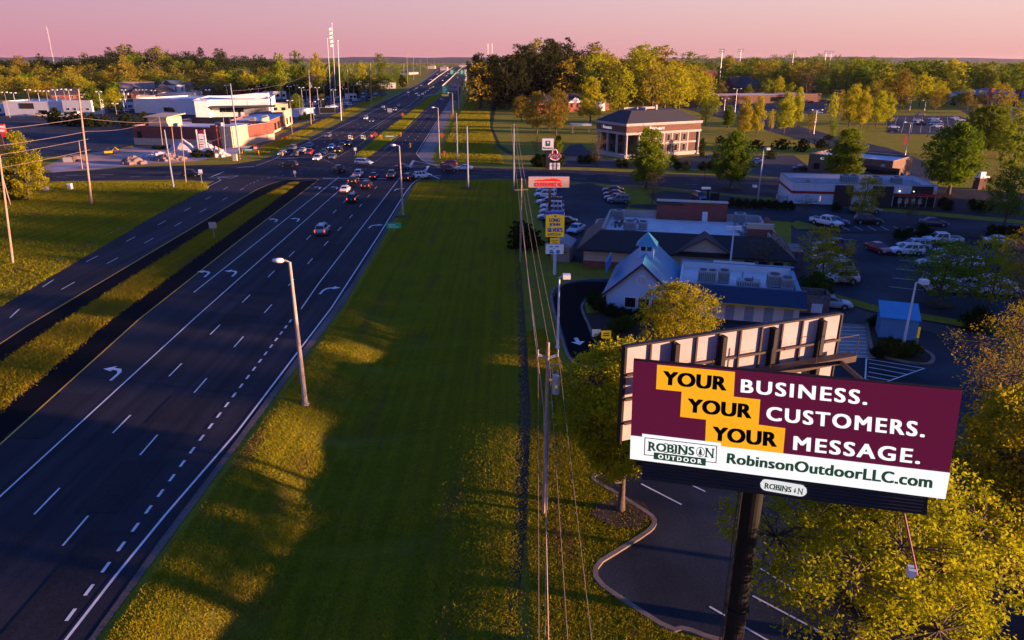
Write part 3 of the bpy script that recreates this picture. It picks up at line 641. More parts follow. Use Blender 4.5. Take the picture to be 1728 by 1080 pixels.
def tree(pr, u, vb, vt, label, wpx=None, group=None, cat='tree', y_=None):
    x, y = G(u, vb); h = zat(vt, y); s = h / pr.h
    d = y * CT + HC * ST; sw = (wpx / F * d) / pr.w if wpx else s
    return pr.put((x, y, 0), rt.uniform(0, 6.28), (sw, sw, s), label, group, cat)
# single trees, each traced at its own foot
tree(NEAR, 1440, 1085, 765, 'big golden yellow spring tree below the front of the billboard, right of its black pole', 430)
tree(NEAR2, 1672, 1010, 690, 'tall golden tree against the right picture edge, behind the end of the billboard', 250)
tree(NEAR2, 1047, 862, 598, 'slender yellow green tree in a mulch ring at the kerb left of the billboard', 215)
tree(SPARSE, 1672, 800, 545, 'tall thin brownish yellow tree with see through branches right of the blue shed', 190)
tree(SPARSE, 1722, 720, 500, 'bare looking brown tree cut by the right picture edge behind the see through yellow tree', 120)
tree(BUSHY, 1138, 606, 484, 'bushy bright yellow tree in front of the blue gabled restaurant', 150)
tree(SPREAD, 1583, 515, 408, 'dark spreading tree with low limbs over the white cars in the right parking lot', 140)
tree(SMALL, 1668, 522, 405, 'soft yellow green tree between the white cars and the right picture edge', 100)
tree(SPARSE, 1712, 560, 385, 'tall brown sparse tree at the right picture edge above the grass verge', 90)
tree(SMALL, 1385, 478, 388, 'low yellow topped tree among cars parked at the right end of the brown roofed restaurant', 82)
tree(SMALL, 1425, 480, 440, 'smaller olive tree just right of the yellow topped tree by the parked white cars', 50)
tree(BARE, 1282, 470, 400, 'thin twiggy tree in front of the brown metal roof', 76)
tree(SPREAD, 1692, 388, 284, 'open olive tree by the shrubs right of the white red striped building', 90)
tree(MIDR, 1600, 328, 214, 'large yellow green tree right of the white red striped building', 92)
tree(MIDG, 1421, 312, 221, 'dense rounded green tree in front of the small brown brick shop', 76)
tree(MIDR, 1233, 318, 226, 'compact bright green street tree on a dark trunk left of the tall steel pole', 68)
tree(MIDG, 1090, 318, 221, 'tall feathery green tree in front of the corner of the brick bank', 74)
tree(BARE, 1100, 344, 294, 'bare brown shrub like tree beside the parked dark cars', 48)
tree(SMALL, 1453, 372, 300, 'light green young tree in front of the white wall with the red stripe', 54)
tree(BARE, 1534, 372, 325, 'leafless small tree beside the dark blue sedan', 44)
tree(BARE, 1310, 352, 326, 'reddish bare shrub tree over the row of round hedges', 36)
tree(BARE, 1358, 362, 332, 'reddish bare tree beside the left end of the white building with the red stripe', 40)
tree(MIDR, 1655, 262, 182, 'dark round tree with a sunlit right flank above the lot of white cars', 78)
tree(FARG[1], 1705, 300, 200, 'broad shaded green tree at the right edge beneath the big dark round tree', 70)
for u, vb, vt, wp, lb in ((1254, 232, 166, 26, 'leftmost of the slim golden trees along the campus lawn'), (1276, 230, 164, 24, 'slim golden tree second in the row along the campus lawn'), (1322, 226, 158, 34, 'fuller golden tree right of the slim pair on the campus lawn'), (1343, 214, 150, 20, 'thin brown tree just right of the fuller golden lawn tree'),
      (1432, 214, 146, 30, 'golden tree at the left of the clump beside the campus lot'), (1452, 218, 150, 26, 'slim golden tree inside the clump beside the campus lot'), (1478, 214, 156, 30, 'yellow tree in the middle of the clump beside the campus lot'), (1494, 212, 158, 24, 'yellow tree at the right of the clump nearest the campus lot')):
    tree(MIDY, u, vb, vt, lb, wp, 'slim golden trees on the campus lawn')
tree(FARO[0], 1517, 184, 120, 'brown topped tree with a straight trunk behind the campus lot', 42)
tree(FARY[0], 1551, 180, 124, 'round golden tree on a trunk right of the brown topped tree', 42)
tree(FARB[0], 1358, 168, 112, 'pale pinkish bare tree in front of the tan school', 42)
tree(FARB[0], 1663, 190, 152, 'pale bare tree in front of the blue roofed building', 46); tree(FARO[1], 1698, 192, 150, 'ochre tree near the columns of the blue roofed building', 30)
tree(MIDG, 1228, 216, 180, 'small shaded green tree left of the slim golden lawn trees', 26)
tree(MIDO, 938, 228, 152, 'pinkish gold tree catching the sun left of the white gabled house', 44); tree(MIDO, 906, 226, 156, 'ochre tree left of the pinkish gold tree above the drainage ditch', 46)
tree(MIDO, 880, 206, 162, 'dull brown tree at the left of the ochre trees by the ditch', 34)
tree(MIDY, 996, 207, 133, 'tall golden tree right of the white gabled house', 44); tree(FARY[0], 1044, 196, 116, 'big golden tree behind the tall golden tree, left of the bank roof', 58)
tree(FARY[1], 1145, 190, 122, 'broad golden tree directly above the right half of the bank roof', 58); tree(FARY[2], 1190, 212, 158, 'golden tree touching the right end of the bank roof', 30)
tree(FARO[0], 1100, 186, 110, 'brownish yellow tree above the middle of the bank roof', 54); tree(FARG[0], 1120, 178, 118, 'green tree between two golden trees above the bank', 40)
tree(MIDG, 942, 263, 230, 'small bright green tree behind the round red sign', 20); tree(DARK[0], 1184, 264, 234, 'dark conical evergreen at the right corner of the bank', 12)
tree(BARE, 1008, 282, 226, 'brown bare tree beside the white columns of the bank', 30); tree(BARE, 905, 262, 232, 'thin olive tree above the drainage ditch', 26)
tree(MIDG, 1137, 277, 262, 'low green bush tree against the wall of the bank', 20)
for u, vb, vt, wp, lb in ((1690, 268, 210, 60, 'deep green tree at the right edge behind the broad shaded one'), (1640, 300, 262, 30, 'small shaded tree beside the gate house')): tree(FARG[2], u, vb, vt, lb, wp)
for u, vb, vt, wp in ((1250, 252, 238, 26), (1275, 250, 237, 30), (1318, 252, 236, 34), (1352, 256, 236, 30), (1385, 250, 236, 30), (1398, 236, 228, 22), (1300, 268, 254, 22), (1215, 242, 230, 20)): tree(HEDGE, u, vb, vt, 'dark bush in the planted belt behind the brown brick shop', wp, 'bushes behind the brick shop', 'bush')
# left of the highway
tree(tree_proto('broadleaf_tree', 11, 6.6, 'column', .8, 12, 230, 36, .17, .6, L_y, 23, .2), 50, 338, 226, 'tall ragged green tree beside the cross street at the left edge', 62)
tree(DARK[0], 24, 338, 290, 'low dark tree at the foot of the tall ragged tree', 44)
tree(MIDR, 161, 193, 149, 'round dense green tree beside the white dealer building', 40); tree(MIDY, 194, 190, 150, 'rounded yellow green tree touching the dense green one', 34)
tree(MIDR, 502, 194, 160, 'round orange green tree behind the brick shops', 24); tree(MIDO, 545, 181, 158, 'small bronze tree among the dealer cars', 13)
tree(DARK[0], 1338, 168, 154, 'dark rounded tree in front of the church', 20); tree(FARG[0], 1249, 146, 133, 'bright green tree at the foot of the church roof', 22)
tree(DARK[0], 1609, 178, 163, 'small dark round tree on the lawn left of the blue roofed building', 15)
for i, (u, vb, vt, wp) in enumerate(((96, 210, 184, 44), (130, 212, 190, 44), (158, 214, 193, 40), (215, 213, 192, 40), (245, 207, 190, 26), (182, 214, 196, 24))):
    tree(HEDGE, u, vb, vt, 'dark tall hedge bush in the row beside the blue car park', wp, 'tall hedge bushes by the retail lot', 'bush')
for i, (u, vb, vt, wp) in enumerate(((1402, 206, 158, 22), (1414, 200, 154, 20), (1386, 166, 128, 26), (1442, 186, 142, 24), (1468, 182, 138, 26), (1576, 168, 130, 26), (1588, 176, 150, 16), (1292, 170, 134, 24), (1312, 166, 130, 22), (1402, 158, 122, 26), (1424, 154, 120, 24), (1452, 156, 122, 26), (1482, 160, 122, 28), (1502, 164, 126, 26), (1532, 166, 128, 26), (1562, 162, 124, 26), (1632, 176, 150, 20), (1648, 212, 178, 26), (1688, 214, 176, 30), (1720, 210, 168, 30), (1216, 166, 136, 22), (1262, 166, 142, 18), (1334, 168, 140, 18), (1270, 214, 182, 14), (1300, 222, 186, 14), (1366, 226, 190, 16), (1404, 232, 204, 14), (1206, 196, 160, 26))):
    tree((FARY + FARO + FARG)[(i * 3) % 8], u, vb, vt, 'loose yellow green tree scattered over the campus lawns and drives', wp, 'scattered campus trees')
# woods: every trunk its own tree on the rising ground
def wood(n, ulo, uhi, ylo, yhi, protos, label, group, hs, seed, cat='tree', up=1.6):
    rw = random.Random(seed); k = 0; pts = []; tries = 0
    while k < n and tries < 4000:
        tries += 1; u = rw.uniform(ulo, uhi); y = ylo + (yhi - ylo) * rw.random() ** up; x = (u - CX) / F * (y * CT + 24 * ST)
        la, lb = road_lr(y)
        if la - 9 < x < lb + 8: continue
        if any((x - a) ** 2 + (y - b) ** 2 < 34 for a, b in pts): continue
        pts.append((x, y)); pr = rw.choice(protos); s = rw.uniform(*hs) / pr.h; f = rw.uniform(1.05, 1.5)
        pr.put((x, y, hz(x, y) - .2), rw.uniform(0, 6.28), (s * f, s * f, s), label, group, cat); k += 1
wood(38, -40, 200, 560, 720, FARY + FARG[:1] + FARO[:1], 'yellow spring tree in the wood behind the left dealer lot', 'yellow trees of the left wood', (11, 16), 1)
wood(26, -40, 470, 650, 880, PINE + FARO, 'dark tall tree of the pine ridge on the left skyline', 'dark ridge trees on the left skyline', (17, 22), 2)
wood(22, 200, 460, 640, 800, FARO + FARG + DARK + FARB, 'olive brown tree standing among the houses of the left ridge', 'mixed trees around the left houses', (11, 16), 3)
wood(14, 375, 470, 580, 720, FARY + FARG, 'gold lit tree in the wood left of the flagpoles', 'gold trees left of the flagpoles', (14, 19), 4)
for u, vb, vt, wp, lb in ((476, 168, 91, 32, 'round crowned green tree, left one of the three on the skyline'), (507, 166, 89, 34, 'broad green tree, middle one of the three on the skyline'), (538, 166, 92, 28, 'narrower yellow tree, right one of the three left of the flags'),
      (567, 160, 100, 30, 'dark tree behind the flagpoles'), (645, 146, 92, 24, 'tall lone tree on the skyline left of the highway'), (612, 150, 106, 20, 'olive tree between the flagpoles and the lone skyline tree'), (672, 142, 108, 16, 'green tree next to the lone skyline tree'), (628, 148, 108, 16, 'thin brown tree near the lone skyline tree')):
    tree(rt.choice(FARG + FARY), u, vb, vt, lb, wp)
wood(24, 480, 690, 600, 950, FARG + FARY + DARK + PINE[:1], 'distant green tree by the highway poles', 'distant trees left of the highway', (10, 17), 5)
for i in range(14): tree(HEDGE, 430 + i * 13, 163 + (i % 3), 141 + 2 * (i % 4), 'dark green hedge tree closing the far side of the dealer lot', 24, 'dark trees behind the dealer lot', 'bush')
wood(44, 800, 965, 440, 640, PINE + PINE + FARO[1:], 'dark pine in the dense wood right of the highway', 'dark pines right of the highway', (26, 32), 6)
wood(34, 975, 1190, 440, 660, FARY + FARO + FARG[:1] + PINE[1:2], 'gold lit tree in the wood behind the bank', 'gold trees behind the bank', (19, 28), 7)
wood(30, 1210, 1480, 640, 950, FARG + FARO + PINE[1:2], 'green tree in the belt behind the school', 'trees behind the school', (20, 27), 8)
wood(52, 1440, 1790, 560, 900, FARG + FARY[:1], 'green tree in the long wood on the right skyline', 'trees of the right skyline wood', (20, 27), 9)
wood(16, 1440, 1760, 430, 560, FARO + FARY, 'ochre tree at the front edge of the right skyline wood', 'ochre trees before the right wood', (9, 15), 10)
# undergrowth and closed canopy between the single trees
rg_ = np.random.default_rng(19)
def canopy(name, label, n, ulo, uhi, ylo, yhi, zt, leaf, per=80, ls=.85):
    cen = []
    while len(cen) < n:
        u = rg_.uniform(ulo, uhi); y = ylo + (yhi - ylo) * rg_.random(); x = (u - CX) / F * (y * CT + 24 * ST); la, lb = road_lr(y)
        if la - 14 < x < lb + 12: continue
        cen.append((x, y, hz(x, y) + rg_.uniform(.2, 1) * zt * (.72 + .28 * sin(x * .11) * sin(y * .09 + x * .04))))
    cen = np.array(cen); rep = np.repeat(cen, per, 0); pts = rep + rg_.normal(0, 1, rep.shape) * np.array([2.6, 2.6, 1.5]); pts = pts[pts[:, 2] > 0]
    o = bpy.data.objects.new(name, np_mesh(name, leaf_quads(pts, ls, rg_), 4, leaf)); C.objects.link(o); tag(o, label, 'wood', None, 'stuff')
canopy('wood_canopy', 'closed yellow canopy at the front of the left ridge wood', 380, -60, 400, 640, 760, 10, L_o); canopy('wood_canopy', 'closed dark canopy along the top of the left ridge wood', 620, -60, 480, 740, 960, 15, L_d); canopy('wood_canopy', 'closed dark canopy of the pine wood right of the highway', 420, 800, 985, 440, 660, 25, L_p)
canopy('wood_canopy', 'closed canopy of the wood behind the bank', 460, 960, 1195, 480, 700, 16, L_y); canopy('wood_canopy', 'closed canopy of the wood on the right skyline', 900, 1210, 1800, 600, 980, 14, L_g)
canopy('wood_canopy', 'closed canopy of the wood behind the school', 420, 1180, 1500, 850, 1050, 21, L_g); canopy('wood_canopy', 'low woods left of the distant highway', 160, 470, 690, 760, 1200, 10, L_g)
# far away the woods read as one mass
rg_ = np.random.default_rng(9); cen = []
for _ in range(420):
    y = rg_.uniform(1000, 3800); x = rg_.uniform(-.95, .95) * y
    if road_lr(y)[0] - 70 < x < road_lr(y)[1] + 70: continue
    cen.append((x, y, rg_.uniform(5, 12)))
cen = np.array(cen); rep = np.repeat(cen, 70, 0); pts = rep + rg_.normal(0, 1, rep.shape) * np.array([26, 22, 3.4]); pts[:, 2] = np.abs(pts[:, 2])
k_ = np.array([not (road_lr(q[1])[0] - 12 < q[0] < road_lr(q[1])[1] + 12) for q in pts])
fw = bpy.data.objects.new('far_wood', np_mesh('far_wood', leaf_quads(pts[k_], 3.4, rg_), 4, L_g)); C.objects.link(fw)
tag(fw, 'distant wooded country running to the horizon', 'wood', None, 'stuff')
# unseen wood added off the right edge, shaped to shade road and lawns
cen = []
def belt(x0, y0, x1, y1, n, hts):
    for i in range(n):
        t = (i + .5) / n; y = y0 + (y1 - y0) * t; H_ = hts(y)
        for _ in range(int(60 + H_ * 17)): cen.append((x0 + (x1 - x0) * t + rg_.normal(0, 2.6), y + rg_.normal(0, (y1 - y0) / n * .9), rg_.uniform(.05, 1) ** .8 * H_ * rg_.uniform(.8, 1.12)))
def prof(y):
    if 72 < y < 78.5: return 5.5
    if 50 < y <= 72 or y >= 78.5: return 12.5
    if 37 < y <= 50: return 7.0
    if 28 < y <= 37: return 10.5
    return 6.5
belt(95, -40, 95, 86, 64, prof); belt(132, 58, 132, 112, 40, lambda y: 19.8 + 1.2 * sin(y * .5)); belt(130, 112, 130, 140, 16, lambda y: 13.2)
cen = np.array(cen)
sw_ = bpy.data.objects.new('shade_wood', np_mesh('shade_wood', leaf_quads(cen, .9, rg_), 4, L_d)); C.objects.link(sw_)
tag(sw_, 'unseen wood added beyond the right edge of the picture to cast shade', 'wood', None, 'stuff')
# ---------------------------------------------------------------- vehicles
PAINT = {}
def paint(c):
    cols = dict(white=(.74, .75, .77), silver=(.40, .42, .45), grey=(.13, .135, .15), black=(.012, .013, .016), navy=(.02, .035, .09), blue=(.05, .12, .26), red=(.32, .02, .02), maroon=(.10, .012, .018),
                tan=(.36, .28, .20), lightblue=(.38, .48, .60), brown=(.09, .06, .05))
    if c not in PAINT:
        m = M('car_paint_' + c, cols[c], .28, .04, 2, spec=.5); b = m.node_tree.nodes['Principled BSDF']; b.inputs['Coat Weight'].default_value = .5; PAINT[c] = m
    return PAINT[c]
m_tail = M('tail_light', (.5, .01, .01), .3, .05); m_brake = M('brake_light', (.8, .03, .01), .3, .05, emis=2.2, ecol=(1, .10, .03))
m_head = M('head_light', (.7, .72, .75), .15, .05, spec=.6); m_headon = M('lit_head_light', (.9, .85, .7), .2, .05, emis=3.0, ecol=(1, .86, .62)); m_amber = M('amber_head_light', (.9, .6, .1), .2, .05, emis=2.6, ecol=(1, .62, .08))
m_trim = M('black_trim', (.02, .02, .022), .6, .05); m_plate = M('number_plate', (.6, .6, .58), .5, .05)
# stations: x, z bottom, z belt, half width / cabin: x of the base and the roof, front and rear
SPEC = {
 'sedan': dict(L=4.75, w=.91, st=[(-2.37, .42, .80, .74), (-2.2, .28, .96, .86), (-1.5, .22, 1.0, .91), (0, .2, .96, .92), (1.1, .2, .92, .91), (1.9, .24, .82, .88), (2.25, .3, .70, .80), (2.38, .4, .60, .66)],
               cab=(-1.72, -.95, .35, 1.25, .95, 1.44), wb=(-1.4, 1.42), r=.33),
 'suv': dict(L=4.75, w=.95, st=[(-2.38, .5, .98, .80), (-2.25, .34, 1.08, .92), (-1.4, .28, 1.10, .95), (0, .26, 1.08, .96), (1.1, .26, 1.07, .95), (1.95, .3, .98, .92), (2.3, .38, .84, .84), (2.38, .5, .70, .72)],
             cab=(-2.28, -1.95, .45, 1.30, 1.07, 1.76), wb=(-1.42, 1.45), r=.38),
 'van': dict(L=5.0, w=.98, st=[(-2.5, .45, .95, .84), (-2.4, .3, 1.04, .95), (-1.4, .24, 1.06, .98), (0, .22, 1.04, .98), (1.2, .22, 1.02, .97), (2.0, .26, .88, .93), (2.4, .34, .72, .82), (2.5, .45, .62, .7)],
             cab=(-2.42, -2.15, .65, 1.85, 1.02, 1.76), wb=(-1.5, 1.55), r=.35),
 'pickup': dict(L=5.7, w=.98, st=[(-2.85, .55, 1.0, .92), (-2.75, .5, 1.10, .97), (-1.0, .38, 1.10, .98), (.2, .36, 1.10, .99), (1.3, .36, 1.10, .98), (2.3, .38, 1.04, .95), (2.75, .45, .95, .88), (2.85, .55, .8, .8)],
                cab=(-.85, -.62, 1.0, 1.75, 1.09, 1.88), wb=(-1.75, 1.8), r=.40),
}
def car_parts(kind):
    S = SPEC[kind]; b = MB(); gl = {}; st = S['st']
    n = 10; rings = []
    for x, zb, zt, w in st:
        zm = zb + (zt - zb) * .55
        rings.append([(x, -w * .82, zb), (x, -w * .97, zb + .12), (x, -w, zm), (x, -w * .97, zt - .10), (x, -w * .86, zt), (x, w * .86, zt), (x, w * .97, zt - .10), (x, w, zm), (x, w * .97, zb + .12), (x, w * .82, zb)])
    vs = [p for r in rings for p in r]; fs = []
    for i in range(len(st) - 1):
        for k in range(n): a, c = i * n + k, i * n + (k + 1) % n; fs.append((a, c, c + n, a + n))
    fs += [tuple(range(n)), tuple(range((len(st) - 1) * n, len(st) * n))[::-1]]
    b.add(vs, fs, 0)
    rb, rt_, ft, fb, zb, zr = S['cab']; w = S['w']; wb_, wt = w * .86, w * .70
    V = [(rb, -wb_, zb - .05), (fb, -wb_, zb - .06), (ft, -wt, zr - .03), (rt_, -wt, zr - .03), (rb, wb_, zb - .05), (fb, wb_, zb - .06), (ft, wt, zr - .03), (rt_, wt, zr - .03)]
    b.add(V, [(0, 1, 2, 3), (5, 4, 7, 6), (1, 5, 6, 2), (4, 0, 3, 7), (3, 2, 6, 7)], 0)
    b.add([(ft - .12, -wt * .86, zr + .02), (rt_ + .15, -wt * .86, zr + .02), (rt_ + .15, wt * .86, zr + .02), (ft - .12, wt * .86, zr + .02), (ft, -wt, zr - .03), (rt_, -wt, zr - .03), (rt_, wt, zr - .03), (ft, wt, zr - .03)],
          [(3, 2, 1, 0), (0, 1, 5, 4), (1, 2, 6, 5), (2, 3, 7, 6), (3, 0, 4, 7)], 0)
    def pane(A, B, Cc, D, u0, u1, v0, v1, push):
        A, B, Cc, D = (np.array(q) for q in (A, B, Cc, D))
        def at(u, v): return (A + (B - A) * u) * (1 - v) + (D + (Cc - D) * u) * v
        nn = np.cross(B - A, D - A); nn /= np.linalg.norm(nn); nn *= push
        return [tuple(at(u0, v0) + nn), tuple(at(u1, v0) + nn), tuple(at(u1, v1) + nn), tuple(at(u0, v1) + nn)]
    p = .012
    gl['windscreen'] = MB().add(pane(V[1], V[5], V[6], V[2], .05, .95, .14, .95, p), [(0, 1, 2, 3)])
    gl['rear_window'] = MB().add(pane(V[4], V[0], V[3], V[7], .08, .92, .22, .92, p), [(0, 1, 2, 3)])
    for s, (A, B, Cc, D) in ((0, (V[0], V[1], V[2], V[3])), (1, (V[5], V[4], V[7], V[6]))):
        m = MB(); cuts = ((.1, .42), (.46, .86)) if kind == 'sedan' else (((.12, .52), (.56, .9)) if kind == 'pickup' else ((.07, .27), (.31, .56), (.60, .88)))
        for u0, u1 in cuts:
            if s: u0, u1 = 1 - u1, 1 - u0
            m.add(pane(A, B, Cc, D, u0, u1, .2, .9, p), [(0, 1, 2, 3)])
        gl['side_window' + ('' if s == 0 else '#')] = m
    r = S['r']
    for x in S['wb']:   # dark wheel arches
        for s in (-1, 1):
            y = s * (w + .004); q = [(x + (r + .07) * cos(t * pi / 8), y, r + (r + .07) * sin(t * pi / 8)) for t in range(-1, 10)]
            b.add(q if s < 0 else q[::-1], [tuple(range(len(q)))[::-1] if s < 0 else tuple(range(len(q)))[::-1]], 1)
    b.box(st[0][0] - .03, st[0][0] + .1, -w * .7, w * .7, st[0][1] - .04, st[0][1] + .13, 1); b.box(st[-1][0] - .1, st[-1][0] + .03, -w * .62, w * .62, st[-1][1] - .06, st[-1][1] + .10, 1)
    b.box(st[0][0] - .035, st[0][0] + .02, -.18, .18, st[0][1] + .2, st[0][1] + .32, 2)
    if kind == 'pickup':
        b.box(-2.7, -.95, -.78, .78, 1.10, 1.115, 1)
        for y0, y1 in ((-.93, -.80), (.80, .93)): b.box(-2.8, -.9, y0, y1, 1.08, 1.20, 0)
        b.box(-2.83, -2.72, -.93, .93, 1.08, 1.18, 0)
    if kind == 'suv':
        for y in (-.55, .55): b.box(-1.7, .2, y - .025, y + .025, 1.79, 1.84, 1)
    for s in (-1, 1): b.box(fb - .62, fb - .45, s * (w * .86) - .02 + (.06 * s), s * (w * .86) + .1 * s + .02, zb + .02, zb + .16, 0)
    wheels = []
    for x in S['wb']:
        for s in (-1, 1):
            m = MB(); y0, y1 = s * (w - .2), s * (w + .02)
            m.tube([(x, y0, r), (x, y1, r)], r, 12, 0); m.tube([(x, y1, r), (x, y1 + .008 * s, r)], r * .62, 8, 1); wheels.append(m)
    heads = []; tails = []
    xf, xr = st[-2][0], st[0][0]; zh = st[-2][2] - .12; zt = st[0][2] - .02
    for s in (-1, 1):
        heads.append(MB().box(xf - .12, xf + .10, s * w * .74 - .17, s * w * .74 + .17, zh - .10, zh + .06))
        if kind in ('suv', 'van', 'pickup'): tails.append(MB().box(xr - .02, xr + .12, s * w * .86 - .08, s * w * .86 + .08, zt - .26, zt + .10))
        else: tails.append(MB().box(xr - .02, xr + .10, s * w * .64 - .17, s * w * .64 + .17, zt - .14, zt + .02))
    return b, gl, wheels, heads, tails
CARP = {}; CARF = {}
def car(u, v, ang, kind, col, label, lights='', group=None, far=False, z=0., scale=1.):
    x, y = G(u, v); nm = {'sedan': 'parked_car', 'suv': 'sport_utility_vehicle', 'van': 'minivan', 'pickup': 'pickup_truck'}[kind]
    if kind == 'sedan': nm = 'car'
    cat = {'sedan': 'car', 'suv': 'car', 'van': 'van', 'pickup': 'pickup truck'}[kind]
    rz = R(ang)
    if far:
        key = (kind, lights)
        if key not in CARF:
            b, gl, wh, hd, tl = car_parts(kind); a = MB(); a.v, a.f, a.m = list(b.v), list(b.f), list(b.m)
            for q in gl.values(): a.add(q.v, q.f, 3)
            for q in wh: a.add(q.v, q.f, 4)
            for q in hd: a.add(q.v, q.f, 5)
            for q in tl: a.add(q.v, q.f, 6)
            CARF[key] = a.mesh(nm, [paint('white'), m_trim, m_plate, m_glass, m_tyre, m_headon if 'h' in lights else m_head, m_brake if 'b' in lights else m_tail])
        o = bpy.data.objects.new(nm, CARF[key]); C.objects.link(o)
        o.location = (x, y, z + .05); o.rotation_euler = (0, 0, rz); o.scale = (scale,) * 3
        o.material_slots[0].link = 'OBJECT'; o.material_slots[0].material = paint(col)
        return tag(o, label, cat, group)
    key = (kind, lights)
    if key not in CARP:
        b, gl, wh, hd, tl = car_parts(kind)
        CARP[key] = dict(body=b.mesh('body', [paint('white'), m_trim, m_plate]), glass=[(k.strip('#'), q.mesh('window', m_glass)) for k, q in gl.items()], wheel=[q.mesh('wheel', [m_tyre, m_rim]) for q in wh],
                         head=[q.mesh('headlight', m_amber if 'a' in lights else (m_headon if 'h' in lights else m_head)) for q in hd], tail=[q.mesh('taillight', m_brake if 'b' in lights else m_tail) for q in tl])
    q = CARP[key]; root = T(nm, label, cat, (x, y, z + .055), rz, group); root.scale = (scale,) * 3
    def ch(n, me):
        o = bpy.data.objects.new(n, me); C.objects.link(o); o.parent = root; return o
    bo = ch('body', q['body']); bo.material_slots[0].link = 'OBJECT'; bo.material_slots[0].material = paint(col)
    for n, me in q['glass']: ch(n, me)
    for me in q['wheel']: ch('wheel', me)
    for me in q['head']: ch('headlight', me)
    for me in q['tail']: ch('taillight', me)
    return root
UP, DN = 92, -88
qn = 'cars waiting northbound at the junction'
car(545, 394, UP, 'suv', 'silver', 'silver SUV alone in the lane behind the waiting queue', 'b'); car(596, 340, UP, 'suv', 'black', 'black SUV last in the waiting queue, left of the light pole', 'b')
car(583, 324, UP, 'sedan', 'white', 'white saloon second last in the waiting queue', 'b'); car(597, 309, UP, 'suv', 'black', 'black SUV just ahead of the white saloon in the queue', 'b')
car(619, 317, UP, 'suv', 'black', 'black SUV in the right queue lane behind the dark saloon', 'b'); car(605, 299, UP, 'pickup', 'white', 'white pickup first at the stop line', 'b')
car(631, 301, UP, 'sedan', 'black', 'dark saloon first at the stop line right of the white pickup', 'b'); car(661, 300, UP, 'pickup', 'tan', 'tan pickup at the stop line beside the light pole', 'b')
car(690, 304, 75, 'suv', 'black', 'black SUV turning right round the grass corner', 'b'); car(713, 301, 30, 'suv', 'white', 'white SUV turning right into the side street ahead of the black one', '')
car(681, 286, -10, 'sedan', 'navy', 'dark blue saloon crossing to the right behind the light pole'); car(757, 281, 172, 'suv', 'maroon', 'dark red SUV waiting on the side street, farther of two'); car(759, 290, -8, 'suv', 'maroon', 'dark red SUV driving off to the right on the side street, nearer of two')
car(783, 287, 172, 'sedan', 'white', 'white saloon on the side street behind the dark red SUVs'); car(614, 278, -12, 'van', 'lightblue', 'pale blue minivan crossing the junction'); car(572, 291, 120, 'pickup', 'black', 'black pickup in the middle of the junction showing its tail')
car(536, 271, DN, 'suv', 'white', 'white boxy SUV coming out of the southbound queue', 'h'); car(488, 282, 172, 'suv', 'black', 'black SUV crossing to the left at the far side of the junction'); car(324, 298, -6, 'suv', 'black', 'black SUV on the left side street behind the thin poles')
car(477, 262, DN, 'sedan', 'lightblue', 'pale blue saloon first in the outer southbound lane', 'h'); car(494, 254, DN, 'suv', 'grey', 'grey SUV behind the pale blue saloon'); car(499, 263, DN, 'sedan', 'navy', 'dark blue saloon next to the pale blue saloon')
car(511, 257, DN, 'sedan', 'silver', 'silver saloon with a yellowish lamp in the southbound queue', 'a'); car(523, 249, DN, 'sedan', 'blue', 'steel blue saloon behind the silver saloon'); car(523, 261, DN, 'pickup', 'red', 'red pickup first at the southbound stop line')
car(546, 260, DN, 'sedan', 'black', 'black saloon right of the red pickup'); car(560, 251, DN, 'sedan', 'white', 'white saloon in the middle of the southbound queue', 'h'); car(572, 257, DN, 'suv', 'black', 'black SUV with bright lamps beside the white saloon', 'a')
car(562, 268, DN, 'sedan', 'grey', 'grey saloon edging out in front of the black SUV with bright lamps'); car(588, 246, DN, 'suv', 'black', 'black SUV with amber lamps last in the turning lane', 'a'); car(554, 232, DN, 'suv', 'grey', 'grey SUV rolling up alone behind the southbound queue')
# farther along the highway
for u, v, a, k, c, lb, li in ((618, 202, DN, 'suv', 'white', 'white SUV coming down the highway beside a dark blue car', 'h'), (628, 206, DN, 'sedan', 'navy', 'dark blue car next to the white SUV on the highway', 'h'), (647, 183, DN, 'suv', 'white', 'white SUV leading a black car on the far highway', ''), (653, 186, DN, 'sedan', 'black', 'black car close behind the white SUV on the far highway', 'h'),
       (667, 187, DN, 'suv', 'grey', 'grey SUV with bright lamps in the inner southbound lane', 'h'), (673, 180, DN, 'sedan', 'silver', 'silver car behind the grey SUV with bright lamps', ''), (722, 201, UP, 'sedan', 'navy', 'dark car driving away in the northbound lanes', ''), (744, 170, UP, 'suv', 'silver', 'silver car driving away below the large green sign', ''),
       (681, 163, DN, 'sedan', 'grey', 'grey car left of the dark van on the far highway', ''), (688, 164, DN, 'van', 'maroon', 'dark red van on the far highway', ''), (689, 157, DN, 'suv', 'white', 'white car above the dark red van on the far highway', 'h')):
    car(u, v, a, k, c, lb, li, None, True)
rc = random.Random(8)
for i, (u, v) in enumerate(((699, 153), (703, 150), (703, 159), (707, 162), (713, 160), (717, 157), (722, 154), (726, 150), (731, 148), (711, 145), (724, 136), (728, 135), (747, 137), (750, 128), (754, 129), (738, 126), (741, 124), (744, 122), (747, 120), (751, 118), (756, 125), (760, 122), (764, 119), (772, 131))):
    far_up = u > 768; car(u, v, UP if far_up else DN, rc.choice(['sedan', 'suv']), rc.choice(['white', 'silver', 'black', 'grey', 'white']), 'small distant car in the stream of traffic on the far highway', 'h' if not far_up else '', 'cars in the distant highway traffic', True)
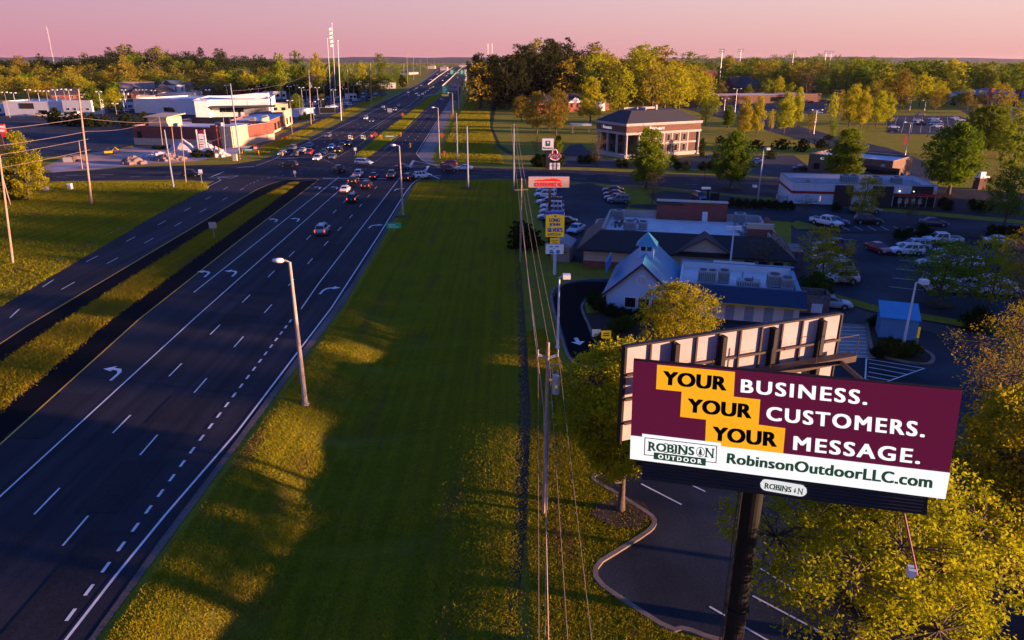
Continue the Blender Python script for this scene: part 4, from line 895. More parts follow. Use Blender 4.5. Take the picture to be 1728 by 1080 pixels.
# lot behind the yellow sign
for u, v, k, c, lb, g in ((927, 318, 'sedan', 'navy', 'dark car hidden behind the wide tan sign', 0), (922, 325, 'sedan', 'lightblue', 'pale blue car farthest in the row left of the dark sign pole', 0), (920, 334, 'suv', 'white', 'white SUV at the top of the row of parked white cars', 0), (924, 345, 'sedan', 'white', 'white saloon below the top white SUV', 0),
      (932, 347, 'suv', 'maroon', 'dark red SUV among the parked white cars', 0), (931, 354, 'suv', 'white', 'white SUV in the middle of the row left of the yellow sign', 0), (931, 363, 'suv', 'silver', 'silver SUV just above the yellow sign', 0), (928, 371, 'sedan', 'lightblue', 'pale blue car half hidden by the yellow sign', 0), (952, 379, 'sedan', 'black', 'black car sticking out right of the yellow sign', 0)):
    car(u, v, 172, k, c, lb)
for u, v, a, k, c, lb in ((1034, 325, 172, 'sedan', 'navy', 'dark blue car farthest in the short row by the grass'), (1036, 332, 172, 'sedan', 'black', 'black car second in the short row by the grass'), (1038, 338, 172, 'sedan', 'blue', 'blue car third in the short row by the grass'), (1044, 343, 172, 'suv', 'grey', 'grey car nearest in the short row by the grass'),
      (972, 392, -118, 'sedan', 'lightblue', 'light blue saloon alone behind the tan shed'), (1000, 650, 95, 'suv', 'black', 'black SUV at the kerb left of the slender yellow tree'), (1401, 519, -15, 'sedan', 'silver', 'silver saloon leaving the slatted enclosure'),
      (1179, 338, -80, 'suv', 'navy', 'dark SUV at the small order board'), (1393, 381, -55, 'pickup', 'white', 'white pickup at the end of the angled bays'), (1409, 379, -20, 'sedan', 'blue', 'blue saloon behind the white pickup'), (1464, 378, -15, 'suv', 'black', 'black SUV in front of the wall with the red stripe'),
      (1459, 360, -8, 'pickup', 'tan', 'tan pickup close to the wall with the red stripe'), (1574, 381, -15, 'sedan', 'navy', 'dark blue saloon alone under the leafless tree'), (1480, 425, -75, 'sedan', 'red', 'red saloon driving through the parking lot'),
      (1529, 430, 172, 'suv', 'white', 'large white SUV in the middle parking row'), (1541, 422, 172, 'suv', 'lightblue', 'pale blue SUV half hidden behind the large white SUV'), (1589, 412, 172, 'pickup', 'white', 'white pickup at the head of the middle parking row'),
      (1604, 431, 172, 'sedan', 'silver', 'silver saloon below the white pickup'), (1611, 441, 172, 'sedan', 'grey', 'grey saloon in the shade of the spreading tree'), (1575, 450, 172, 'sedan', 'lightblue', 'pale car behind the crown of the spreading tree'), (1626, 454, 172, 'suv', 'white', 'white car right of the spreading tree'),
      (1587, 485, -8, 'suv', 'silver', 'silver SUV behind the nearest white minivan'), (1592, 493, -8, 'van', 'white', 'white minivan at the trunk of the spreading tree'), (1643, 489, -30, 'sedan', 'lightblue', 'pale blue car nose to nose with the tan pickup'), (1681, 499, -5, 'pickup', 'white', 'white pickup nearest to the right picture edge'),
      (1678, 486, -5, 'suv', 'white', 'white SUV behind the pickup nearest to the right edge'), (1687, 413, -10, 'sedan', 'white', 'white saloon parked alone by the dark shrubs at the right'),
      (1416, 477, 174, 'suv', 'white', 'white SUV nearest of the cars at the right end of the brown roof'), (1408, 468, 174, 'sedan', 'black', 'black saloon behind the nearest white SUV'), (1409, 460, 174, 'suv', 'silver', 'silver boxy SUV with a dark spare wheel behind the black saloon'), (1401, 430, 174, 'pickup', 'red', 'red pickup behind the low yellow tree'),
      (1396, 442, 174, 'sedan', 'silver', 'silver saloon half covered by the low yellow tree'), (1398, 421, 174, 'suv', 'navy', 'dark SUV farthest of the cars at the low yellow tree'), (1517, 303, -15, 'suv', 'lightblue', 'pale blue SUV beside the brown brick shop'), (1463, 301, -10, 'sedan', 'grey', 'grey car under the shop wall behind the dense green tree'),
      (1351, 288, 10, 'sedan', 'black', 'black car left of the brown brick shop'), (1274, 276, 170, 'sedan', 'lightblue', 'pale car in the bank car park'), (1264, 280, 170, 'sedan', 'navy', 'dark car in the bank car park')):
    car(u, v, a, k, c, lb)
for u, v, k, c in ((1507, 217, 'sedan', 'white'), (1505, 222, 'sedan', 'navy'), (1548, 206, 'suv', 'white'), (1553, 211, 'sedan', 'black'), (1574, 203, 'sedan', 'lightblue'), (1579, 207, 'sedan', 'white'), (1577, 212, 'suv', 'silver'), (1581, 216, 'suv', 'white'), (1552, 195, 'sedan', 'tan'), (1612, 202, 'sedan', 'white'), (1619, 205, 'sedan', 'white'), (1380, 192, 'sedan', 'lightblue'), (1398, 174, 'suv', 'black'), (1368, 174, 'sedan', 'black'), (1355, 183, 'sedan', 'black'), (1698, 187, 'sedan', 'lightblue'), (1722, 186, 'suv', 'white'), (1708, 184, 'sedan', 'white')):
    car(u, v, rc.choice([-8, 172]), k, c, '%s car parked on the campus behind the slim golden trees' % {'lightblue': 'pale blue', 'navy': 'dark blue'}.get(c, c), '', 'cars parked on the campus', True)
# dealer lots on the left
for u0, u1, v, n in ((505, 640, 166, 14), (510, 630, 171, 12), (520, 600, 178, 8), (150, 232, 185, 9), (190, 232, 189, 5), (420, 480, 163, 5), (560, 640, 160, 9)):
    for i in range(n):
        c = rc.choice(['white', 'white', 'silver', 'lightblue', 'blue', 'black', 'navy', 'grey'])
        nm = {'lightblue': 'pale blue', 'navy': 'dark blue'}.get(c, c)
        car(u0 + (u1 - u0) * (i + rc.uniform(-.2, .2)) / n, v + rc.uniform(-.6, .6), rc.choice([60, 120, 240, 100]), rc.choice(['sedan', 'suv', 'suv', 'pickup']), c, '%s car in the packed rows of the dealer lot' % nm, '', 'cars on the dealer lot', True)
for i, (u, v) in enumerate(((556, 184), (564, 182), (572, 180), (580, 177), (587, 175))): car(u, v, 20, 'van' if i < 3 else 'suv', 'white', 'white van in the line of white vehicles facing the highway verge', '', 'white vehicles along the verge', True)
for u, v, c in ((60, 195, 'blue'), (52, 196, 'navy'), (68, 197, 'tan'), (460, 197, 'lightblue'), (436, 200, 'white'), (470, 196, 'black'), (412, 204, 'blue')): car(u, v, 10, 'suv', c, '%s car parked close to the white dealer building fronts' % {'lightblue': 'pale blue', 'navy': 'dark blue'}.get(c, c), '', 'cars by the white dealer buildings', True)
# ---------------------------------------------------------------- buildings
def frame(p0, p1):
    return p0, math.atan2(p1[1] - p0[1], p1[0] - p0[0]), math.hypot(p1[0] - p0[0], p1[1] - p0[1])
class Bld:
    """local x along the front, y going back"""
    def __init__(s, name, label, p0, p1, dp, h, cat='building', group=None):
        o, a, L = frame(p0, p1); s.L = L; s.D = dp; s.h = h; s.r = T(name, label, cat, (o[0], o[1], 0), a, group); s.wins = {}
    def part(s, name, mb, mats, parent=None, smooth=False): return mb.build(name, mats, parent or s.r, smooth)
    def face(s, f, x0, x1, z0, z1, d0, d1):
        """box on face f (0 front 1 right 2 back 3 left) from distance d0 to d1 out of the wall"""
        L, D = s.L, s.D
        return [lambda: (x0, x1, -d1, -d0, z0, z1), lambda: (L + d0, L + d1, x0, x1, z0, z1), lambda: (x0, x1, D + d0, D + d1, z0, z1), lambda: (-d1, -d0, x0, x1, z0, z1)][f]()
    def window(s, f, x0, x1, z0, z1, frame=m_white, name='window', glass=m_glass, mull=0):
        fr = MB(); t = .09
        for a in ((x0, x1, z0, z0 + t), (x0, x1, z1 - t, z1), (x0, x0 + t, z0 + t, z1 - t), (x1 - t, x1, z0 + t, z1 - t)): fr.box(*s.face(f, *a, -.01, .07))
        for i in range(mull): xm = x0 + (x1 - x0) * (i + 1) / (mull + 1); fr.box(*s.face(f, xm - .03, xm + .03, z0 + t, z1 - t, -.01, .06))
        o = s.part(name, fr, frame); s.part('pane', MB().box(*s.face(f, x0 + t, x1 - t, z0 + t, z1 - t, -.01, .03)), glass, o)
        return o
    def door(s, f, x0, x1, z1=2.2, mat=None): return s.part('door', MB().box(*s.face(f, x0, x1, .02, z1, -.01, .06)), mat or m_glass)
    def parapet_roof(s, wall, roof, h=None, ph=.7, th=.3, cap=None):
        h = h or s.h; L, D = s.L, s.D; m = MB(); m.box(0, L, 0, th, 0, h); m.box(0, L, D - th, D, 0, h); m.box(0, th, th, D - th, 0, h); m.box(L - th, L, th, D - th, 0, h)
        s.part('wall', m, wall); s.part('roof', MB().box(th, L - th, th, D - th, h - ph - .2, h - ph), roof)
        c = MB(); e = .06
        for a in ((-e, L + e, -e, th + e), (-e, L + e, D - th - e, D + e), (-e, th + e, th + e, D - th - e), (L - th - e, L + e, th + e, D - th - e)): c.box(*a, h, h + .08)
        s.part('parapet_cap', c, cap or m_conc)
    def hip(s, mat, h, rise, ov=.5, gable=False, wall=None):
        L, D = s.L, s.D; x0, x1, y0, y1 = -ov, L + ov, -ov, D + ov; m = MB(); i = min(L, D) / 2 if not gable else -.0
        if L >= D: a, b = (x0 + (0 if gable else D / 2 + ov), D / 2), (x1 - (0 if gable else D / 2 + ov), D / 2)
        else: a, b = (L / 2, y0 + (0 if gable else L / 2 + ov)), (L / 2, y1 - (0 if gable else L / 2 + ov))
        V = [(x0, y0, h), (x1, y0, h), (x1, y1, h), (x0, y1, h), (*a, h + rise), (*b, h + rise)]
        if L >= D: Fs = [(0, 1, 5, 4), (2, 3, 4, 5), (1, 2, 5), (3, 0, 4)]
        else: Fs = [(0, 1, 4), (1, 2, 5, 4), (2, 3, 5), (3, 0, 4, 5)]
        m.add(V, Fs); m.add([(x, y, z - .18) for x, y, z in V[:4]] + V[:4], [(3, 2, 1, 0), (0, 1, 5, 4), (1, 2, 6, 5), (2, 3, 7, 6), (3, 0, 4, 7)])
        if gable and wall:
            g = MB()
            if L >= D:
                for x in (0.02, L - .02): g.add([(x, 0, h - .02), (x, D, h - .02), (x, D / 2, h + rise * D / (D + 2 * ov) - .05)], [(0, 1, 2)])
            else:
                for y in (.02, D - .02): g.add([(0, y, h - .02), (L, y, h - .02), (L / 2, y, h + rise * L / (L + 2 * ov) - .05)], [(0, 1, 2)])
            s.part('gable_wall', g, wall)
        return s.part('roof', m, mat)
def hvac(mb, x, y, z, sx, sy, sz, fans=1):
    mb.box(x, x + sx, y, y + sy, z + .12, z + sz, 0); mb.box(x + .1, x + sx - .1, y + .1, y + sy - .1, z, z + .12, 1)
    for k in range(8): mb.box(x - .015, x, y + .1 + k * (sy - .2) / 8, y + .1 + (k + .5) * (sy - .2) / 8, z + .3, z + sz - .2, 1)
    for k in range(9): mb.box(x + .1 + k * (sx - .2) / 9, x + .1 + (k + .45) * (sx - .2) / 9, y - .015, y, z + .3, z + sz - .2, 1)
    for i in range(fans):
        cx = x + sx * (i + .5) / fans; mb.tube([(cx, y + sy / 2, z + sz), (cx, y + sy / 2, z + sz + .12)], min(sx / fans, sy) * .36, 12, 1)
def hvac_part(b, *units):
    for u in units: m = MB(); hvac(m, *u); b.part('air_conditioner', m, [m_hvac, M('hvac_grille', (.08, .085, .09), .6, .1)])
m_blue = M('blue_metal_roof', (.045, .27, .44), .45, .08, 1, spec=.4, seam=(1, .42)); m_bluex = M('blue_metal_awning', (.008, .035, .10), .45, .08, 1, spec=.4, seam=(0, .42)); m_navy = M('navy_metal', (.012, .04, .13), .5, .08); m_stripe = M('grey_blue_stripe', (.30, .37, .46), .8, .06)
m_yband = M('yellow_trim', (.62, .36, .01), .6, .05); m_brown = M('brown_metal_roof', (.028, .021, .022), .55, .12, 1, spec=.3, seam=(0, .4)); m_brown2 = M('brown_panel', (.055, .038, .036), .7, .1, 1); m_redp = M('red_paint', (.42, .025, .02), .6, .06)
m_shing = M('dark_shingle', (.05, .048, .055), .9, .2, 4); m_shingb = M('brown_shingle', (.09, .06, .055), .9, .2, 4); m_wallb = M('pale_lap_siding', (.44, .64, .86), .75, .05, 1); m_fasc = M('fascia_cream', (.42, .38, .36), .8, .08)

# the blue gabled drive-through restaurant
b = Bld('drive_through_restaurant', 'blue and white restaurant with a steep blue gable, cupola and flat roof full of machines', G(1022, 526), G(1138, 536), 11.5, 3.1)
gw, eh, ah = 7.9, 2.5, 6.1; ov = .45
w_ = MB(); w_.add([(0, 0, 0), (gw, 0, 0), (gw, 0, eh), (gw / 2, 0, ah), (0, 0, eh)], [(0, 1, 2, 3, 4)]); w_.add([(0, 12, 0), (gw, 12, 0), (gw, 12, eh), (gw / 2, 12, ah), (0, 12, eh)], [(4, 3, 2, 1, 0)])
w_.add([(0, 0, 0), (0, 12, 0), (0, 12, eh), (0, 0, eh)], [(3, 2, 1, 0)]); w_.add([(gw, 0, 0), (gw, 12, 0), (gw, 12, eh), (gw, 0, eh)], [(0, 1, 2, 3)]); b.part('gable_wall', w_, m_wallb)
k_ = (ah - eh) / (gw / 2); rf = MB()
for s in (-1, 1):
    xe = gw / 2 + s * (gw / 2 + ov); ze = eh - ov * k_
    q = [(gw / 2, -.4, ah + .02), (xe, -.4, ze + .02), (xe, 12.4, ze + .02), (gw / 2, 12.4, ah + .02)]; t = [(x, y, z + .16) for x, y, z in q]
    rf.add(q + t, [(3, 2, 1, 0), (4, 5, 6, 7), (0, 1, 5, 4), (1, 2, 6, 5), (2, 3, 7, 6)] if s < 0 else [(0, 1, 2, 3), (7, 6, 5, 4), (4, 5, 1, 0), (5, 6, 2, 1), (6, 7, 3, 2)], 0)
b.part('roof', rf, m_blue)
for nm, mt_, d0, d1, yy in (('gable_fascia', m_navy, -.12, .20, -.44), ('gable_trim', m_yband, -.24, -.12, -.42)):
    tr = MB()
    for s in (-1, 1):
        xe = gw / 2 + s * (gw / 2 + ov); ze = eh - ov * k_
        tr.add([(gw / 2, yy, ah + d0), (xe, yy, ze + d0), (xe, yy, ze + d1), (gw / 2, yy, ah + d1), (gw / 2, -.36, ah + d0), (xe, -.36, ze + d0), (xe, -.36, ze + d1), (gw / 2, -.36, ah + d1)], [(0, 1, 2, 3), (7, 6, 5, 4), (0, 4, 5, 1), (3, 2, 6, 7)])
    b.part(nm, tr, mt_)
rw = MB(); rw.tube([(gw / 2, .02, 4.15), (gw / 2, -.06, 4.15)], .62, 24); o_ = b.part('round_window', rw, m_white); b.part('pane', MB().tube([(gw / 2, -.03, 4.15), (gw / 2, -.08, 4.15)], .5, 24), M('frosted_panel', (.50, .56, .62), .5, .05), o_)
for i in range(3): b.window(0, 2.1 + i * 1.55, 3.5 + i * 1.55, .75, 2.1)
cu = MB(); cx, cy = gw / 2, 5.2; cu.box(cx - .85, cx + .85, cy - .85, cy + .85, ah - 1.0, ah + 1.15, 0); o_ = b.part('cupola', cu, m_wallb)
b.part('cupola_roof', MB().add([(cx - 1.25, cy - 1.25, ah + 1.1), (cx + 1.25, cy - 1.25, ah + 1.1), (cx + 1.25, cy + 1.25, ah + 1.1), (cx - 1.25, cy + 1.25, ah + 1.1), (cx, cy, ah + 2.6)], [(0, 1, 4), (1, 2, 4), (2, 3, 4), (3, 0, 4), (3, 2, 1, 0)]), M('blue_cupola_roof', (.045, .27, .44), .45, .08, 1), o_)
for x in (-.62, .08): b.part('cupola_window', MB().box(cx + x, cx + x + .54, cy - .88, cy - .84, ah + .45, ah + .95).box(cx + .84, cx + .88, cy + x, cy + x + .54, ah + .45, ah + .95), m_glass, o_)
b.part('roof_sign_frame', MB().box(-.9, -.75, 5, 9.6, 3.2, 4.7), M('blue_panel', (.10, .27, .48), .5, .05)); x0, x1 = 8.1, 21.4
m = MB(); m.box(x0, x1, .9, 1.2, 0, 3.5); m.box(x0, x0 + .25, 1.2, 11.2, 2.4, 3.5); m.box(x1 - .3, x1, 1.2, 11.2, 0, 3.5); m.box(x0, x1 - .3, 10.9, 11.2, 0, 3.9); m.box(x1 - 9.5, x1 - 4.5, 10.85, 10.9, 3.5, 4.25); b.part('wall', m, m_bwhite)
b.part('flat_roof', MB().box(x0 + .25, x1 - .3, 1.2, 10.9, 2.8, 3.05), m_roofw)
b.part('parapet_cap', MB().box(x0, x1 + .1, 10.8, 11.3, 3.9, 3.98).box(x1 - .4, x1 + .1, .8, 10.8, 3.5, 3.6), m_blue)
aw = MB(); aw.add([(x0 + .4, -.5, 2.35), (x1 + .5, -.5, 2.35), (x1 + .5, .85, 4.0), (x0 + .4, .85, 4.0), (x0 + .4, .9, 2.35), (x1 + .5, .9, 2.35), (x1 + .5, 1.25, 4.0), (x0 + .4, 1.25, 4.0)], [(0, 1, 2, 3), (3, 2, 6, 7), (0, 3, 7, 4), (1, 5, 6, 2), (1, 0, 4, 5)]); b.part('mansard_awning', aw, m_bluex)
b.part('yellow_band', MB().box(x0 + .35, x1 + .55, -.56, -.45, 2.27, 2.42), m_yband)
st = MB()
for i in range(6): st.box(x0 + 1.2 + i * 2.1, x0 + 2.2 + i * 2.1, .86, .9, 0, 2.3)
b.part('wall_stripe', st, m_stripe); b.part('entry_block', MB().box(6.6, 8.2, .3, 2.4, 0, 2.75), m_bwhite)
hvac_part(b, (10.2, 4.2, 3.05, 2.1, 1.7, 1.5, 2), (12.5, 4.8, 3.05, 1.3, 1.3, 1.5, 1), (14.6, 3.6, 3.05, 2.6, 1.4, .85, 1), (18.0, 4.6, 3.05, 1.6, 1.5, 1.5, 1), (19.5, 4.2, 3.05, 1.4, 1.5, 1.3, 1))
vt = MB()
for x, y in ((9.3, 2.6), (11.6, 2.2), (16.5, 6.5), (15.4, 8.2), (17.2, 2.2), (20.6, 8)): vt.tube([(x, y, 3.05), (x, y, 3.7)], .12, 6)
vt.box(17.0, 18.0, 2.2, 2.9, 3.05, 3.4); b.part('roof_vent', vt, m_hvac)
# brown roofed steak restaurant
b = Bld('steak_restaurant', 'long tan and brick restaurant with a dark brown metal roof and white flat top', G(984, 450), G(1326, 470), 18.5, 4.9); L = b.L
w_ = MB(); w_.box(0, L, 0, .3, .95, 3.2); w_.box(0, .3, .3, 18, .95, 3.2); w_.box(L - .3, L, .3, 18, .95, 3.2); w_.box(.3, L - .3, 18.2, 18.5, 0, 3.2); b.part('wall', w_, m_tan)
b.part('brick_base', MB().box(-.04, L + .04, -.04, .34, 0, .95).box(-.04, .34, .34, 18, 0, .95).box(L - .34, L + .04, .34, 18, 0, .95), m_brick)
O = .9; a0, a1, r0 = -O, L + O, 3.0; ms = MB()
ms.add([(a0, -O, 2.75), (a1, -O, 2.75), (a1 - r0, r0, 4.9), (a0 + r0, r0, 4.9)], [(0, 1, 2, 3)]); ms.add([(a0, -O, 2.75), (a0 + r0, r0, 4.9), (a0 + r0, 12.5, 4.9), (a0, 13, 2.75)], [(3, 2, 1, 0)])
ms.add([(a1, -O, 2.75), (a1, 12, 2.75), (a1 - r0, 11.5, 4.9), (a1 - r0, r0, 4.9)], [(0, 1, 2, 3)]); ms.box(a0, a1, -O - .06, -O, 2.55, 2.78); ms.box(a0 - .06, a0, -O, 13, 2.55, 2.78); ms.box(a1, a1 + .06, -O, 12, 2.55, 2.78); b.part('roof', ms, m_brown)
b.part('soffit', MB().box(a0, a1, -O, .0, 2.55, 2.6), m_brown2)
gx, gwid = 16.6, 6.2; g = MB(); g.add([(gx - gwid / 2, -.25, .95), (gx + gwid / 2, -.25, .95), (gx + gwid / 2, -.25, 3.3), (gx, -.25, 5.0), (gx - gwid / 2, -.25, 3.3)], [(0, 1, 2, 3, 4)]); g.box(gx - gwid / 2, gx - gwid / 2 + .2, -.24, 0, 0, 3.2); g.box(gx + gwid / 2 - .2, gx + gwid / 2, -.24, 0, 0, 3.2); b.part('gable_wall', g, m_tan)
gr = MB()
for s in (-1, 1): gr.add([(gx, -1.0, 5.3), (gx + s * (gwid / 2 + .7), -1.0, 3.05), (gx + s * (gwid / 2 + .7), 1.6, 3.05), (gx, 3.4, 5.3), (gx, -1.0, 5.1), (gx + s * (gwid / 2 + .7), -1.0, 2.85), (gx + s * (gwid / 2 + .7), 1.6, 2.85), (gx, 3.4, 5.1)], [(0, 1, 2, 3), (0, 4, 5, 1), (1, 5, 6, 2), (7, 6, 5, 4)])
b.part('gable_roof', gr, m_shingb); b.window(0, gx - 1.9, gx + 1.9, 1.2, 1.95, m_brown2).location.y = -.26
pz = 5.05; pw = MB(); e0, e1 = a0 + r0, a1 - r0
pw.box(e0, e0 + .3, r0 + .3, 17, 3.2, pz); pw.box(e0 + .3, e1 - .3, 16.7, 17, 3.2, pz + .1); pw.box(e1 - .3, e1, r0 + .3, 17, 3.2, pz); b.part('parapet', pw, M('tan_parapet', (.42, .36, .33), .85, .12, .6)); b.part('flat_roof', MB().box(e0 + .3, e1 - .3, r0 + .05, 16.7, 3.7, 4.0), m_roofw)
bk = MB(); bk.box(9.6, 20.4, 16.1, 17.6, 3.9, 6.3); bk.box(13.8, 20.4, 16.2, 17.5, 6.3, 6.9); b.part('brick_tower', bk, m_brick); b.part('roof_door', MB().box(16.7, 17.5, 16.0, 16.1, 4.0, 5.5), m_white)
b.part('brick_sign_wall', MB().box(e1 - 3.0, e1 + .4, 5.2, 5.8, 3.2, 6.1).box(e1 - .2, e1 + .4, 5.8, 11, 3.2, 6.1), m_brick); b.part('sign_wall_cap', MB().box(e1 - 3.1, e1 + .5, 5.1, 5.9, 5.5, 6.2), m_tan); b.part('tower_cap', MB().box(9.5, 20.5, 16.0, 17.7, 6.9, 7.0), m_tan)
hvac_part(b, (5.0, 7.0, 4, 1.9, 1.6, 1.3, 1), (7.2, 7.6, 4, 1.3, 1.3, 1.2, 1), (3.0, 14.2, 4, 1.6, 1.2, 1.5, 1), (21.5, 9, 4, 2.0, 1.6, 1.1, 2), (21.7, 6.0, 4, 2.0, 1.5, .9, 1), (21.4, 14, 4, 1.7, 1.4, 1.8, 1))
ju = MB(); rr = random.Random(4)
for i in range(16): x, y = rr.uniform(3.2, 8), rr.uniform(8.5, 13); ju.gem((x, y, 4 + .25), (rr.uniform(.15, .5), rr.uniform(.15, .4), rr.uniform(.2, .5)), 6)
for i in range(5): ju.tube([(3 + i * 1.2, 9, 4.2), (4 + i * 1.1, 13.5, 4.3)], .06, 5)
b.part('roof_pipe', ju, M('rusty_duct', (.16, .12, .10), .7, .4, 2)); b.part('side_canopy', MB().box(L + .2, L + 2.8, 5.0, 10.0, 2.4, 2.55).box(L + 2.6, L + 2.8, 5, 5.2, 0, 2.4).box(L + 2.6, L + 2.8, 9.8, 10, 0, 2.4), m_brick)
for i in range(3): b.window(0, 22 + i * 1.9, 23.3 + i * 1.9, .2, 2.2, m_brown2, 'window')
b.part('neon_panel', MB().box(L + .02, L + .1, 1.0, 1.8, 1.0, 2.2), M('red_neon', (.8, .1, .05), .4, .05, emis=1.6, ecol=(1, .13, .06)))
# small tan shed by the yellow sign
p0, p1 = G(930, 441), G(961, 443)
b = Bld('storage_shed', 'small tan storage shed with a ridged pale roof behind the yellow sign', p0, p1, 4.2, 2.5); b.part('wall', MB().box(0, b.L, 0, 4.2, 0, 2.45), M('shed_siding', (.36, .29, .24), .85, .08, 1, seam=(2, .25))); b.hip(M('shed_roof', (.34, .30, .33), .6, .1, 1, seam=(1, .3)), 2.45, .8, .25, True, M('shed_gable', (.36, .29, .24), .85, .08)); b.door(1, 1.2, 2.6, 2.0, m_fasc); b.part('vent', MB().box(b.L * .55, b.L * .8, -.05, 0, 1.4, 1.6), m_black)
# blue shed on the island
b = Bld('utility_shed', 'blue shed with a blue mono pitch roof on a planted island in the car park', G(1481, 570), G(1544, 577), 2.6, 2.6); L = b.L
m_bs = M('blue_shed_siding', (.12, .30, .52), .65, .06, 1, seam=(0, .3)); b.part('wall', MB().add([(0, 0, .1), (L, 0, .1), (L, 2.6, .1), (0, 2.6, .1), (0, 0, 2.35), (L, 0, 2.35), (L, 2.6, 3.2), (0, 2.6, 3.2)], [(0, 1, 5, 4), (1, 2, 6, 5), (2, 3, 7, 6), (3, 0, 4, 7)]), m_bs)
b.part('roof', MB().add([(-.15, -.2, 2.33), (L + .15, -.2, 2.33), (L + .15, 2.8, 3.28), (-.15, 2.8, 3.28), (-.15, -.2, 2.43), (L + .15, -.2, 2.43), (L + .15, 2.8, 3.38), (-.15, 2.8, 3.38)], [(3, 2, 1, 0), (4, 5, 6, 7), (0, 1, 5, 4), (1, 2, 6, 5), (2, 3, 7, 6), (3, 0, 4, 7)]), M('bright_blue_roof', (.05, .28, .52), .45, .06, 1)); b.part('door', MB().box(L, L + .05, .7, 1.6, .12, 2.0), m_stripe)
# slatted enclosure beside the blue restaurant
x, y = G(1372, 530); e = T('slatted_enclosure', 'brown slatted bin enclosure at the right end of the blue restaurant', 'enclosure', (x, y, 0), R(-14))
sl = MB()
for k in range(8): sl.box(-1.4, 1.6, -.05, .05, .1 + k * .28, .3 + k * .28); sl.box(1.55, 1.65, .05, 3.0, .1 + k * .28, .3 + k * .28); sl.box(-1.4, 1.6, 3.0, 3.1, .1 + k * .28, .3 + k * .28)
sl.build('slat', M('weathered_board', (.20, .14, .13), .9, .25, 2), e); ps = MB()
for px_, py_ in ((-1.35, .1), (0, .1), (1.5, .1), (1.5, 2.9), (-1.35, 2.9)): ps.box(px_ - .06, px_ + .06, py_ - .06, py_ + .06, 0, 2.5)
ps.build('post', m_brown2, e); MB().box(-.3, .9, -.09, -.05, .2, 1.3).build('notice_board', m_white, e)
# white building with a red stripe
b = Bld('striped_restaurant', 'white flat roofed building with a red stripe and dark brown wall panels', G(1333, 346), G(1575, 353), 13, 4.6); L = b.L; b.parapet_roof(M('blue_white_wall', (.66, .68, .72), .8, .06), M('grey_roof_membrane', (.30, .30, .32), .8, .2, .6), 4.6, .9, .3, m_conc)
rs = MB(); rs.box(-.07, L + .5, -.09, -.02, 2.45, 2.95); rs.box(-.09, -.02, 0, 13, 2.45, 2.95); b.part('red_stripe', rs, m_redp)
for x0, x1, hh in ((8.2, 11.6, 4.3), (15.3, 19.2, 4.3), (22.6, 26.6, 4.45)): b.part('brown_panel', MB().box(x0, x1, -.35 if x0 < 20 else -.07, .02, 2.96 if x0 > 20 else 0, hh), m_brown2)
b.part('shopfront', MB().box(19.4, L - .1, -.05, .01, .3, 2.4), m_glass)
for i in range(4): b.part('window_poster', MB().box(20.4 + i * 1.25, 21.1 + i * 1.25, -.09, -.055, 1.0, 2.0), M('poster_paper', (.62, .40, .36), .7, .3, 2))
pl = MB()
for i in range(6): pl.box(19.4 + i * 1.25, 19.5 + i * 1.25, -.08, .0, .3, 2.4)
b.part('mullion', pl, m_steel); b.part('base_wall', MB().box(-.05, L, -.06, 0, 0, .35), m_brown2); put_text('lettering', "Arby's", xz(24.6, 27.0, 3.05, 3.75, -.6), m_redp, b.r, .01)
for i in range(2): b.part('wall_lamp', MB().box(20.3 + i * 2.6, 20.5 + i * 2.6, -.15, -.02, 3.3, 3.5), m_headon)
for x in (5.6, 13.6): b.part('wall_lamp', MB().box(x, x + .12, -.12, -.02, 1.0, 2.0), M('warm_wall_lamp', (.8, .6, .4), .5, .05, emis=.5, ecol=(1, .6, .3)))
hvac_part(b, (11, 6, 3.7, 3.2, 2, 1.6, 2), (17, 7, 3.7, 2.2, 2, 1.3, 1), (3, 3, 3.7, 1.2, 1, .8, 1), (21.5, 8, 3.7, 2, 1.5, 1.2, 1)); b.part('drive_up_box', MB().box(-2.2, -.2, 2.5, 3.4, 0, 1.7), m_bwhite)
# two storey brick bank standing cornerwise
PM = G(1058, 209, 10.2); PR = G(1184, 203, 10.2); b = Bld('brick_bank', 'two storey brick bank with white columns, pale cornices and a dark hipped roof', PM, PR, 16, 8.6); L = b.L
w_ = MB(); w_.box(4.5, L, .6, 15.6, .3, 7.0); w_.box(1.6, 4.5, 3.0, 15.6, .3, 7.0); b.part('wall', w_, m_brickb); b.part('brick_frieze', MB().box(0, L, 0, 16, 6.3, 7.9), M('warm_brick', (.15, .062, .045), .9, .12, 1, brick=(.3, .2, .15)))
b.part('cornice', MB().box(-.3, L + .3, -.3, 16.3, 7.9, 8.5).box(-.15, L + .15, -.15, 16.15, 5.75, 6.3), m_fasc); b.part('base', MB().box(0, L, .3, 15.8, 0, .9), m_fasc)
L0, D0 = b.L, 16; rm = MB(); i_ = 5.2; V = [(-.3, -.3, 8.5), (L + .3, -.3, 8.5), (L + .3, 16.3, 8.5), (-.3, 16.3, 8.5), (i_, i_, 11.2), (L - i_, i_, 11.2), (L - i_, 16 - i_, 11.2), (i_, 16 - i_, 11.2)]; rm.add(V, [(0, 1, 5, 4), (1, 2, 6, 5), (2, 3, 7, 6), (3, 0, 4, 7), (4, 5, 6, 7)]); b.part('roof', rm, m_shing); b.part('roof_parapet', MB().box(i_ + 1, L - i_ - 4, 16 - i_ - .4, 16 - i_, 11.2, 11.7).box(i_ + 6, i_ + 6.3, i_ + 1, 10, 11.2, 11.8), m_fasc); b.part('chimney', MB().box(15, 15.6, 6, 6.6, 11.2, 12.4), m_fasc)
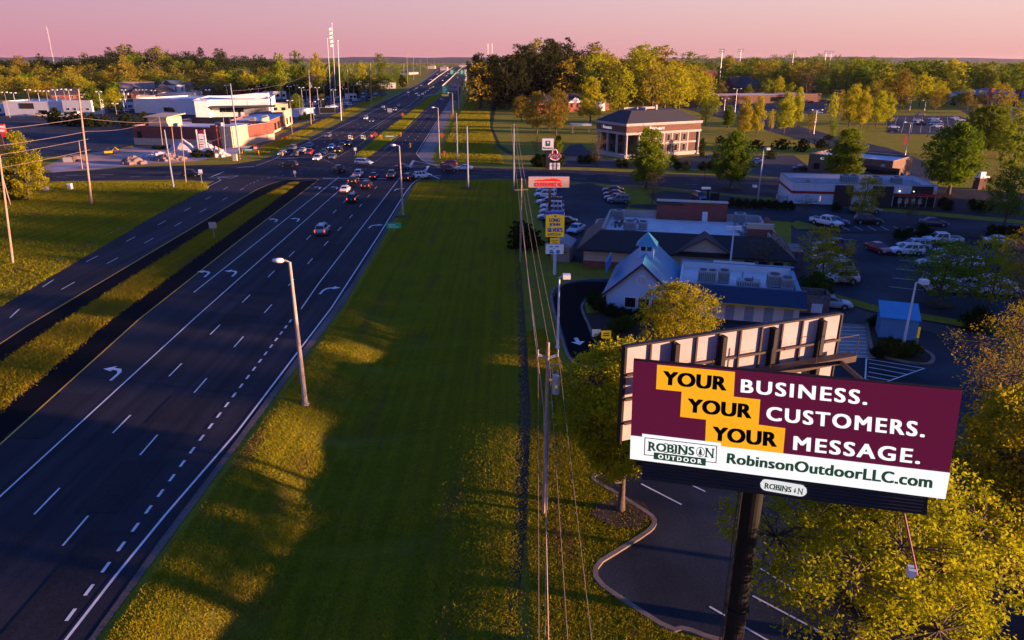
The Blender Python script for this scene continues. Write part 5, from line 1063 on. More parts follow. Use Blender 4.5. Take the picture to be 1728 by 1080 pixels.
for x, y in ((.5, .5), (.5, 5.3), (.5, 10.2), (.5, 15.2), (4.8, .35), (L - .4, .35)): c = MB(); c.tube([(x, y, 0), (x, y, .5), (x, y, 5.75)], [.5, .38, .34], 12); c.box(x - .5, x + .5, y - .5, y + .5, 0, .35); b.part('column', c, m_fasc)
for i in range(6):
    x = 6.3 + i * 3.1
    if x + 1.3 < L:
        for z0, z1 in ((1.1, 2.9), (3.7, 5.5)): b.window(0, x, x + 1.3, z0, z1, m_fasc).location.y = .6
pi_ = MB()
for i in range(7):
    x = 5.0 + i * 3.1
    if x < L: pi_.box(x, x + .5, .5, .62, .9, 5.75)
b.part('pilaster', pi_, m_fasc); b.part('floor_band', MB().box(4.5, L, .52, .6, 3.05, 3.5), m_fasc)
for y in (4.2, 8.5, 12.6): b.part('window', MB().box(1.52, 1.6, y, y + 1.6, 1.2, 2.9).box(1.52, 1.6, y, y + 1.6, 3.8, 5.6), m_glass)
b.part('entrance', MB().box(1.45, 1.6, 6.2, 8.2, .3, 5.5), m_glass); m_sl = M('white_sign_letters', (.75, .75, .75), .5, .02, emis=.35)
put_text('lettering', 'Renasant', xz(9.2, 14.0, 6.75, 7.55, -.06), m_sl, b.r); b.part('emblem', MB().box(8.4, 9.0, -.08, -.02, 6.7, 7.55), m_sl)
put_text('lettering', 'Renasant', lambda s, t: (-.06, 12.2 - 4.6 * s, 6.75 + .8 * t), m_sl, b.r); b.part('emblem', MB().box(-.08, -.02, 12.4, 13.0, 6.7, 7.55), M('blue_emblem', (.2, .4, .55), .5, .02))
b.r.scale = (1, 1, 1.2)
# brown brick shop
b = Bld('brick_shop', 'small brown brick shop with a flat pale roof behind the dense green tree', G(1362, 289), G(1502, 304), 14, 4.6); L = b.L; b.parapet_roof(M('tan_brick', (.20, .12, .085), .9, .12, 1, brick=(.2, .15, .12)), m_roofw, 4.6, .5)
b.part('dark_front', MB().box(14.5, 23, -1.2, -.02, 0, 3.0), m_brown2); b.part('shopfront', MB().box(15, 22.4, -1.25, -1.2, .2, 2.4), m_glass); put_text('lettering', 'COFFEE', xz(3.0, 8.4, 3.4, 3.95, -.05), m_sl, b.r); b.part('round_emblem', MB().tube([(L - 2.2, .0, 3.2), (L - 2.2, -.08, 3.2)], .55, 14), M('pale_green_disc', (.3, .5, .48), .5, .05))
for x in (1.5, 4.5, 7.5): b.window(0, x, x + 1.6, .8, 2.4, m_brown2)
# gabled brick house behind the trees
def house(label, u0, v0, u1, v1, dp, h, rise, wall, roof, gable=False, group=None, name='house', wins=2, cat='house', z0=None):
    b = Bld(name, label, G(u0, v0), G(u1, v1), dp, h, cat, group); b.part('wall', MB().box(0, b.L, 0, dp, 0, h), wall); b.hip(roof, h, rise, .6, gable, wall)
    for i in range(wins): x = b.L * (i + .5) / wins; b.window(0, x - .7, x + .7, h * .35, h * .78)
    if z0 is None: z0 = min(hz(*G(u0, v0)), hz(*G(u1, v1)))
    b.r.location.z = z0; return b
b = house('red brick house with a dark roof among golden trees left of the bank', 905, 190, 1028, 186, 22, 5, 4.5, m_brick, m_shing, False, z0=0); g = MB(); g.box(19, 28, -2.5, -.05, 0, 5.0); b.part('porch_wall', g, m_brick); g = MB().add([(18.5, -3, 5), (28.5, -3, 5), (23.5, -3, 8.2), (18.5, 8, 5), (28.5, 8, 5), (23.5, 8, 8.2)], [(0, 2, 5, 3), (1, 4, 5, 2)]); b.part('gable_roof', g, m_shing)
b.part('gable_wall', MB().add([(18.7, -2.9, 5), (28.3, -2.9, 5), (23.5, -2.9, 8.0)], [(0, 1, 2)]), m_white); b.part('window', MB().box(20.3, 21.6, -2.6, -2.52, 2.4, 4.3).box(24.2, 25.5, -2.6, -2.52, 2.4, 4.3), m_glass)
b.part('white_wing', MB().box(38, 42, -4, 3, 0, 5.2), m_bwhite)
x, y = G(968, 230); cp = T('drive_up_canopy', 'low white drive up canopy at the left side of the bank', 'canopy', (x + 3, y + 14, 0), R(10)); MB().box(-3, 5, -2, 2, 2.9, 3.6).build('roof', m_white, cp); MB().box(-2.6, -2.2, -.2, .2, 0, 2.9).box(4.2, 4.6, -.2, .2, 0, 2.9).build('post', m_fasc, cp)
# the campus on the right
b = Bld('church', 'dark brown church like hall with a wide dark roof and a pointed gable', G(1205, 160), G(1262, 163), 30, 7); b.part('wall', MB().box(0, b.L, 0, 30, 0, 7), m_brickb); b.hip(m_shing, 7, 8, 1, False); b.part('gable', MB().add([(8, -.8, 7), (22, -.8, 7), (15, -.8, 15)], [(0, 1, 2)]).add([(8, -.8, 7), (15, -.8, 15), (15, 12, 15), (8, 6, 7)], [(0, 1, 2, 3)]).add([(22, -.8, 7), (15, -.8, 15), (15, 12, 15), (22, 6, 7)], [(3, 2, 1, 0)]), m_shingb); b.window(0, 4, 7, 2, 5)
b = Bld('annex', 'long low dark annex with a flat grey roof beside the church', G(1215, 176), G(1385, 172), 22, 5.5); b.parapet_roof(m_brickb, m_roofw, 5.5, .5); b.window(0, 40, 52, 1, 4, m_brown2); b.window(0, 60, 66, 1, 4, m_brown2)
b = Bld('school', 'long tan school with a red brick band and flat roofs on the far campus', G(1300, 148), G(1465, 148), 60, 8); b.parapet_roof(M('sunny_tan', (.44, .33, .24), .9, .1), m_roofw, 8, .8); b.part('brick_band', MB().box(20, b.L - 8, -.1, -.02, 3.0, 6.0), m_brick); b.part('upper_block', MB().box(30, 70, 18, 45, 7.2, 11.5), M('sunny_tan', (.44, .33, .24)))
for i in range(8): b.window(0, 26 + i * 9, 30 + i * 9, 3.6, 5.4)
b = Bld('low_school_wing', 'white roofed low wing in front of the tan school', G(1375, 157), G(1465, 157), 26, 5); b.parapet_roof(m_brickb, m_roofw, 5, .4); b.window(0, 10, 18, 1, 3.5)
b = Bld('blue_roofed_school', 'brick building with long blue roofs, a white colonnade and chimneys at the right edge', G(1600, 172), G(1800, 188), 26, 6); L = b.L; b.part('wall', MB().box(0, L, 0, 26, 0, 6), m_brick); m_br = M('campus_blue_roof', (.03, .10, .22), .5, .08, 1); b.hip(m_br, 6, 3.4, 1); b.part('tower_roof', MB().add([(60, 2, 9), (84, 2, 9), (84, 24, 9), (60, 24, 9), (72, 13, 15)], [(0, 1, 4), (1, 2, 4), (2, 3, 4), (3, 0, 4)]), m_br); b.part('chimney', MB().box(36, 38.6, -1.0, 1.6, 0, 10.5).box(58, 60.6, -1, 1.6, 0, 10.5), m_brick)
for i in range(5): b.part('column', MB().tube([(42 + i * 2.6, -1.6, 0), (42 + i * 2.6, -1.6, 5.6)], .3, 8), m_white)
b.part('portico', MB().box(41, 53.5, -2.1, -.02, 5.6, 6.3), m_white); b.part('white_gable', MB().box(0, 8, -.8, -.02, 0, 6.2), m_bwhite)
for i in range(6): b.window(0, 10 + i * 4.5, 12 + i * 4.5, 1.5, 4)
b = Bld('far_blue_roof', 'small brick block with a blue roof line left of the stadium lights', G(1178, 146), G(1208, 146), 20, 9); b.parapet_roof(m_brick, m_br, 13, .8); b.r.location.z = 3
# small white cupola house at the right edge of the frame
b = Bld('gate_house', 'small brick gate house with a white top among the right hand trees', G(1640, 318), G(1650, 320), 2, 3.0); b.part('wall', MB().box(0, b.L, 0, 2, 0, 2.6), m_brickb); b.part('cap', MB().box(-.3, b.L + .3, -.3, 2.3, 2.6, 3.0).box(.3, b.L - .3, .3, 1.7, 3.0, 3.9), m_white)
# ------------------------------------------------ left of the highway
cs0 = M('cream_stucco', (.60, .47, .30), .85, .08); b = Bld('brick_store', 'long red brick store with a tan base and a white flat roof', G(228, 244), G(394, 249), 26, 6.4); L = b.L; b.parapet_roof(m_brick, m_roofw, 6.4, .6, .4, m_fasc); b.part('base_wall', MB().box(-.1, L + .1, -.12, -.02, 0, 2.3).box(L + .02, L + .12, 0, 26, 0, 2.3), m_tan)
b.window(0, 1.6, 3.4, 1.0, 4.6, m_brown2); b.window(0, 3.6, 14, .4, 2.1, m_steel, mull=6); b.part('entry_tower', MB().box(2.0, 9.5, 6, 14, 5.6, 8.8).add([(1.0, 4.8, 8.8), (10.8, 4.8, 8.8), (10.8, 15, 9.5), (1.0, 15, 9.5), (1.0, 4.8, 9.1), (10.8, 4.8, 9.1), (10.8, 15, 9.8), (1.0, 15, 9.8)], [(3, 2, 1, 0), (4, 5, 6, 7), (0, 1, 5, 4), (1, 2, 6, 5), (2, 3, 7, 6), (3, 0, 4, 7)]), M('cream_stucco', (.60, .47, .30), .85, .08))
b.part('pier', MB().box(31.3, 33.6, -.7, -.02, 0, 7.2).box(L - 6, L - 4.4, -.5, -.02, 0, 6.8), m_brick); b.part('cream_end', MB().box(L - 3.6, L + .25, -.6, -.13, 0, 6.9).box(L + .13, L + .4, .0, 9, 0, 6.9), cs0); b.part('brown_screen', MB().box(9, 25, 20, 20.4, 5.8, 8.0), m_brown2); hvac_part(b, (27, 8, 5.8, 2.5, 2, 1.5, 2), (12.5, 5, 5.8, 2, 1.6, 1.2, 1)); sg = M('red_sign_disc', (.7, .05, .03), .5, .05, emis=.5, ecol=(1, .1, .05)); b.part('wall_sign', MB().box(L - 5.6, L - 4.8, -.58, -.52, 5.2, 6.1), sg)
# shop strip turned to the highway
pa, pb, pc = G(394, 246), G(436, 237), G(492, 209)
b = Bld('shop_strip', 'sunlit row of tan and red brick shops facing the highway verge', pb, pc, 16, 5.6); L = b.L; b.parapet_roof(M('orange_brick', (.34, .10, .055), .9, .12, 1, brick=(.3, .2, .15)), m_roofw, 5.2, .6, .35, m_fasc)
cs = M('cream_stucco', (.60, .47, .30)); b.part('tan_bay', MB().box(9, 21, -.5, -.02, 0, 7.0).box(L - 19, L + .2, -.5, -.02, 0, 7.0), cs); b.part('base_wall', MB().box(0, L, -.56, -.5, 0, .9), M('tan_stucco', (.46, .36, .26)))
for i, (x0, x1) in enumerate(((2.5, 7.5), (11, 14.5), (16, 19.5), (25, 29), (32, 36), (39, 43), (46, 50), (L - 15, L - 11.5), (L - 7, L - 3))): b.window(0, x0, x1, .9, 3.6, m_brown2).location.y = -.5 if (9 < x0 < 21 or x0 > L - 19) else 0
b.part('awning', MB().box(1, 8.5, -1.6, -.05, 3.7, 3.9), m_redp); b.part('end_wall', MB().box(-9, -.02, 0, 10, 0, 5.2), M('orange_brick', (.34, .10, .055))); b.part('end_roof', MB().box(-9, -.02, .02, 9.9, 5.2, 5.3), m_roofw); b.window(3, 2, 5, .8, 3.2, m_brown2); b.part('white_panel', MB().box(6.0, 7.2, -.6, -.52, 3.9, 5.2), m_white)
hvac_part(b, (14, 6, 4.6, 2.4, 2, 1.3, 1), (30, 7, 4.6, 2.4, 2, 1.3, 1), (44, 5, 4.6, 3, 2, 1.2, 2))
# white car dealer halls
b = Bld('dealer_hall', 'large white dealer hall with plain walls and a grey flat roof', G(228, 190), G(336, 194), 40, 8); b.parapet_roof(m_bwhite, m_roofw, 7.6, .6); b.window(0, 22, 30, 1, 3.5, m_steel); b.window(0, 46, 52, 1, 4, m_steel)
b = Bld('dealer_showroom', 'taller white showroom block with a sunlit right wall behind the shop strip', G(330, 198), G(455, 196), 44, 8.6); L = b.L; b.parapet_roof(m_bwhite, m_roofw, 8.6, .7); b.window(0, 12, 24, 2.2, 4.6, m_steel, mull=3); b.part('sloping_wall', MB().add([(20, 12, 8.4), (L - 1, 12, 8.4), (L - 1, 12, 11.0), (L - 8, 12, 11.0), (L - 30, 12, 9.2)], [(0, 1, 2, 3, 4)]).box(L - 8, L - 1, 12.05, 22, 7.9, 10.9), m_bwhite); b.part('canopy', MB().box(8, 40, -9, -.05, 5.0, 5.6), m_shing); b.part('white_fin', MB().box(2, 8, -9, -.05, 0, 8.4), m_bwhite); b.part('canopy_post', MB().box(38, 38.5, -8.6, -8.1, 0, 5), m_steel)
b.window(0, 62, 70, 1, 4, m_steel); hvac_part(b, (48, 8, 7.9, 4, 3, 1.6, 2), (16, 20, 7.9, 4, 3, 1.4, 2))
b.part('shade_panel', MB().box(L - 12, L - 5, -.12, -.02, .6, 3.6), m_steel); b.part('wall_joint', MB().box(26, 26.15, -.04, -.01, 0, 8.4).box(52, 52.15, -.04, -.01, 0, 8.4).box(74, 74.15, -.04, -.01, 0, 8.4), m_conc)
b = Bld('dealer_block', 'small white dealer block at the left edge with a dark sign panel', G(10, 196), G(128, 197), 24, 6.5); b.parapet_roof(m_bwhite, m_roofw, 7.5, .5); b.part('sign_panel', MB().box(9, 17, -.1, -.02, 3.8, 6.6), m_brown2); b.window(0, 19, 24, 1, 3.2, m_steel); b.part('bright_bay', MB().box(34, 50, -1.2, -.02, 2.6, 8.2), m_bwhite)
for i in range(4): b.window(0, 36 + i * 3.6, 37.6 + i * 3.6, 3.4, 4.4, m_steel).location.y = -1.2
b = Bld('blue_roofed_garage', 'flat bright blue roofed garage behind the white showroom', G(420, 173), G(455, 173), 8, 3.5); b.part('wall', MB().box(0, b.L, 0, 8, 0, 3.2), m_bwhite); b.part('roof', MB().box(-.4, b.L + .4, -.4, 8.4, 3.2, 4.8), M('garage_blue', (.03, .20, .48), .5, .06)); b.door(0, 3, 6)
b = Bld('white_office', 'pale two window office block behind the blue roofed garage', G(452, 168), G(484, 167), 10, 5); b.parapet_roof(m_bwhite, m_roofw, 5.5, .4)
for i in range(4): b.window(0, 2 + i * 4.5, 4.4 + i * 4.5, 1.6, 3.6)
b = Bld('pink_wall', 'low pale block with a hedge in front at the end of the brick shops', G(506, 198), G(532, 194), 6, 4); b.part('wall', MB().box(0, b.L, 0, 6, 0, 3.6), m_bwhite); b.part('roof', MB().box(-.2, b.L + .2, -.2, 6.2, 3.6, 3.8), m_roofw); b.door(0, 4, 7)
# houses on the left ridge
for lb, u0, u1, v, dp, hh, wl, rf_ in (('low white service shed between the round trees and the dealer hall', 206, 226, 186, 10, 4, m_bwhite, m_roofw), ('low tan shop with a pale roof right of the white showroom', 458, 486, 190, 12, 4.5, cs0, m_roofw), ('narrow white kiosk in the dealer lot by the flagpoles', 590, 602, 168, 6, 4, m_bwhite, m_roofw), ('grey flat office behind the white dealer hall', 232, 262, 178, 14, 6, m_conc, m_roofw),
      ('pale long store behind the dealer hall roof', 268, 330, 176, 20, 7, m_fasc, m_roofw), ('white canopy building at the far left edge', -20, 6, 192, 14, 5, m_bwhite, m_roofw), ('brown low store above the hedge row on the left', 140, 160, 184, 12, 4.5, m_brickb, m_roofw), ('pale store far up the left highway verge', 640, 668, 150, 16, 6, m_fasc, m_roofw)):
    b = Bld('low_building', lb, G(u0, v), G(u1, v - .5), dp, hh); b.parapet_roof(wl, rf_, hh, .5)
    for i in range(2): x = b.L * (i + .5) / 2; b.window(0, x - 1.2, x + 1.2, 1, 2.8, m_steel)
wp = M('pale_house_wall', (.52, .46, .44), .85, .1); bl = M('slate_blue_roof', (.05, .08, .13), .8, .15, 2); pk_ = M('tan_shingle', (.30, .22, .18), .9, .15, 2)
for u0, u1, v, dp, h, rs_, wl, rf_, gb, lb in ((88, 135, 170, 16, 4, 4, m_brick, m_shing, True, 'dark roofed red brick house near the white dealer block at the left edge'), (112, 165, 166, 18, 4, 4.5, wp, m_shing, False, 'long grey roofed house behind the left dealer block'), (205, 262, 160, 18, 5, 5, wp, pk_, True, 'sunlit tan gabled house above the white dealer hall'),
      (222, 252, 166, 14, 3.6, 4.6, m_brick, m_shing, False, 'dark hipped house in front of the sunlit tan gable'), (258, 300, 165, 16, 4, 6, m_brickb, m_shing, False, 'dark house with two small white dormers above the dealer hall'), (270, 300, 158, 14, 6, 4, wp, bl, False, 'blue grey roofed house left of the white columned house'), (293, 314, 160, 12, 8, 3.5, m_bwhite, bl, True, 'white columned house with a small pediment on the left ridge'),
      (325, 340, 158, 12, 6, 3, m_tan, pk_, True, 'small tan house right of the white columned house'), (345, 395, 162, 18, 5, 6, m_brickb, m_shing, False, 'large dark roofed house at the foot of the ridge wood'), (405, 445, 160, 16, 5, 6, m_brickb, m_shing, False, 'dark gabled house left of the three skyline trees'), (438, 470, 158, 14, 5, 6, m_brickb, m_shingb, True, 'brown roofed house touching the hedge trees'),
      (505, 540, 150, 14, 6, 4.5, m_bwhite, bl, True, 'white gabled house with a blue roof below the middle skyline tree'), (520, 560, 145, 18, 5, 6, wp, m_shingb, False, 'brown hipped house behind the white gabled house'), (575, 622, 147, 20, 6, 3, wp, bl, False, 'long blue grey roofed hall right of the flagpoles'), (622, 655, 146, 20, 6, 5, wp, m_shing, False, 'grey barn like hall beside the highway embankment'), (690, 706, 126, 20, 4, 3, m_fasc, bl, False, 'blue roofed roadside shop far along the highway')):
    house(lb, u0, v, u1, v - 1, dp, h, rs_, wl, rf_, gb)
for i, (u, v, r_) in enumerate(((743, 119, 60), (722, 116, 50), (775, 113, 60))): house('pale far off building beside the highway on the horizon', u, v, u + 12, v, 30, 8, 5, wp, pk_, False, 'pale buildings on the horizon', z0=0)
# ---------------------------------------------------------------- the big V shaped billboard
PHI = -.2418; A0 = np.array([4.70, 25.01]); DX = np.array([cos(PHI), sin(PHI)]); NX = np.array([sin(PHI), -cos(PHI)])   # along and out of the face
def ray(u, v):
    a = (u - CX) / F; b = (CY - v) / F; return np.array([a, CT + b * ST, -ST + b * CT])
def face(u, v):
    r = ray(u, v); t = (A0 @ NX) / (r[:2] @ NX); p = r * t; return (float((p[:2] - A0) @ DX), float(HC + p[2]))
LLf, LRf, URf, ULf = face(1063, 774), face(1595, 842), face(1624, 661), face(1069, 610)
Z0, Z1 = LLf[1], ULf[1]
ctr = A0 + DX * 5.9 - NX * 2.4; yb = float(ctr[1]); zb_ = zat(840, yb)
xb = (1269 - CX) / F * (yb * CT - (zb_ - HC) * ST)
bb = T('billboard', 'tall V shaped roadside billboard on one black pole with a purple and white advertisement', 'billboard', (xb, yb, 0))
def L3(a, z, out=0.): q = A0 + DX * a + NX * out; return (float(q[0] - xb), float(q[1] - yb), z)
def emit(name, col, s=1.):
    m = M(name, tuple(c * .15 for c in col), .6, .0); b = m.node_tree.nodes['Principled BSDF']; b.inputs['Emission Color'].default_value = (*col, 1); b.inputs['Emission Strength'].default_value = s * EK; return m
e_pur = emit('ad_glow_purple', (.105, .006, .034)); e_or = emit('ad_glow_orange', (1, .43, .013)); e_wh = emit('ad_glow_white', (1, 1, 1)); e_bk = M('black_letter', (.004, .004, .004), .7, 0); e_gr = emit('ad_glow_green', (.018, .055, .032))  # emission added so the unlit advert colours stay bright in shade
m_frame = M('dark_steel_frame', (.03, .026, .024), .6, .15, 2, metal=.3); m_brn = M('brown_steel', (.075, .05, .04), .65, .2, 2, metal=.2)
def qpoly(px, out, mb=None):
    mb = mb or MB(); pts = [L3(*face(*p), out) for p in px]; n = len(pts)
    return mb.add(pts, [tuple(range(n))[::-1]])
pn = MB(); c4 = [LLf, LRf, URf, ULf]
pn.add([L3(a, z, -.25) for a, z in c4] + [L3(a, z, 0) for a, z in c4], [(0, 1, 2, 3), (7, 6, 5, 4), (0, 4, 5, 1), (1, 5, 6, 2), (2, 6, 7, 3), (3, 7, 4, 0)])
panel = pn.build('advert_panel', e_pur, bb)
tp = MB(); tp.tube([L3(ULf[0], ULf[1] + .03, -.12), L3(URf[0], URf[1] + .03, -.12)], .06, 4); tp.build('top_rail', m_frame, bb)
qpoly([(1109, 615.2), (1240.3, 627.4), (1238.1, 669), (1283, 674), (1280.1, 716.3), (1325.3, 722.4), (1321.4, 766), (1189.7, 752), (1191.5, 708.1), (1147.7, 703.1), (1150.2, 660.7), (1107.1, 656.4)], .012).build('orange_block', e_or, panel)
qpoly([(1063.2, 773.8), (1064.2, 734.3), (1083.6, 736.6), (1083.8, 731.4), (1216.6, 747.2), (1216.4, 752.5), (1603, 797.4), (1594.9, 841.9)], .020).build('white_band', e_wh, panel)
def ptext(txt, TL, BL, TR, BR, mat, out, bold, parent=None, spacing=1.05, s0=0., s1=1.):
    q = [face(*p) for p in (TL, BL, TR, BR)]
    def fn(s, t):
        s = s0 + (s1 - s0) * s
        return L3(*[(q[1][k] * (1 - s) + q[3][k] * s) * (1 - t) + (q[0][k] * (1 - s) + q[2][k] * s) * t for k in (0, 1)], out)
    return put_text('lettering', txt, fn, mat, parent or panel, bold, spacing)
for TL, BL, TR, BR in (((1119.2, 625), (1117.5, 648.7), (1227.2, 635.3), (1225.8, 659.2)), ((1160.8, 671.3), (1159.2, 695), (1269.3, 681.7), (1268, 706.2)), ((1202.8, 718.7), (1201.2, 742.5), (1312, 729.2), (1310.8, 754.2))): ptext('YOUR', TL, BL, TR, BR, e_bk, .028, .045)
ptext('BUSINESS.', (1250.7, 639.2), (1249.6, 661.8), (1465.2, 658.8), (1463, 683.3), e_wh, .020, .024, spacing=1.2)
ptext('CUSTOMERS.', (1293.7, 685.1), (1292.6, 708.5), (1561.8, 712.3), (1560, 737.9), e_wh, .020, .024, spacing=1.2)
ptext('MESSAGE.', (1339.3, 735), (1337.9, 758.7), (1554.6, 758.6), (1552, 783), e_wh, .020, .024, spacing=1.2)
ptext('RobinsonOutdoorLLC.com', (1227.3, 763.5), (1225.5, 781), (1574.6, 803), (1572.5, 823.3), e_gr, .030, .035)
def frame_line(px, wd, out, mat, name):
    m = MB(); q = [face(*p) for p in px]; q.append(q[0])
    for (a, z), (c, d) in zip(q[:-1], q[1:]):
        k = math.hypot(c - a, d - z); nx, nz = -(d - z) / k * wd / 2, (c - a) / k * wd / 2; ex, ez = (c - a) / k * wd / 2, (d - z) / k * wd / 2
        m.add([L3(a - nx - ex, z - nz - ez, out), L3(c - nx + ex, d - nz + ez, out), L3(c + nx + ex, d + nz + ez, out), L3(a + nx - ex, z + nz - ez, out)], [(0, 1, 2, 3)])
    return m.build(name, mat, panel)
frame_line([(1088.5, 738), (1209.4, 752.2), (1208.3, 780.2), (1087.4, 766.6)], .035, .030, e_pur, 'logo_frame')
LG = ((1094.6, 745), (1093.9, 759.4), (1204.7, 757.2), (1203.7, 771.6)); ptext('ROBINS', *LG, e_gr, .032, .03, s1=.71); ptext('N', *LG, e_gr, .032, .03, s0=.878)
lq = [face(*p) for p in LG]
def lp(s, t, out): return L3(*[(lq[1][k] * (1 - s) + lq[3][k] * s) * (1 - t) + (lq[0][k] * (1 - s) + lq[2][k] * s) * t for k in (0, 1)], out)
def serifs(fn, out, sp):  # slab serifs on the stems
    m = MB()
    for s0, s1 in sp:
        for t in (0, 1): m.add([fn(s0, t - .055, out), fn(s1, t - .055, out), fn(s1, t + .055, out), fn(s0, t + .055, out)], [(0, 1, 2, 3)])
    return m
SP = [(-.012, .05), (.245, .30), (.375, .43), (.45, .50), (.53, .58), (.868, .915), (.965, 1.012)]
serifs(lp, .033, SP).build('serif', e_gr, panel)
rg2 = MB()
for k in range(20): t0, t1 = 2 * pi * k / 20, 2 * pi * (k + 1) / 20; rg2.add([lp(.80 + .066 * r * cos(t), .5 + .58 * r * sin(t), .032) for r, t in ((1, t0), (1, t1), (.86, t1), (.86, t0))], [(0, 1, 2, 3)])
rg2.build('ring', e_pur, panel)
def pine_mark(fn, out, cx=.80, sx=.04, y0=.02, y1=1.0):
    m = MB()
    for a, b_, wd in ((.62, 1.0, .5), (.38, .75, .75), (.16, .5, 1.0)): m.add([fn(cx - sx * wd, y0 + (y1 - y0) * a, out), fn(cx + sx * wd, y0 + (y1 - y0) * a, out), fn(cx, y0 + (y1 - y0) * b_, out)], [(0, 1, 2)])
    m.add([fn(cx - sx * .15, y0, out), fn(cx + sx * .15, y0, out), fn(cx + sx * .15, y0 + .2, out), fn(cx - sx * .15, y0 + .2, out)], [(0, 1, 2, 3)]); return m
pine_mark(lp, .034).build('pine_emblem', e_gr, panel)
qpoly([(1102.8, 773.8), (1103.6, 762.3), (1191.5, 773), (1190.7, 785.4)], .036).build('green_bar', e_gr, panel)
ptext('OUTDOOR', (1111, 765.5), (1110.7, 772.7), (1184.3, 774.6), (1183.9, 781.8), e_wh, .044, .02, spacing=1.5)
# apron with louvres, name plate, catwalk
apq = [face(1083, 778), face(1083, 811), face(1565, 872), face(1568, 838)]
ap = MB(); ap.add([L3(apq[1][0], apq[1][1], -.1), L3(apq[2][0], apq[2][1], -.1), L3(apq[3][0], apq[3][1] + .02, -.1), L3(apq[0][0], apq[0][1] + .02, -.1), L3(apq[1][0], apq[1][1], -.3), L3(apq[2][0], apq[2][1], -.3), L3(apq[3][0], apq[3][1] + .02, -.3), L3(apq[0][0], apq[0][1] + .02, -.3)], [(0, 1, 2, 3), (7, 6, 5, 4), (0, 4, 5, 1), (1, 5, 6, 2), (2, 6, 7, 3), (3, 7, 4, 0)])
for k in range(1, 6):
    t = k / 6; za = [apq[1][1] * (1 - t) + apq[0][1] * t, apq[2][1] * (1 - t) + apq[3][1] * t]; ap.tube([L3(apq[0][0] + .05, za[0], -.08), L3(apq[3][0] - .1, za[1], -.08)], .03, 4)
apron = ap.build('apron', M('dark_navy_apron', (.022, .024, .034), .5, .1), bb)
pq = [face(1283, 812), face(1283, 829), face(1362, 836), face(1362, 820)]; cxp, czp = sum(p[0] for p in pq) / 4, sum(p[1] for p in pq) / 4; hw, hh = (pq[3][0] - pq[0][0]) / 2, .23
pl = [(cxp + sx * (hw - hh) + hh * cos(a), czp + hh * sin(a) - sx * .03) for sx, a0 in ((1, -pi / 2), (-1, pi / 2)) for a in [a0 + pi * k / 8 for k in range(9)]]
plate = MB().add([L3(a, z, .0) for a, z in pl] + [L3(a, z, -.1) for a, z in pl], [tuple(range(18))] + [(i, i + 18, (i + 1) % 18 + 18, (i + 1) % 18) for i in range(18)]).build('name_plate', emit('plate_white', (.80, .78, .78), 1.), apron)  # plate given its own glow to read white without a lamp
def np_(s, t, out): return L3(cxp - hw * .82 + 2 * hw * .82 * s, czp - .12 + .24 * t - (s - .5) * .06, out)
for tx, s0, s1 in (('ROBINS', 0, .71), ('N', .878, 1)): put_text('lettering', tx, lambda s, t, s0=s0, s1=s1: np_(s0 + (s1 - s0) * s, t, .012), e_gr, plate, .03)
serifs(np_, .014, SP).build('serif', e_gr, plate); pine_mark(np_, .014).build('pine_emblem', e_gr, plate)
# back face panels seen from inside the V
B0 = np.array(G(1057, 587, Z1)); B1 = np.array(G(1420, 531, Z1)); BD = (B1 - B0); BL_ = float(np.linalg.norm(BD)); BD = BD / BL_; BN = np.array([BD[1], -BD[0]])
def K3(a, z, out=0.): q = B0 + BD * a + BN * out; return (float(q[0] - xb), float(q[1] - yb), z)
def kbox(mb, a0, a1, z0, z1, o0, o1): return mb.add([K3(a, z, o) for z in (z0, z1) for a, o in ((a0, o0), (a1, o0), (a1, o1), (a0, o1))], [(0, 1, 2, 3), (7, 6, 5, 4), (0, 4, 5, 1), (1, 5, 6, 2), (2, 6, 7, 3), (3, 7, 4, 0)])
m_pb = M('primed_panel_back', (.43, .39, .385), .8, .1, 1.2); n_ = 10
for i in range(n_):
    a0, a1 = BL_ * i / n_ + .03, BL_ * (i + 1) / n_ - .03; rr = random.Random(i); m = MB(); kbox(m, a0, a1, Z0, Z1 - .02, -.12, 0); o = m.build('back_panel', m_pb, bb)
    mk_ = MB()
    for z in (Z0 + .7, Z0 + 1.9, Z0 + 3.2):
        for q in (.15, .6): kbox(mk_, a0 + (a1 - a0) * q, a0 + (a1 - a0) * (q + .25), z, z + .06, .004, .008)
    for z in (Z0 + 1.07, Z0 + 2.13, Z0 + 3.2): kbox(mk_, a0, a1, z - .3, z - .28, .004, .012)
    mk_.build('stencil_mark', M('faded_stencil', (.42, .33, .31), .8, .1), o)
for i in (2, 4.1, 6.5, 8.9): m = MB(); kbox(m, BL_ * i / n_ - .10, BL_ * i / n_ + .10, Z0 - .8, Z1 - .05, .02, .36); m.build('column', m_frame, bb)
st_ = MB()
for i in range(1, n_): kbox(st_, BL_ * i / n_ - .04, BL_ * i / n_ + .04, Z0, Z1, .015, .1)
st_.build('stud', m_brn, bb); rl = MB()
for z in (Z0 + .9, Z0 + 2.0, Z0 + 3.1): kbox(rl, 0, BL_, z - .05, z + .05, .1, .2)
rl.build('rail', m_brn, bb); fr_ = MB(); kbox(fr_, -.1, .0, Z0 - .1, Z1 + .08, -.2, .1); kbox(fr_, 0, BL_, Z1 + .01, Z1 + .09, -.18, .05); kbox(fr_, BL_, BL_ + .08, Z0, Z1 + .05, -.18, .05); fr_.build('edge_frame', m_frame, bb)
bk_ = MB(); kbox(bk_, 0, BL_, Z0 - .05, Z1, -.3, -.13); bk_.build('rear_skin', m_frame, bb)
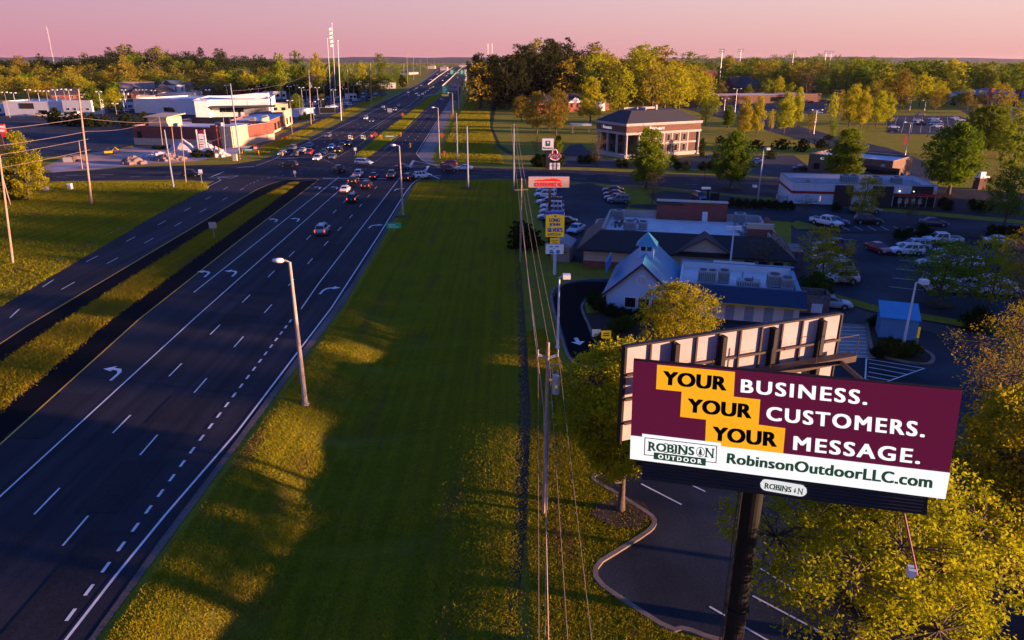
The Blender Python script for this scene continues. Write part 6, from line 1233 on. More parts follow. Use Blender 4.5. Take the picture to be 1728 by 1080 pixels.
# inner catwalk, braces, pole and ladder
cw = MB(); kbox(cw, .6, BL_ + .25, Z0 + 2.3, Z0 + 2.6, .5, 1.0); cw.build('catwalk', m_brn, bb); rb_ = MB()
for a in (.8, 3.5, 6.5, 9.0, BL_ + .2): q = K3(a, Z0 + 2.6, .98); MB().tube([q, (q[0], q[1], q[2] + 1.05)], .025, 5).build('rail_post', m_brn, bb)
rb_.tube([K3(BL_ - 1, Z0 + 3.6, .98), K3(BL_ + .2, Z0 + 3.6, .98)], .02, 5); rb_.build('guard_rail', m_brn, bb)
for a, (u, v) in ((3.4, (1270, 650)), (7.0, (1365, 652)), (10.6, (1482, 662))):
    m = MB(); q = K3(a, Z0 + 2.35, .8); e_ = face(u, v); m.tube([q, L3(e_[0], e_[1] - .15, -.35)], .10, 6); m.build('brace', m_brn, bb)
for a in (1.6, 4.1, 7.0, 9.8): m = MB(); q0, q1 = L3(a, Z0 - .5, -.45), L3(a, Z1 - .1, -.45); m.tube([q0, q1], .13, 6); m.build('front_column', m_frame, bb)
m = MB(); m.tube([L3(.3, Z0 - .3, -.6), L3(11, Z0 - .3, -.6)], .28, 8); m.tube([K3(.3, Z0 - .3, .5), K3(BL_ - .4, Z0 - .3, .5)], .28, 8); m.tube([L3(5.8, Z0 - .3, -.6), K3(5.0, Z0 - .3, .5)], .28, 8); m.build('torsion_beam', m_frame, bb)
MB().tube([(0, 0, 0), (0, 0, 4.5), (0, 0, 4.5), (0, 0, Z0 - .2)], [.47, .47, .44, .44], 20).tube([(0, 0, 4.42), (0, 0, 4.58)], .53, 20).build('pole', M('black_steel_pole', (.012, .011, .011), .7, .25, 1.2, metal=.2), bb, False)
ld = MB()
for s in (-.2, .2): ld.tube([(-.62 + .0, s - .25, .5), (-.62, s - .25, Z0 - .4)], .025, 5)
for k in range(36): ld.tube([(-.62, -.45, .8 + k * .33), (-.62, -.05, .8 + k * .33)], .016, 4)
for k in range(6): ld.tube([(-.62, -.25, 1.5 + k * 2), (-.3, -.1, 1.5 + k * 2)], .03, 4)
ld.build('ladder', m_brn, bb)
la = MB(); q0 = L3(*face(1522, 868), -.15); q1 = L3(*face(1548, 971), .0); q0 = (q0[0], q0[1], q0[2] + .3); la.tube([q0, q1], .04, 6); lam = la.build('lamp_arm', M('purple_arm', (.30, .10, .14), .5, .1), bb)
MB().box(q1[0] - .36, q1[0] - .1, q1[1] - .2, q1[1] + .2, q1[2] - .02, q1[2] + .28, rot=R(-20), c=(q1[0], q1[1])).build('lamp_head', m_white, lam)

# ---------------------------------------------------------------- pylon signs
def sign_frame(u, v): x, y = G(u, v); return x, y, (lambda uu, vv, dy=0.: ((uu - CX) / F * ((y + dy) * CT - (zat(vv, y + dy) - HC) * ST) - x, dy, zat(vv, y + dy)))
def board(at, u0, u1, v0, v1, mat, parent, th=.3, name='panel', dy=0.):
    x0, _, z1 = at(u0, v0, dy); x1, _, z0 = at(u1, v1, dy); return MB().box(x0, x1, dy, dy + th, z0, z1).build(name, mat, parent)
def stext(at, txt, u0, u1, v0, v1, mat, parent, dy=-.03, bold=.03, spacing=1.0, skew=0.):
    x0, _, z1 = at(u0, v0, dy); x1, _, z0 = at(u1, v1, dy); return put_text('lettering', txt, lambda s, t: (x0 + (x1 - x0) * s, dy, z0 + (z1 - z0) * t + skew * s), mat, parent, bold, spacing)
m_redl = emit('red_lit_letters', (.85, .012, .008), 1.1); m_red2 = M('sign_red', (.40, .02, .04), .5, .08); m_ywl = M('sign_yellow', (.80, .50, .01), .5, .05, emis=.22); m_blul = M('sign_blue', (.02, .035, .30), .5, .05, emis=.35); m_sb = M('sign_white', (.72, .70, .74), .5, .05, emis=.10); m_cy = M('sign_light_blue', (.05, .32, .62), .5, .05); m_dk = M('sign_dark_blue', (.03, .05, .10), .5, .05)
x, y, at = sign_frame(926, 432); s = T('pylon_sign', 'wide tan sign with glowing red mountain outline and letters on one dark pole', 'sign', (x, y, 0))
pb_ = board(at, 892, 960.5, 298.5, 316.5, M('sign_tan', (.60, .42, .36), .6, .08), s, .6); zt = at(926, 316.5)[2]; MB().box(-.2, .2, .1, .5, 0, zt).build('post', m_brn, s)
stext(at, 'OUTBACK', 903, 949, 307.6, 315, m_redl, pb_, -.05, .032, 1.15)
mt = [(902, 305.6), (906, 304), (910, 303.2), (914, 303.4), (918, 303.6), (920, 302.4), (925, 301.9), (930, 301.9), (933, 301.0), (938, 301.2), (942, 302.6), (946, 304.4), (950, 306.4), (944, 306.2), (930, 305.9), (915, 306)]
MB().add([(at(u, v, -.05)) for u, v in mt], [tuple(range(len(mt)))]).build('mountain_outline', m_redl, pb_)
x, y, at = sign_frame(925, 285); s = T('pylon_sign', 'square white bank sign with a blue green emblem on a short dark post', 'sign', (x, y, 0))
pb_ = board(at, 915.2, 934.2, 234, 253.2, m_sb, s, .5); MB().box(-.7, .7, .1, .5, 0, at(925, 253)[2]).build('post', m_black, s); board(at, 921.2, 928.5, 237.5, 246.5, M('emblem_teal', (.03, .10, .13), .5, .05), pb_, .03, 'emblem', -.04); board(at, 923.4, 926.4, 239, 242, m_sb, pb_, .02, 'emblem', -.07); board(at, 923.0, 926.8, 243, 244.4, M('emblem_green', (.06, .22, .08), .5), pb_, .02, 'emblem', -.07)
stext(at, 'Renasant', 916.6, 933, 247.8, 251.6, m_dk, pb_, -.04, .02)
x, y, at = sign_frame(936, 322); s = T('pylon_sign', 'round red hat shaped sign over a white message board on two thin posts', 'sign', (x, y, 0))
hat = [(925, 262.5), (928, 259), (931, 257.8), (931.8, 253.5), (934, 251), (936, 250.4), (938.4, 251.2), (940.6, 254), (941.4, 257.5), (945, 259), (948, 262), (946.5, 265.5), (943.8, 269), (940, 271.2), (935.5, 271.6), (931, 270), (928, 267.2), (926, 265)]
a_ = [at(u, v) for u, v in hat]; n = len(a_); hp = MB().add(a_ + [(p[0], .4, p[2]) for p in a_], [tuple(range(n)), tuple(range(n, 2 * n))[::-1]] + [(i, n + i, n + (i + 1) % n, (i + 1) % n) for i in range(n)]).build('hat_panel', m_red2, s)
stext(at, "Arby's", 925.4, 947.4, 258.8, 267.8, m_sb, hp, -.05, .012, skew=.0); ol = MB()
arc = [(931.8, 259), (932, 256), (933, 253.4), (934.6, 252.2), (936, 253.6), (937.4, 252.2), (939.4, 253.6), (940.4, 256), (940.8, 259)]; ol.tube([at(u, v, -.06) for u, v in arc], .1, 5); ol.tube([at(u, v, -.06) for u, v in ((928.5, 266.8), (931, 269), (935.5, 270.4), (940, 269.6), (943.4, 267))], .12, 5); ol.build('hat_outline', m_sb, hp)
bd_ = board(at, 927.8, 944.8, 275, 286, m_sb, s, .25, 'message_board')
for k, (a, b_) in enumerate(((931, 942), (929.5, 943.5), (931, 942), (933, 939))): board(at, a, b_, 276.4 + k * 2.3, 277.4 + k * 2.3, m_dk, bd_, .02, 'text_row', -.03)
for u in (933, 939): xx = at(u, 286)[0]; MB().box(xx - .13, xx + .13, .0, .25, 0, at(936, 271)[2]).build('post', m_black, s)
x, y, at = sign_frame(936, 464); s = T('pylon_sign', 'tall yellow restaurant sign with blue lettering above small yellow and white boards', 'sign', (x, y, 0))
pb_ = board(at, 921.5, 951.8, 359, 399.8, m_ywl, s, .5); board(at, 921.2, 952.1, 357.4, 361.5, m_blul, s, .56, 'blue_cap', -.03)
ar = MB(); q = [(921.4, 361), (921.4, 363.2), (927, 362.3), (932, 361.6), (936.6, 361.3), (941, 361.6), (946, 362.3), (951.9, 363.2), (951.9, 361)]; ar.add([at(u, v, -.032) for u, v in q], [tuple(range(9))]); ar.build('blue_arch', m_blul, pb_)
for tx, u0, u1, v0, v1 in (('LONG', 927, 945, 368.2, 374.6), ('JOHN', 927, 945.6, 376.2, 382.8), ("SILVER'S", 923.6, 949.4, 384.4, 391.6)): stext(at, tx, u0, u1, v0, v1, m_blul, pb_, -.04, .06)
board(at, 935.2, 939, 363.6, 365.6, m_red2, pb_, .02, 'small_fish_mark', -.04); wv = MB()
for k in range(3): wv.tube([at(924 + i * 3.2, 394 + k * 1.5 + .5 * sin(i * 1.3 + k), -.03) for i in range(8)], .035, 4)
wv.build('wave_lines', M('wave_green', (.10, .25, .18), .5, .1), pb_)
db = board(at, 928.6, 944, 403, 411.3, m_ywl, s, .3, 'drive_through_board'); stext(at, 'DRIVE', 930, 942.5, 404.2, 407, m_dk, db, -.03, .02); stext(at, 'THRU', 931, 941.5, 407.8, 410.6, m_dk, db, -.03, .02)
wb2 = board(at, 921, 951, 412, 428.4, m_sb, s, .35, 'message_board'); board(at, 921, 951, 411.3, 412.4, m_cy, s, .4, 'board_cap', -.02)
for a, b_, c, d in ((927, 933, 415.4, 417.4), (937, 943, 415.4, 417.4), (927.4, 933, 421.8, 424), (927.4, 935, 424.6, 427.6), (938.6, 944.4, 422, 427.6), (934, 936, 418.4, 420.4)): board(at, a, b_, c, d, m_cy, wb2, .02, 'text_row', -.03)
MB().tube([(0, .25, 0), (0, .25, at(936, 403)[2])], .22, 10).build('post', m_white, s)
# small signs at the ground
def ground_sign(label, u, vb, vt, wd, hgt, mat, name='road_sign', text=None, tm=None, post=m_steel, ang=0., diamond=False, th=.04, backing=False, bold=.02):
    x, y = G(u, vb); zt = zat(vt, y); s = T(name, label, 'sign', (x, y, 0), ang); MB().tube([(0, .05, 0), (0, .05, zt - .1)], .05, 5).build('post', post, s)
    if diamond: p = MB().add([(0, 0, zt - hgt), (wd / 2, 0, zt - hgt / 2), (0, 0, zt), (-wd / 2, 0, zt - hgt / 2), (0, th, zt - hgt), (wd / 2, th, zt - hgt / 2), (0, th, zt), (-wd / 2, th, zt - hgt / 2)], [(0, 1, 2, 3), (7, 6, 5, 4), (0, 4, 5, 1), (1, 5, 6, 2), (2, 6, 7, 3), (3, 7, 4, 0)])
    else: p = MB().box(-wd / 2, wd / 2, 0, th, zt - hgt, zt)
    p = p.build('panel', mat, s)
    if text: put_text('lettering', text, xz(-wd * .4, wd * .4, zt - hgt * .78, zt - hgt * .22, -.012), tm, p, bold)
    return s, p, zt
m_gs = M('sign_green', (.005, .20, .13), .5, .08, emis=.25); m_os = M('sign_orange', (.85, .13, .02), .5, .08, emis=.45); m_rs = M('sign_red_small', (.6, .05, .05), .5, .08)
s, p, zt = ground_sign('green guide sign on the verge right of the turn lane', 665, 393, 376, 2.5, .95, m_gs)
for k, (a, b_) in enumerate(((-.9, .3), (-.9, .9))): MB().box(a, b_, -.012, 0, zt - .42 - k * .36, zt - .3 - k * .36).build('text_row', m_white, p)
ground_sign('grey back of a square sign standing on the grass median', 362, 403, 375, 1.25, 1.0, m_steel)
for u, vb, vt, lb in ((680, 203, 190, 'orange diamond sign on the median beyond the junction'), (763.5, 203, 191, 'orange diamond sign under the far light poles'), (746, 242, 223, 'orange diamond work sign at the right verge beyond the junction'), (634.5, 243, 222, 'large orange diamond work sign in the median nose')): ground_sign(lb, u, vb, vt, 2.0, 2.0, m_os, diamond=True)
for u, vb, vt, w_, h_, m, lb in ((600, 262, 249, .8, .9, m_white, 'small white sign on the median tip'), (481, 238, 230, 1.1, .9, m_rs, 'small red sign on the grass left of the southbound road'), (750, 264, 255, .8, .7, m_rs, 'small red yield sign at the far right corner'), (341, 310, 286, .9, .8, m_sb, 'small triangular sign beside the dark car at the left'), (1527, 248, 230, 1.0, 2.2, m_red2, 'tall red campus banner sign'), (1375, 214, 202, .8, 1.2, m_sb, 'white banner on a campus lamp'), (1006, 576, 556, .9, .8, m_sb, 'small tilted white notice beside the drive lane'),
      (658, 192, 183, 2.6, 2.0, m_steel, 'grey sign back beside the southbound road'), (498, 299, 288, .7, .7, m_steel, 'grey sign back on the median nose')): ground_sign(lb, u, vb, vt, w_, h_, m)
s, p, zt = ground_sign('small yellow drive through sign among the shrubs', 1022, 585, 558, 1.0, .85, m_ywl, 'direction_sign', None, None, m_blul)
for k in range(2): MB().box(-.32, .32, -.012, 0, zt - .35 - k * .25, zt - .22 - k * .25).build('text_row', m_dk, p)
x, y = G(1028, 580)
# maroon store pylon and white board by the rubble
x, y, at = sign_frame(424, 241); s = T('pylon_sign', 'maroon panel sign with three white boards beside the brick shops', 'sign', (x, y, 0)); pb_ = board(at, 420.5, 432.5, 206.5, 228, M('sign_maroon', (.10, .02, .025), .6, .1), s, .4)
for v in (209.3, 217.3, 222.6): board(at, 422, 430, v, v + 3.4, m_sb, pb_, .03, 'white_board', -.04)
MB().box(-.2, .1, .1, .3, 0, at(424, 228)[2]).build('post', m_brn, s)
x, y, at = sign_frame(340, 264); s = T('pylon_sign', 'tall white board on two posts among the rubble heaps', 'sign', (x, y, 0)); pb_ = board(at, 334, 347, 226, 255, m_sb, s, .4)
for k in range(4): board(at, 337, 343.5, 235 + k * 4, 236.4 + k * 4, m_rs if k % 2 else m_dk, pb_, .03, 'text_row', -.04)
for k in range(3): board(at, 335, 346, 220 + k * 2.2, 221 + k * 2.2, m_red2, s, .2, 'slat')
for u in (333.5, 347): xx = at(u, 240)[0]; MB().box(xx - .16, xx + .16, .0, .35, 0, at(340, 219)[2]).build('post', m_white, s)
x, y, at = sign_frame(5, 262); s = T('pylon_sign', 'red panel sign cut by the left picture edge', 'sign', (x, y, 0)); pb_ = board(at, -3, 11.5, 209.5, 231, m_rs, s, .5)
for v in (212, 218.5): board(at, -1, 8, v, v + 4, m_sb, pb_, .03, 'white_board', -.04)
MB().box(-1, 1, .1, .4, 0, at(5, 231)[2]).build('post', m_brn, s)
x, y, at = sign_frame(1208, 345); s = T('order_board', 'low dark order board with a pale top beside the drive lane', 'sign', (x, y, 0)); board(at, 1185.5, 1199.5, 316.5, 319.5, m_sb, s, .8, 'canopy'); xx = at(1196, 320)[0]; MB().box(xx - .2, xx + .2, .2, .5, 0, at(1196, 319)[2]).build('post', m_black, s); board(at, 1200, 1213, 326, 343, m_black, s, .4, 'board')

# ---------------------------------------------------------------- poles
def lamp_pole(u, vb, vt, label, r=.13, arm=-1.3, mat=m_conc, group=None, head='cobra', y_=None, twin=False):
    x, y = G(u, vb); h = zat(vt, y); s = T('street_lamp', label, 'street lamp', (x, y, gz(x, y)), 0, group); n = 10 if y < 150 else 6
    MB().tube([(0, 0, 0), (0, 0, .25), (0, 0, .25), (0, 0, h)], [r * 1.7, r * 1.7, r * 1.15, r * .62], n).build('pole', mat, s)
    for sg_ in ((1, -1) if twin else (1,)):
        a = arm * sg_; k = 1 if a > 0 else -1
        MB().tube([(0, 0, h - .05), (a * .6, 0, h + .12), (a, 0, h + .12)], r * .4, 5).build('arm', mat, s)
        if head == 'cobra':
            m = MB(); m.gem((a + k * .35, 0, h + .12), (.55, .3, .22), 8); m.build('lamp_head', m_white, s, True)
        else: MB().box(min(a, a + k * .75), max(a, a + k * .75), -.35, .35, h - .12, h + .32).build('lamp_head', m_white, s)
    return s
m_pole = M('tan_concrete_pole', (.42, .34, .29), .85, .12, 1.5)
lamp_pole(515, 678, 436, 'nearest tall street lamp standing on the grass at the highway edge', .19, -.55, m_pole); lamp_pole(680, 363, 246, 'second tall street lamp on the grass corner at the junction', .17, -.8, m_pole); lamp_pole(742, 268, 182, 'street lamp on the verge just beyond the junction', .17, -1.2, m_pole)
for u, vb, vt, a, lb in ((764.5, 196, 157, -2.0, 'far street lamp under the large green sign'), (779.5, 172, 133, -2., 'far street lamp nearest the pine wood'), (774.6, 182, 143, -1.5, 'far street lamp left of the one by the pine wood')): lamp_pole(u, vb, vt, lb, .2, a, m_pole)
lamp_pole(941, 588, 468, 'slim white parking lamp at the bend of the drive lane', .13, .35, m_white, None, 'box'); lamp_pole(1524, 584, 477, 'slim white parking lamp in front of the blue shed', .13, .4, m_white, None, 'box'); lamp_pole(1229, 474, 386, 'white parking lamp in front of the brown metal roof', .13, -.2, m_white, None, 'box', twin=True)
lamp_pole(1278, 342, 252, 'tall grey pole lamp beside the compact street tree', .14, .5, m_steel, None, 'box'); lamp_pole(1188, 311, 262, 'short dark lamp on the street verge', .07, .3, m_black, None, 'box'); lamp_pole(1275, 352, 315, 'dark lamp pole by the round hedges', .07, -.3, m_black, None, 'box')
for i, (u, vb, vt) in enumerate(((1240, 190, 150), (1373, 226, 186), (1222, 186, 167), (1411, 172, 153), (1535, 186, 166), (1527, 262, 207), (1560, 186, 170))): lamp_pole(u, vb, vt, 'pale campus lamp with two curved arms', .14, 1.6, m_steel, 'campus lamps', 'cobra', twin=True)
for i, (u, vb, vt) in enumerate(((17, 198, 156), (31, 196, 157), (56, 196, 152), (72, 194, 154), (86, 194, 154), (101, 194, 152), (116, 195, 151), (124, 195, 152), (142, 192, 158), (174, 195, 155), (198, 198, 175), (212, 196, 168), (218, 190, 158), (213, 178, 152), (236, 175, 152), (247, 175, 152), (262, 176, 153), (217, 186, 160), (236, 188, 182), (289, 190, 170), (317, 174, 156), (330, 174, 153), (353, 172, 152), (385, 168, 144),
      (425, 170, 150), (438, 168, 146), (450, 168, 144), (491, 178, 146), (502, 176, 144), (512, 186, 148), (492, 200, 170), (519, 180, 152), (530, 203, 172), (538, 182, 148), (543, 192, 168), (548, 170, 144), (561, 168, 150), (565, 184, 152), (583, 172, 150), (598, 166, 144), (608, 164, 142), (618, 162, 144))): lamp_pole(u, vb, vt, 'slim lamp with two heads above the dealer lots', .1, .8, m_white if i % 2 else m_pole, 'lamps above the dealer lots', 'box', twin=True)
def pole(u, vb, vt, label, r, mat, name='utility_pole', group=None, arms=(), cat='pole', ut=None):
    x, y = G(u, vb); h = zat(vt, y); s = T(name, label, cat, (x, y, 0), 0, group); dx = 0
    if ut is not None: dx = (ut - CX) / F * (y * CT - (h - HC) * ST) - x
    MB().tube([(0, 0, 0), (dx * .5, 0, h * .5), (dx, 0, h)], [r, r * .85, r * .65], 8).build('pole', mat, s)
    for z, L, rz in arms: MB().box(dx - L / 2, dx + L / 2, -.07, .07, h - z - .07, h - z + .07, rot=rz, c=(dx, 0)).build('crossarm', m_wood, s)
    s['tip'] = [x + dx, y, h]; return s
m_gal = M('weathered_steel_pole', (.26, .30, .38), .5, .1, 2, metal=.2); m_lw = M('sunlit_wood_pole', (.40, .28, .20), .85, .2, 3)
pl_ = {}
pl_['A'] = pole(918, 866, 578, 'nearest wooden utility pole with transformer between the lawn and the billboard', .15, m_lw, ut=925)
pl_['B'] = pole(878, 442, 301, 'second wooden utility pole on the strip beside the parked cars', .15, m_lw, arms=((1.6, 2.0, .2),), ut=880)
pl_['C'] = pole(867, 322, 209, 'bluish steel pole at the street end of the utility line', .18, m_gal)
pl_['D'] = pole(790, 317, 213, 'bluish steel signal pole on the grass corner right of the junction', .24, m_gal, 'signal_pole'); pl_['E'] = pole(772, 270, 191, 'bluish steel signal pole beyond the junction', .22, m_gal, 'signal_pole'); pl_['F'] = pole(405, 268, 141, 'tall steel signal pole on the left corner of the junction', .26, m_gal, 'signal_pole'); pl_['G'] = pole(293, 316, 219, 'bluish steel signal pole on the left grass corner', .22, m_gal, 'signal_pole')
pl_['H'] = pole(155, 345, 150, 'tall pale utility pole in a bare patch on the left lawn', .22, m_lw, ut=132); pl_['I'] = pole(22, 445, 262, 'leaning pale utility pole at the left picture edge', .17, m_lw, ut=-1); pl_['J'] = pole(18, 347, 290, 'second shorter pole near the left picture edge behind the leaning one', .12, m_lw, ut=2)
pl_['K'] = pole(314, 308, 213, 'thin pale pole beside the bluish signal pole on the left', .12, m_lw, ut=305); pl_['L'] = pole(296, 270, 209, 'thin pale pole in front of the brick store, middle one', .13, m_lw, ut=289); pl_['M'] = pole(275, 250, 198, 'thin pale pole in front of the brick store, left one', .13, m_lw, ut=269); pl_['N'] = pole(381, 262, 188, 'thin steel pole at the right end of the brick store', .15, m_gal, ut=376); pl_['O'] = pole(139, 285, 238, 'short wooden pole on the building site', .13, m_lw, ut=133)
pl_['P'] = pole(494, 239, 170, 'slim brown lamp pole on the left highway verge', .10, m_lw, ut=489); pl_['Q'] = pole(525, 210, 117, 'wooden utility pole on the verge right of the round orange tree', .22, m_lw, ut=521)
for u, vb, vt, ut, lb in ((589, 181, 116, 586, 'utility pole right of the flagpoles'), (627, 181, 106, 625, 'utility pole left of the lone skyline tree'), (682, 143, 109, 681, 'far utility pole beside the highway bend'), (698, 135, 84, 697.5, 'tall far pole left of the far pair'), (688, 141, 81, 686, 'tall far pole, leftmost on the skyline'), (722, 120, 84, 721, 'tall far pole third on the skyline'), (733, 114, 80, 732, 'tall far pole rightmost on the skyline'), (709, 128, 100, 709, 'short far pole between the tall skyline poles'), (658, 162, 124, 657, 'lamp like pole beside the grey sign back')):
    pole(u, vb, vt, lb, .28, m_lw, ut=ut)
# transformer and brackets on the near pole
a = pl_['A']; tx_, ty_, tz_ = a['tip'][0] - a.location.x, 0, a['tip'][2]
m = MB(); m.tube([(tx_ + .52, 0, tz_ - 3.35), (tx_ + .52, 0, tz_ - 2.2)], .24, 12); m.tube([(tx_ + .52, 0, tz_ - 2.2), (tx_ + .52, 0, tz_ - 2.1)], [.24, .14], 12); m.build('transformer', M('transformer_grey', (.46, .47, .50), .5, .08), a); m = MB(); m.tube([(tx_ + .3, 0, tz_ - 2.1), (tx_ + .3, 0, tz_ - 1.6)], .05, 6); m.tube([(tx_ + .62, 0, tz_ - 2.1), (tx_ + .62, 0, tz_ - 1.85)], .05, 6); m.build('bushing', m_steel, a)
MB().box(tx_ + .1, tx_ + .5, -.04, .04, tz_ - 2.5, tz_ - 2.4).box(tx_ + .46, tx_ + .6, -.26, -.235, tz_ - 2.9, tz_ - 2.72).build('bracket', m_ywl, a)
for s_ in (-1, 1): MB().tube([(tx_, 0, tz_ - .95), (tx_ + s_ * .6, 0, tz_ - .75)], .035, 5).tube([(tx_, 0, tz_ - 1.05), (tx_ + s_ * .6, 0, tz_ - .85)], .035, 5).tube([(tx_ + s_ * .6, 0, tz_ - .9), (tx_ + s_ * .6, 0, tz_ - .45)], .05, 6).build('insulator_arm', M('grey_fibreglass', (.38, .40, .46), .5, .05), a)
MB().tube([(tx_ + .1, 0, tz_ - 1.4), (tx_ + .8, 0, tz_ - 1.4), (tx_ + .85, -.1, tz_ - 1.2)], .03, 5).build('cut_out', m_steel, a); MB().tube([(tx_, 0, tz_ - 4.2), (tx_ + .35, 0, tz_ - 3.9)], .03, 5).tube([(tx_ * .6 + .16, -.05, .3), (tx_ + .13, -.05, tz_ - 4.5)], .035, 5).build('conduit', m_gal, a)
def wire(p, q, sag, label, r=.018, group=None, n=14, cat='cable', mat=None):
    pts = [(p[0] + (q[0] - p[0]) * t, p[1] + (q[1] - p[1]) * t, p[2] + (q[2] - p[2]) * t - 4 * sag * t * (1 - t)) for t in [i / n for i in range(n + 1)]]
    return tag(MB().tube(pts, r, 4).build('power_line', mat or m_wire), label, cat, group)
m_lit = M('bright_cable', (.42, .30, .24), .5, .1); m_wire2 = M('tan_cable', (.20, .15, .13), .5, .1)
tA, tB, tC = [list(pl_[k]['tip']) for k in 'ABC']; near = [(-.15, -12, 13.2), (1.0, -12, 13.0), (1.9, -12, 13.2)]
for k, (dx, dz, lb) in enumerate(((-.6, -.45, 'left'), (0, .05, 'middle'), (.6, -.45, 'right'))):
    wire((tA[0] + dx, tA[1], tA[2] + dz), (tB[0] + dx, tB[1], tB[2] + dz * 1.5), .5, 'bare power line, %s one of the three between the two wooden poles' % lb, .014, 'power lines between the wooden poles', mat=m_wire2); wire((tB[0] + dx, tB[1], tB[2] + dz * 1.5), (tC[0] + dx, tC[1], tC[2] + dz), .5, 'power line, %s one running on to the bluish steel pole' % lb, .03, mat=m_wire2)
    wire((tA[0] + dx, tA[1], tA[2] + dz), near[k], .6, 'power line, %s one coming towards the viewer from the nearest wooden pole' % lb, .010, mat=m_wire2)
wire((tA[0] - .2, tA[1] - .1, tA[2] - 4.3), (tB[0], tB[1], tB[2] - 4.5), .9, 'thick bundled cable sagging between the wooden poles', .04, None, 20, mat=m_wire2); wire((tA[0] - .2, tA[1] - .1, tA[2] - 4.3), (.3, -12, 8.6), .5, 'thick bundled cable coming towards the viewer', .022, None, 20, mat=m_lit)
wire((tA[0], tA[1], tA[2] - 3), (tA[0] - .5, 28, .1), 0, 'guy wire from the nearest wooden pole down to the strip', .012, mat=m_lit)
tH, tI, tG, tM, tF, tJ, tK = [list(pl_[k]['tip']) for k in 'HIGMFJK']
for k, dz in enumerate((0, -3.2, -5.0, -7.6)): wire((tH[0], tH[1], tH[2] - 5.5 + dz * .8), (tI[0] - 26, tI[1] - 16, tI[2] + 3 + dz * .9), 1.0, 'sunlit overhead line running left from the tall pale pole, %s of four' % ('topmost', 'second from the top', 'third from the top', 'lowest')[k], .026, mat=m_lit)
wire((tH[0], tH[1], tH[2] - 5.5), (G(330, 262)[0], G(330, 262)[1], 11), 1.0, 'overhead line crossing the dark car park to the right of the tall pale pole', .025, mat=m_lit); wire((tH[0], tH[1], tH[2] - 8), (tM[0], tM[1], tM[2]), 1.2, 'overhead line from the tall pale pole to the thin poles by the brick store', .025, mat=m_lit)
tQ = list(pl_['Q']['tip']); wire((tF[0], tF[1], tF[2] - 2), (tQ[0], tQ[1], tQ[2] - 2), 1.5, 'overhead line from the left signal pole to the verge pole', .04)
# signals on span wires
def lens(col, s): return emit('lit_lens_%d' % int(col[0] * 10 + col[1] * 100), col, s)
l_off = M('dark_lens', (.03, .03, .03), .4, 0); l_red = lens((.9, .03, .02), 4); l_grn = lens((.05, .8, .45), 3); m_sy = M('signal_yellow', (.55, .30, .02), .6, .05)
def signal(u, v, label, state=None, zc=5.6, ang=0., back=False):
    x, y = G(u, v, zc); s = T('traffic_signal', label, 'traffic light', (x, y, zc - .6), ang)
    MB().box(-.19, .19, -.12, .14, 0, 1.15).build('housing', m_sy, s)
    if back: MB().box(-.34, .34, .14, .16, -.15, 1.3).build('back_plate', m_black, s)
    for k in range(3):
        st = (state == 'red' and k == 2) or (state == 'green' and k == 0); MB().tube([(0, -.12, .2 + k * .38), (0, -.15, .2 + k * .38)], .15, 10).build('lens', (l_red if state == 'red' else l_grn) if st else l_off, s)
        MB().tube([(0, -.13, .2 + k * .38 + .02), (0, -.32, .2 + k * .38)], .17, 8, cap=False).build('visor', m_sy, s)
    MB().tube([(0, 0, 1.15), (0, 0, 1.9)], .03, 5).build('hanger', m_black, s); return (x, y, zc + 1.3)
h = {}
for k, (u, v, lb, stt, bk_) in enumerate(((407.5, 255, 'traffic light with a black back plate beside the left steel pole', None, True), (435.5, 257.5, 'traffic light with a black back plate right of the small green street sign', None, True), (476, 259, 'yellow traffic light in front of the pale blue saloon', None, False), (501.5, 259, 'yellow traffic light in front of the dark blue saloon', None, False), (594, 232, 'traffic light showing green, left one above the southbound road', 'green', False), (615.5, 232, 'traffic light showing green, right one above the southbound road', 'green', False), (642, 231, 'traffic light showing red beside the orange diamond', 'red', False), (676, 227, 'traffic light showing red above the northbound road', 'red', False), (692, 245, 'double yellow traffic light seen side on over the junction', None, False), (370, 253, 'yellow traffic light in front of the rubble heap', None, False), (404, 263, 'small yellow light low on the left steel pole', None, False))): h[k] = signal(u, v, lb, stt, ang=.9 if k in (8, 10) else 0, back=bk_)
tD, tE = list(pl_['D']['tip']), list(pl_['E']['tip'])
wire((tF[0], tF[1], 8), (h[5][0], h[5][1], h[5][2]), .2, 'span wire carrying the left signals', .03); wire(h[5], (tE[0], tE[1], 8.2), .3, 'span wire carrying the red signals', .03); wire((tG[0], tG[1], 8), (tF[0], tF[1], 8), .6, 'span wire between the two left signal poles', .03); wire((tE[0], tE[1], 8.4), (tD[0], tD[1], 8.4), .5, 'span wire between the right signal poles', .03); wire((tD[0], tD[1], 8.2), (tG[0], tG[1], 8.2), 1.0, 'long span wire over the near side of the junction', .02)
def hang_sign(u, v, wd, hgt, mat, label, z=6., row=m_white):
    x, y = G(u, v, z); s = T('hanging_sign', label, 'sign', (x, y, z)); p = MB().box(-wd / 2, wd / 2, -.03, .03, -hgt / 2, hgt / 2).build('panel', mat, s); MB().tube([(0, 0, hgt / 2), (0, 0, hgt / 2 + .9)], .03, 4).build('hanger', m_black, s)
    if row: MB().box(-wd * .38, wd * .38, -.045, -.03, -hgt * .12, hgt * .2).build('text_row', row, p)
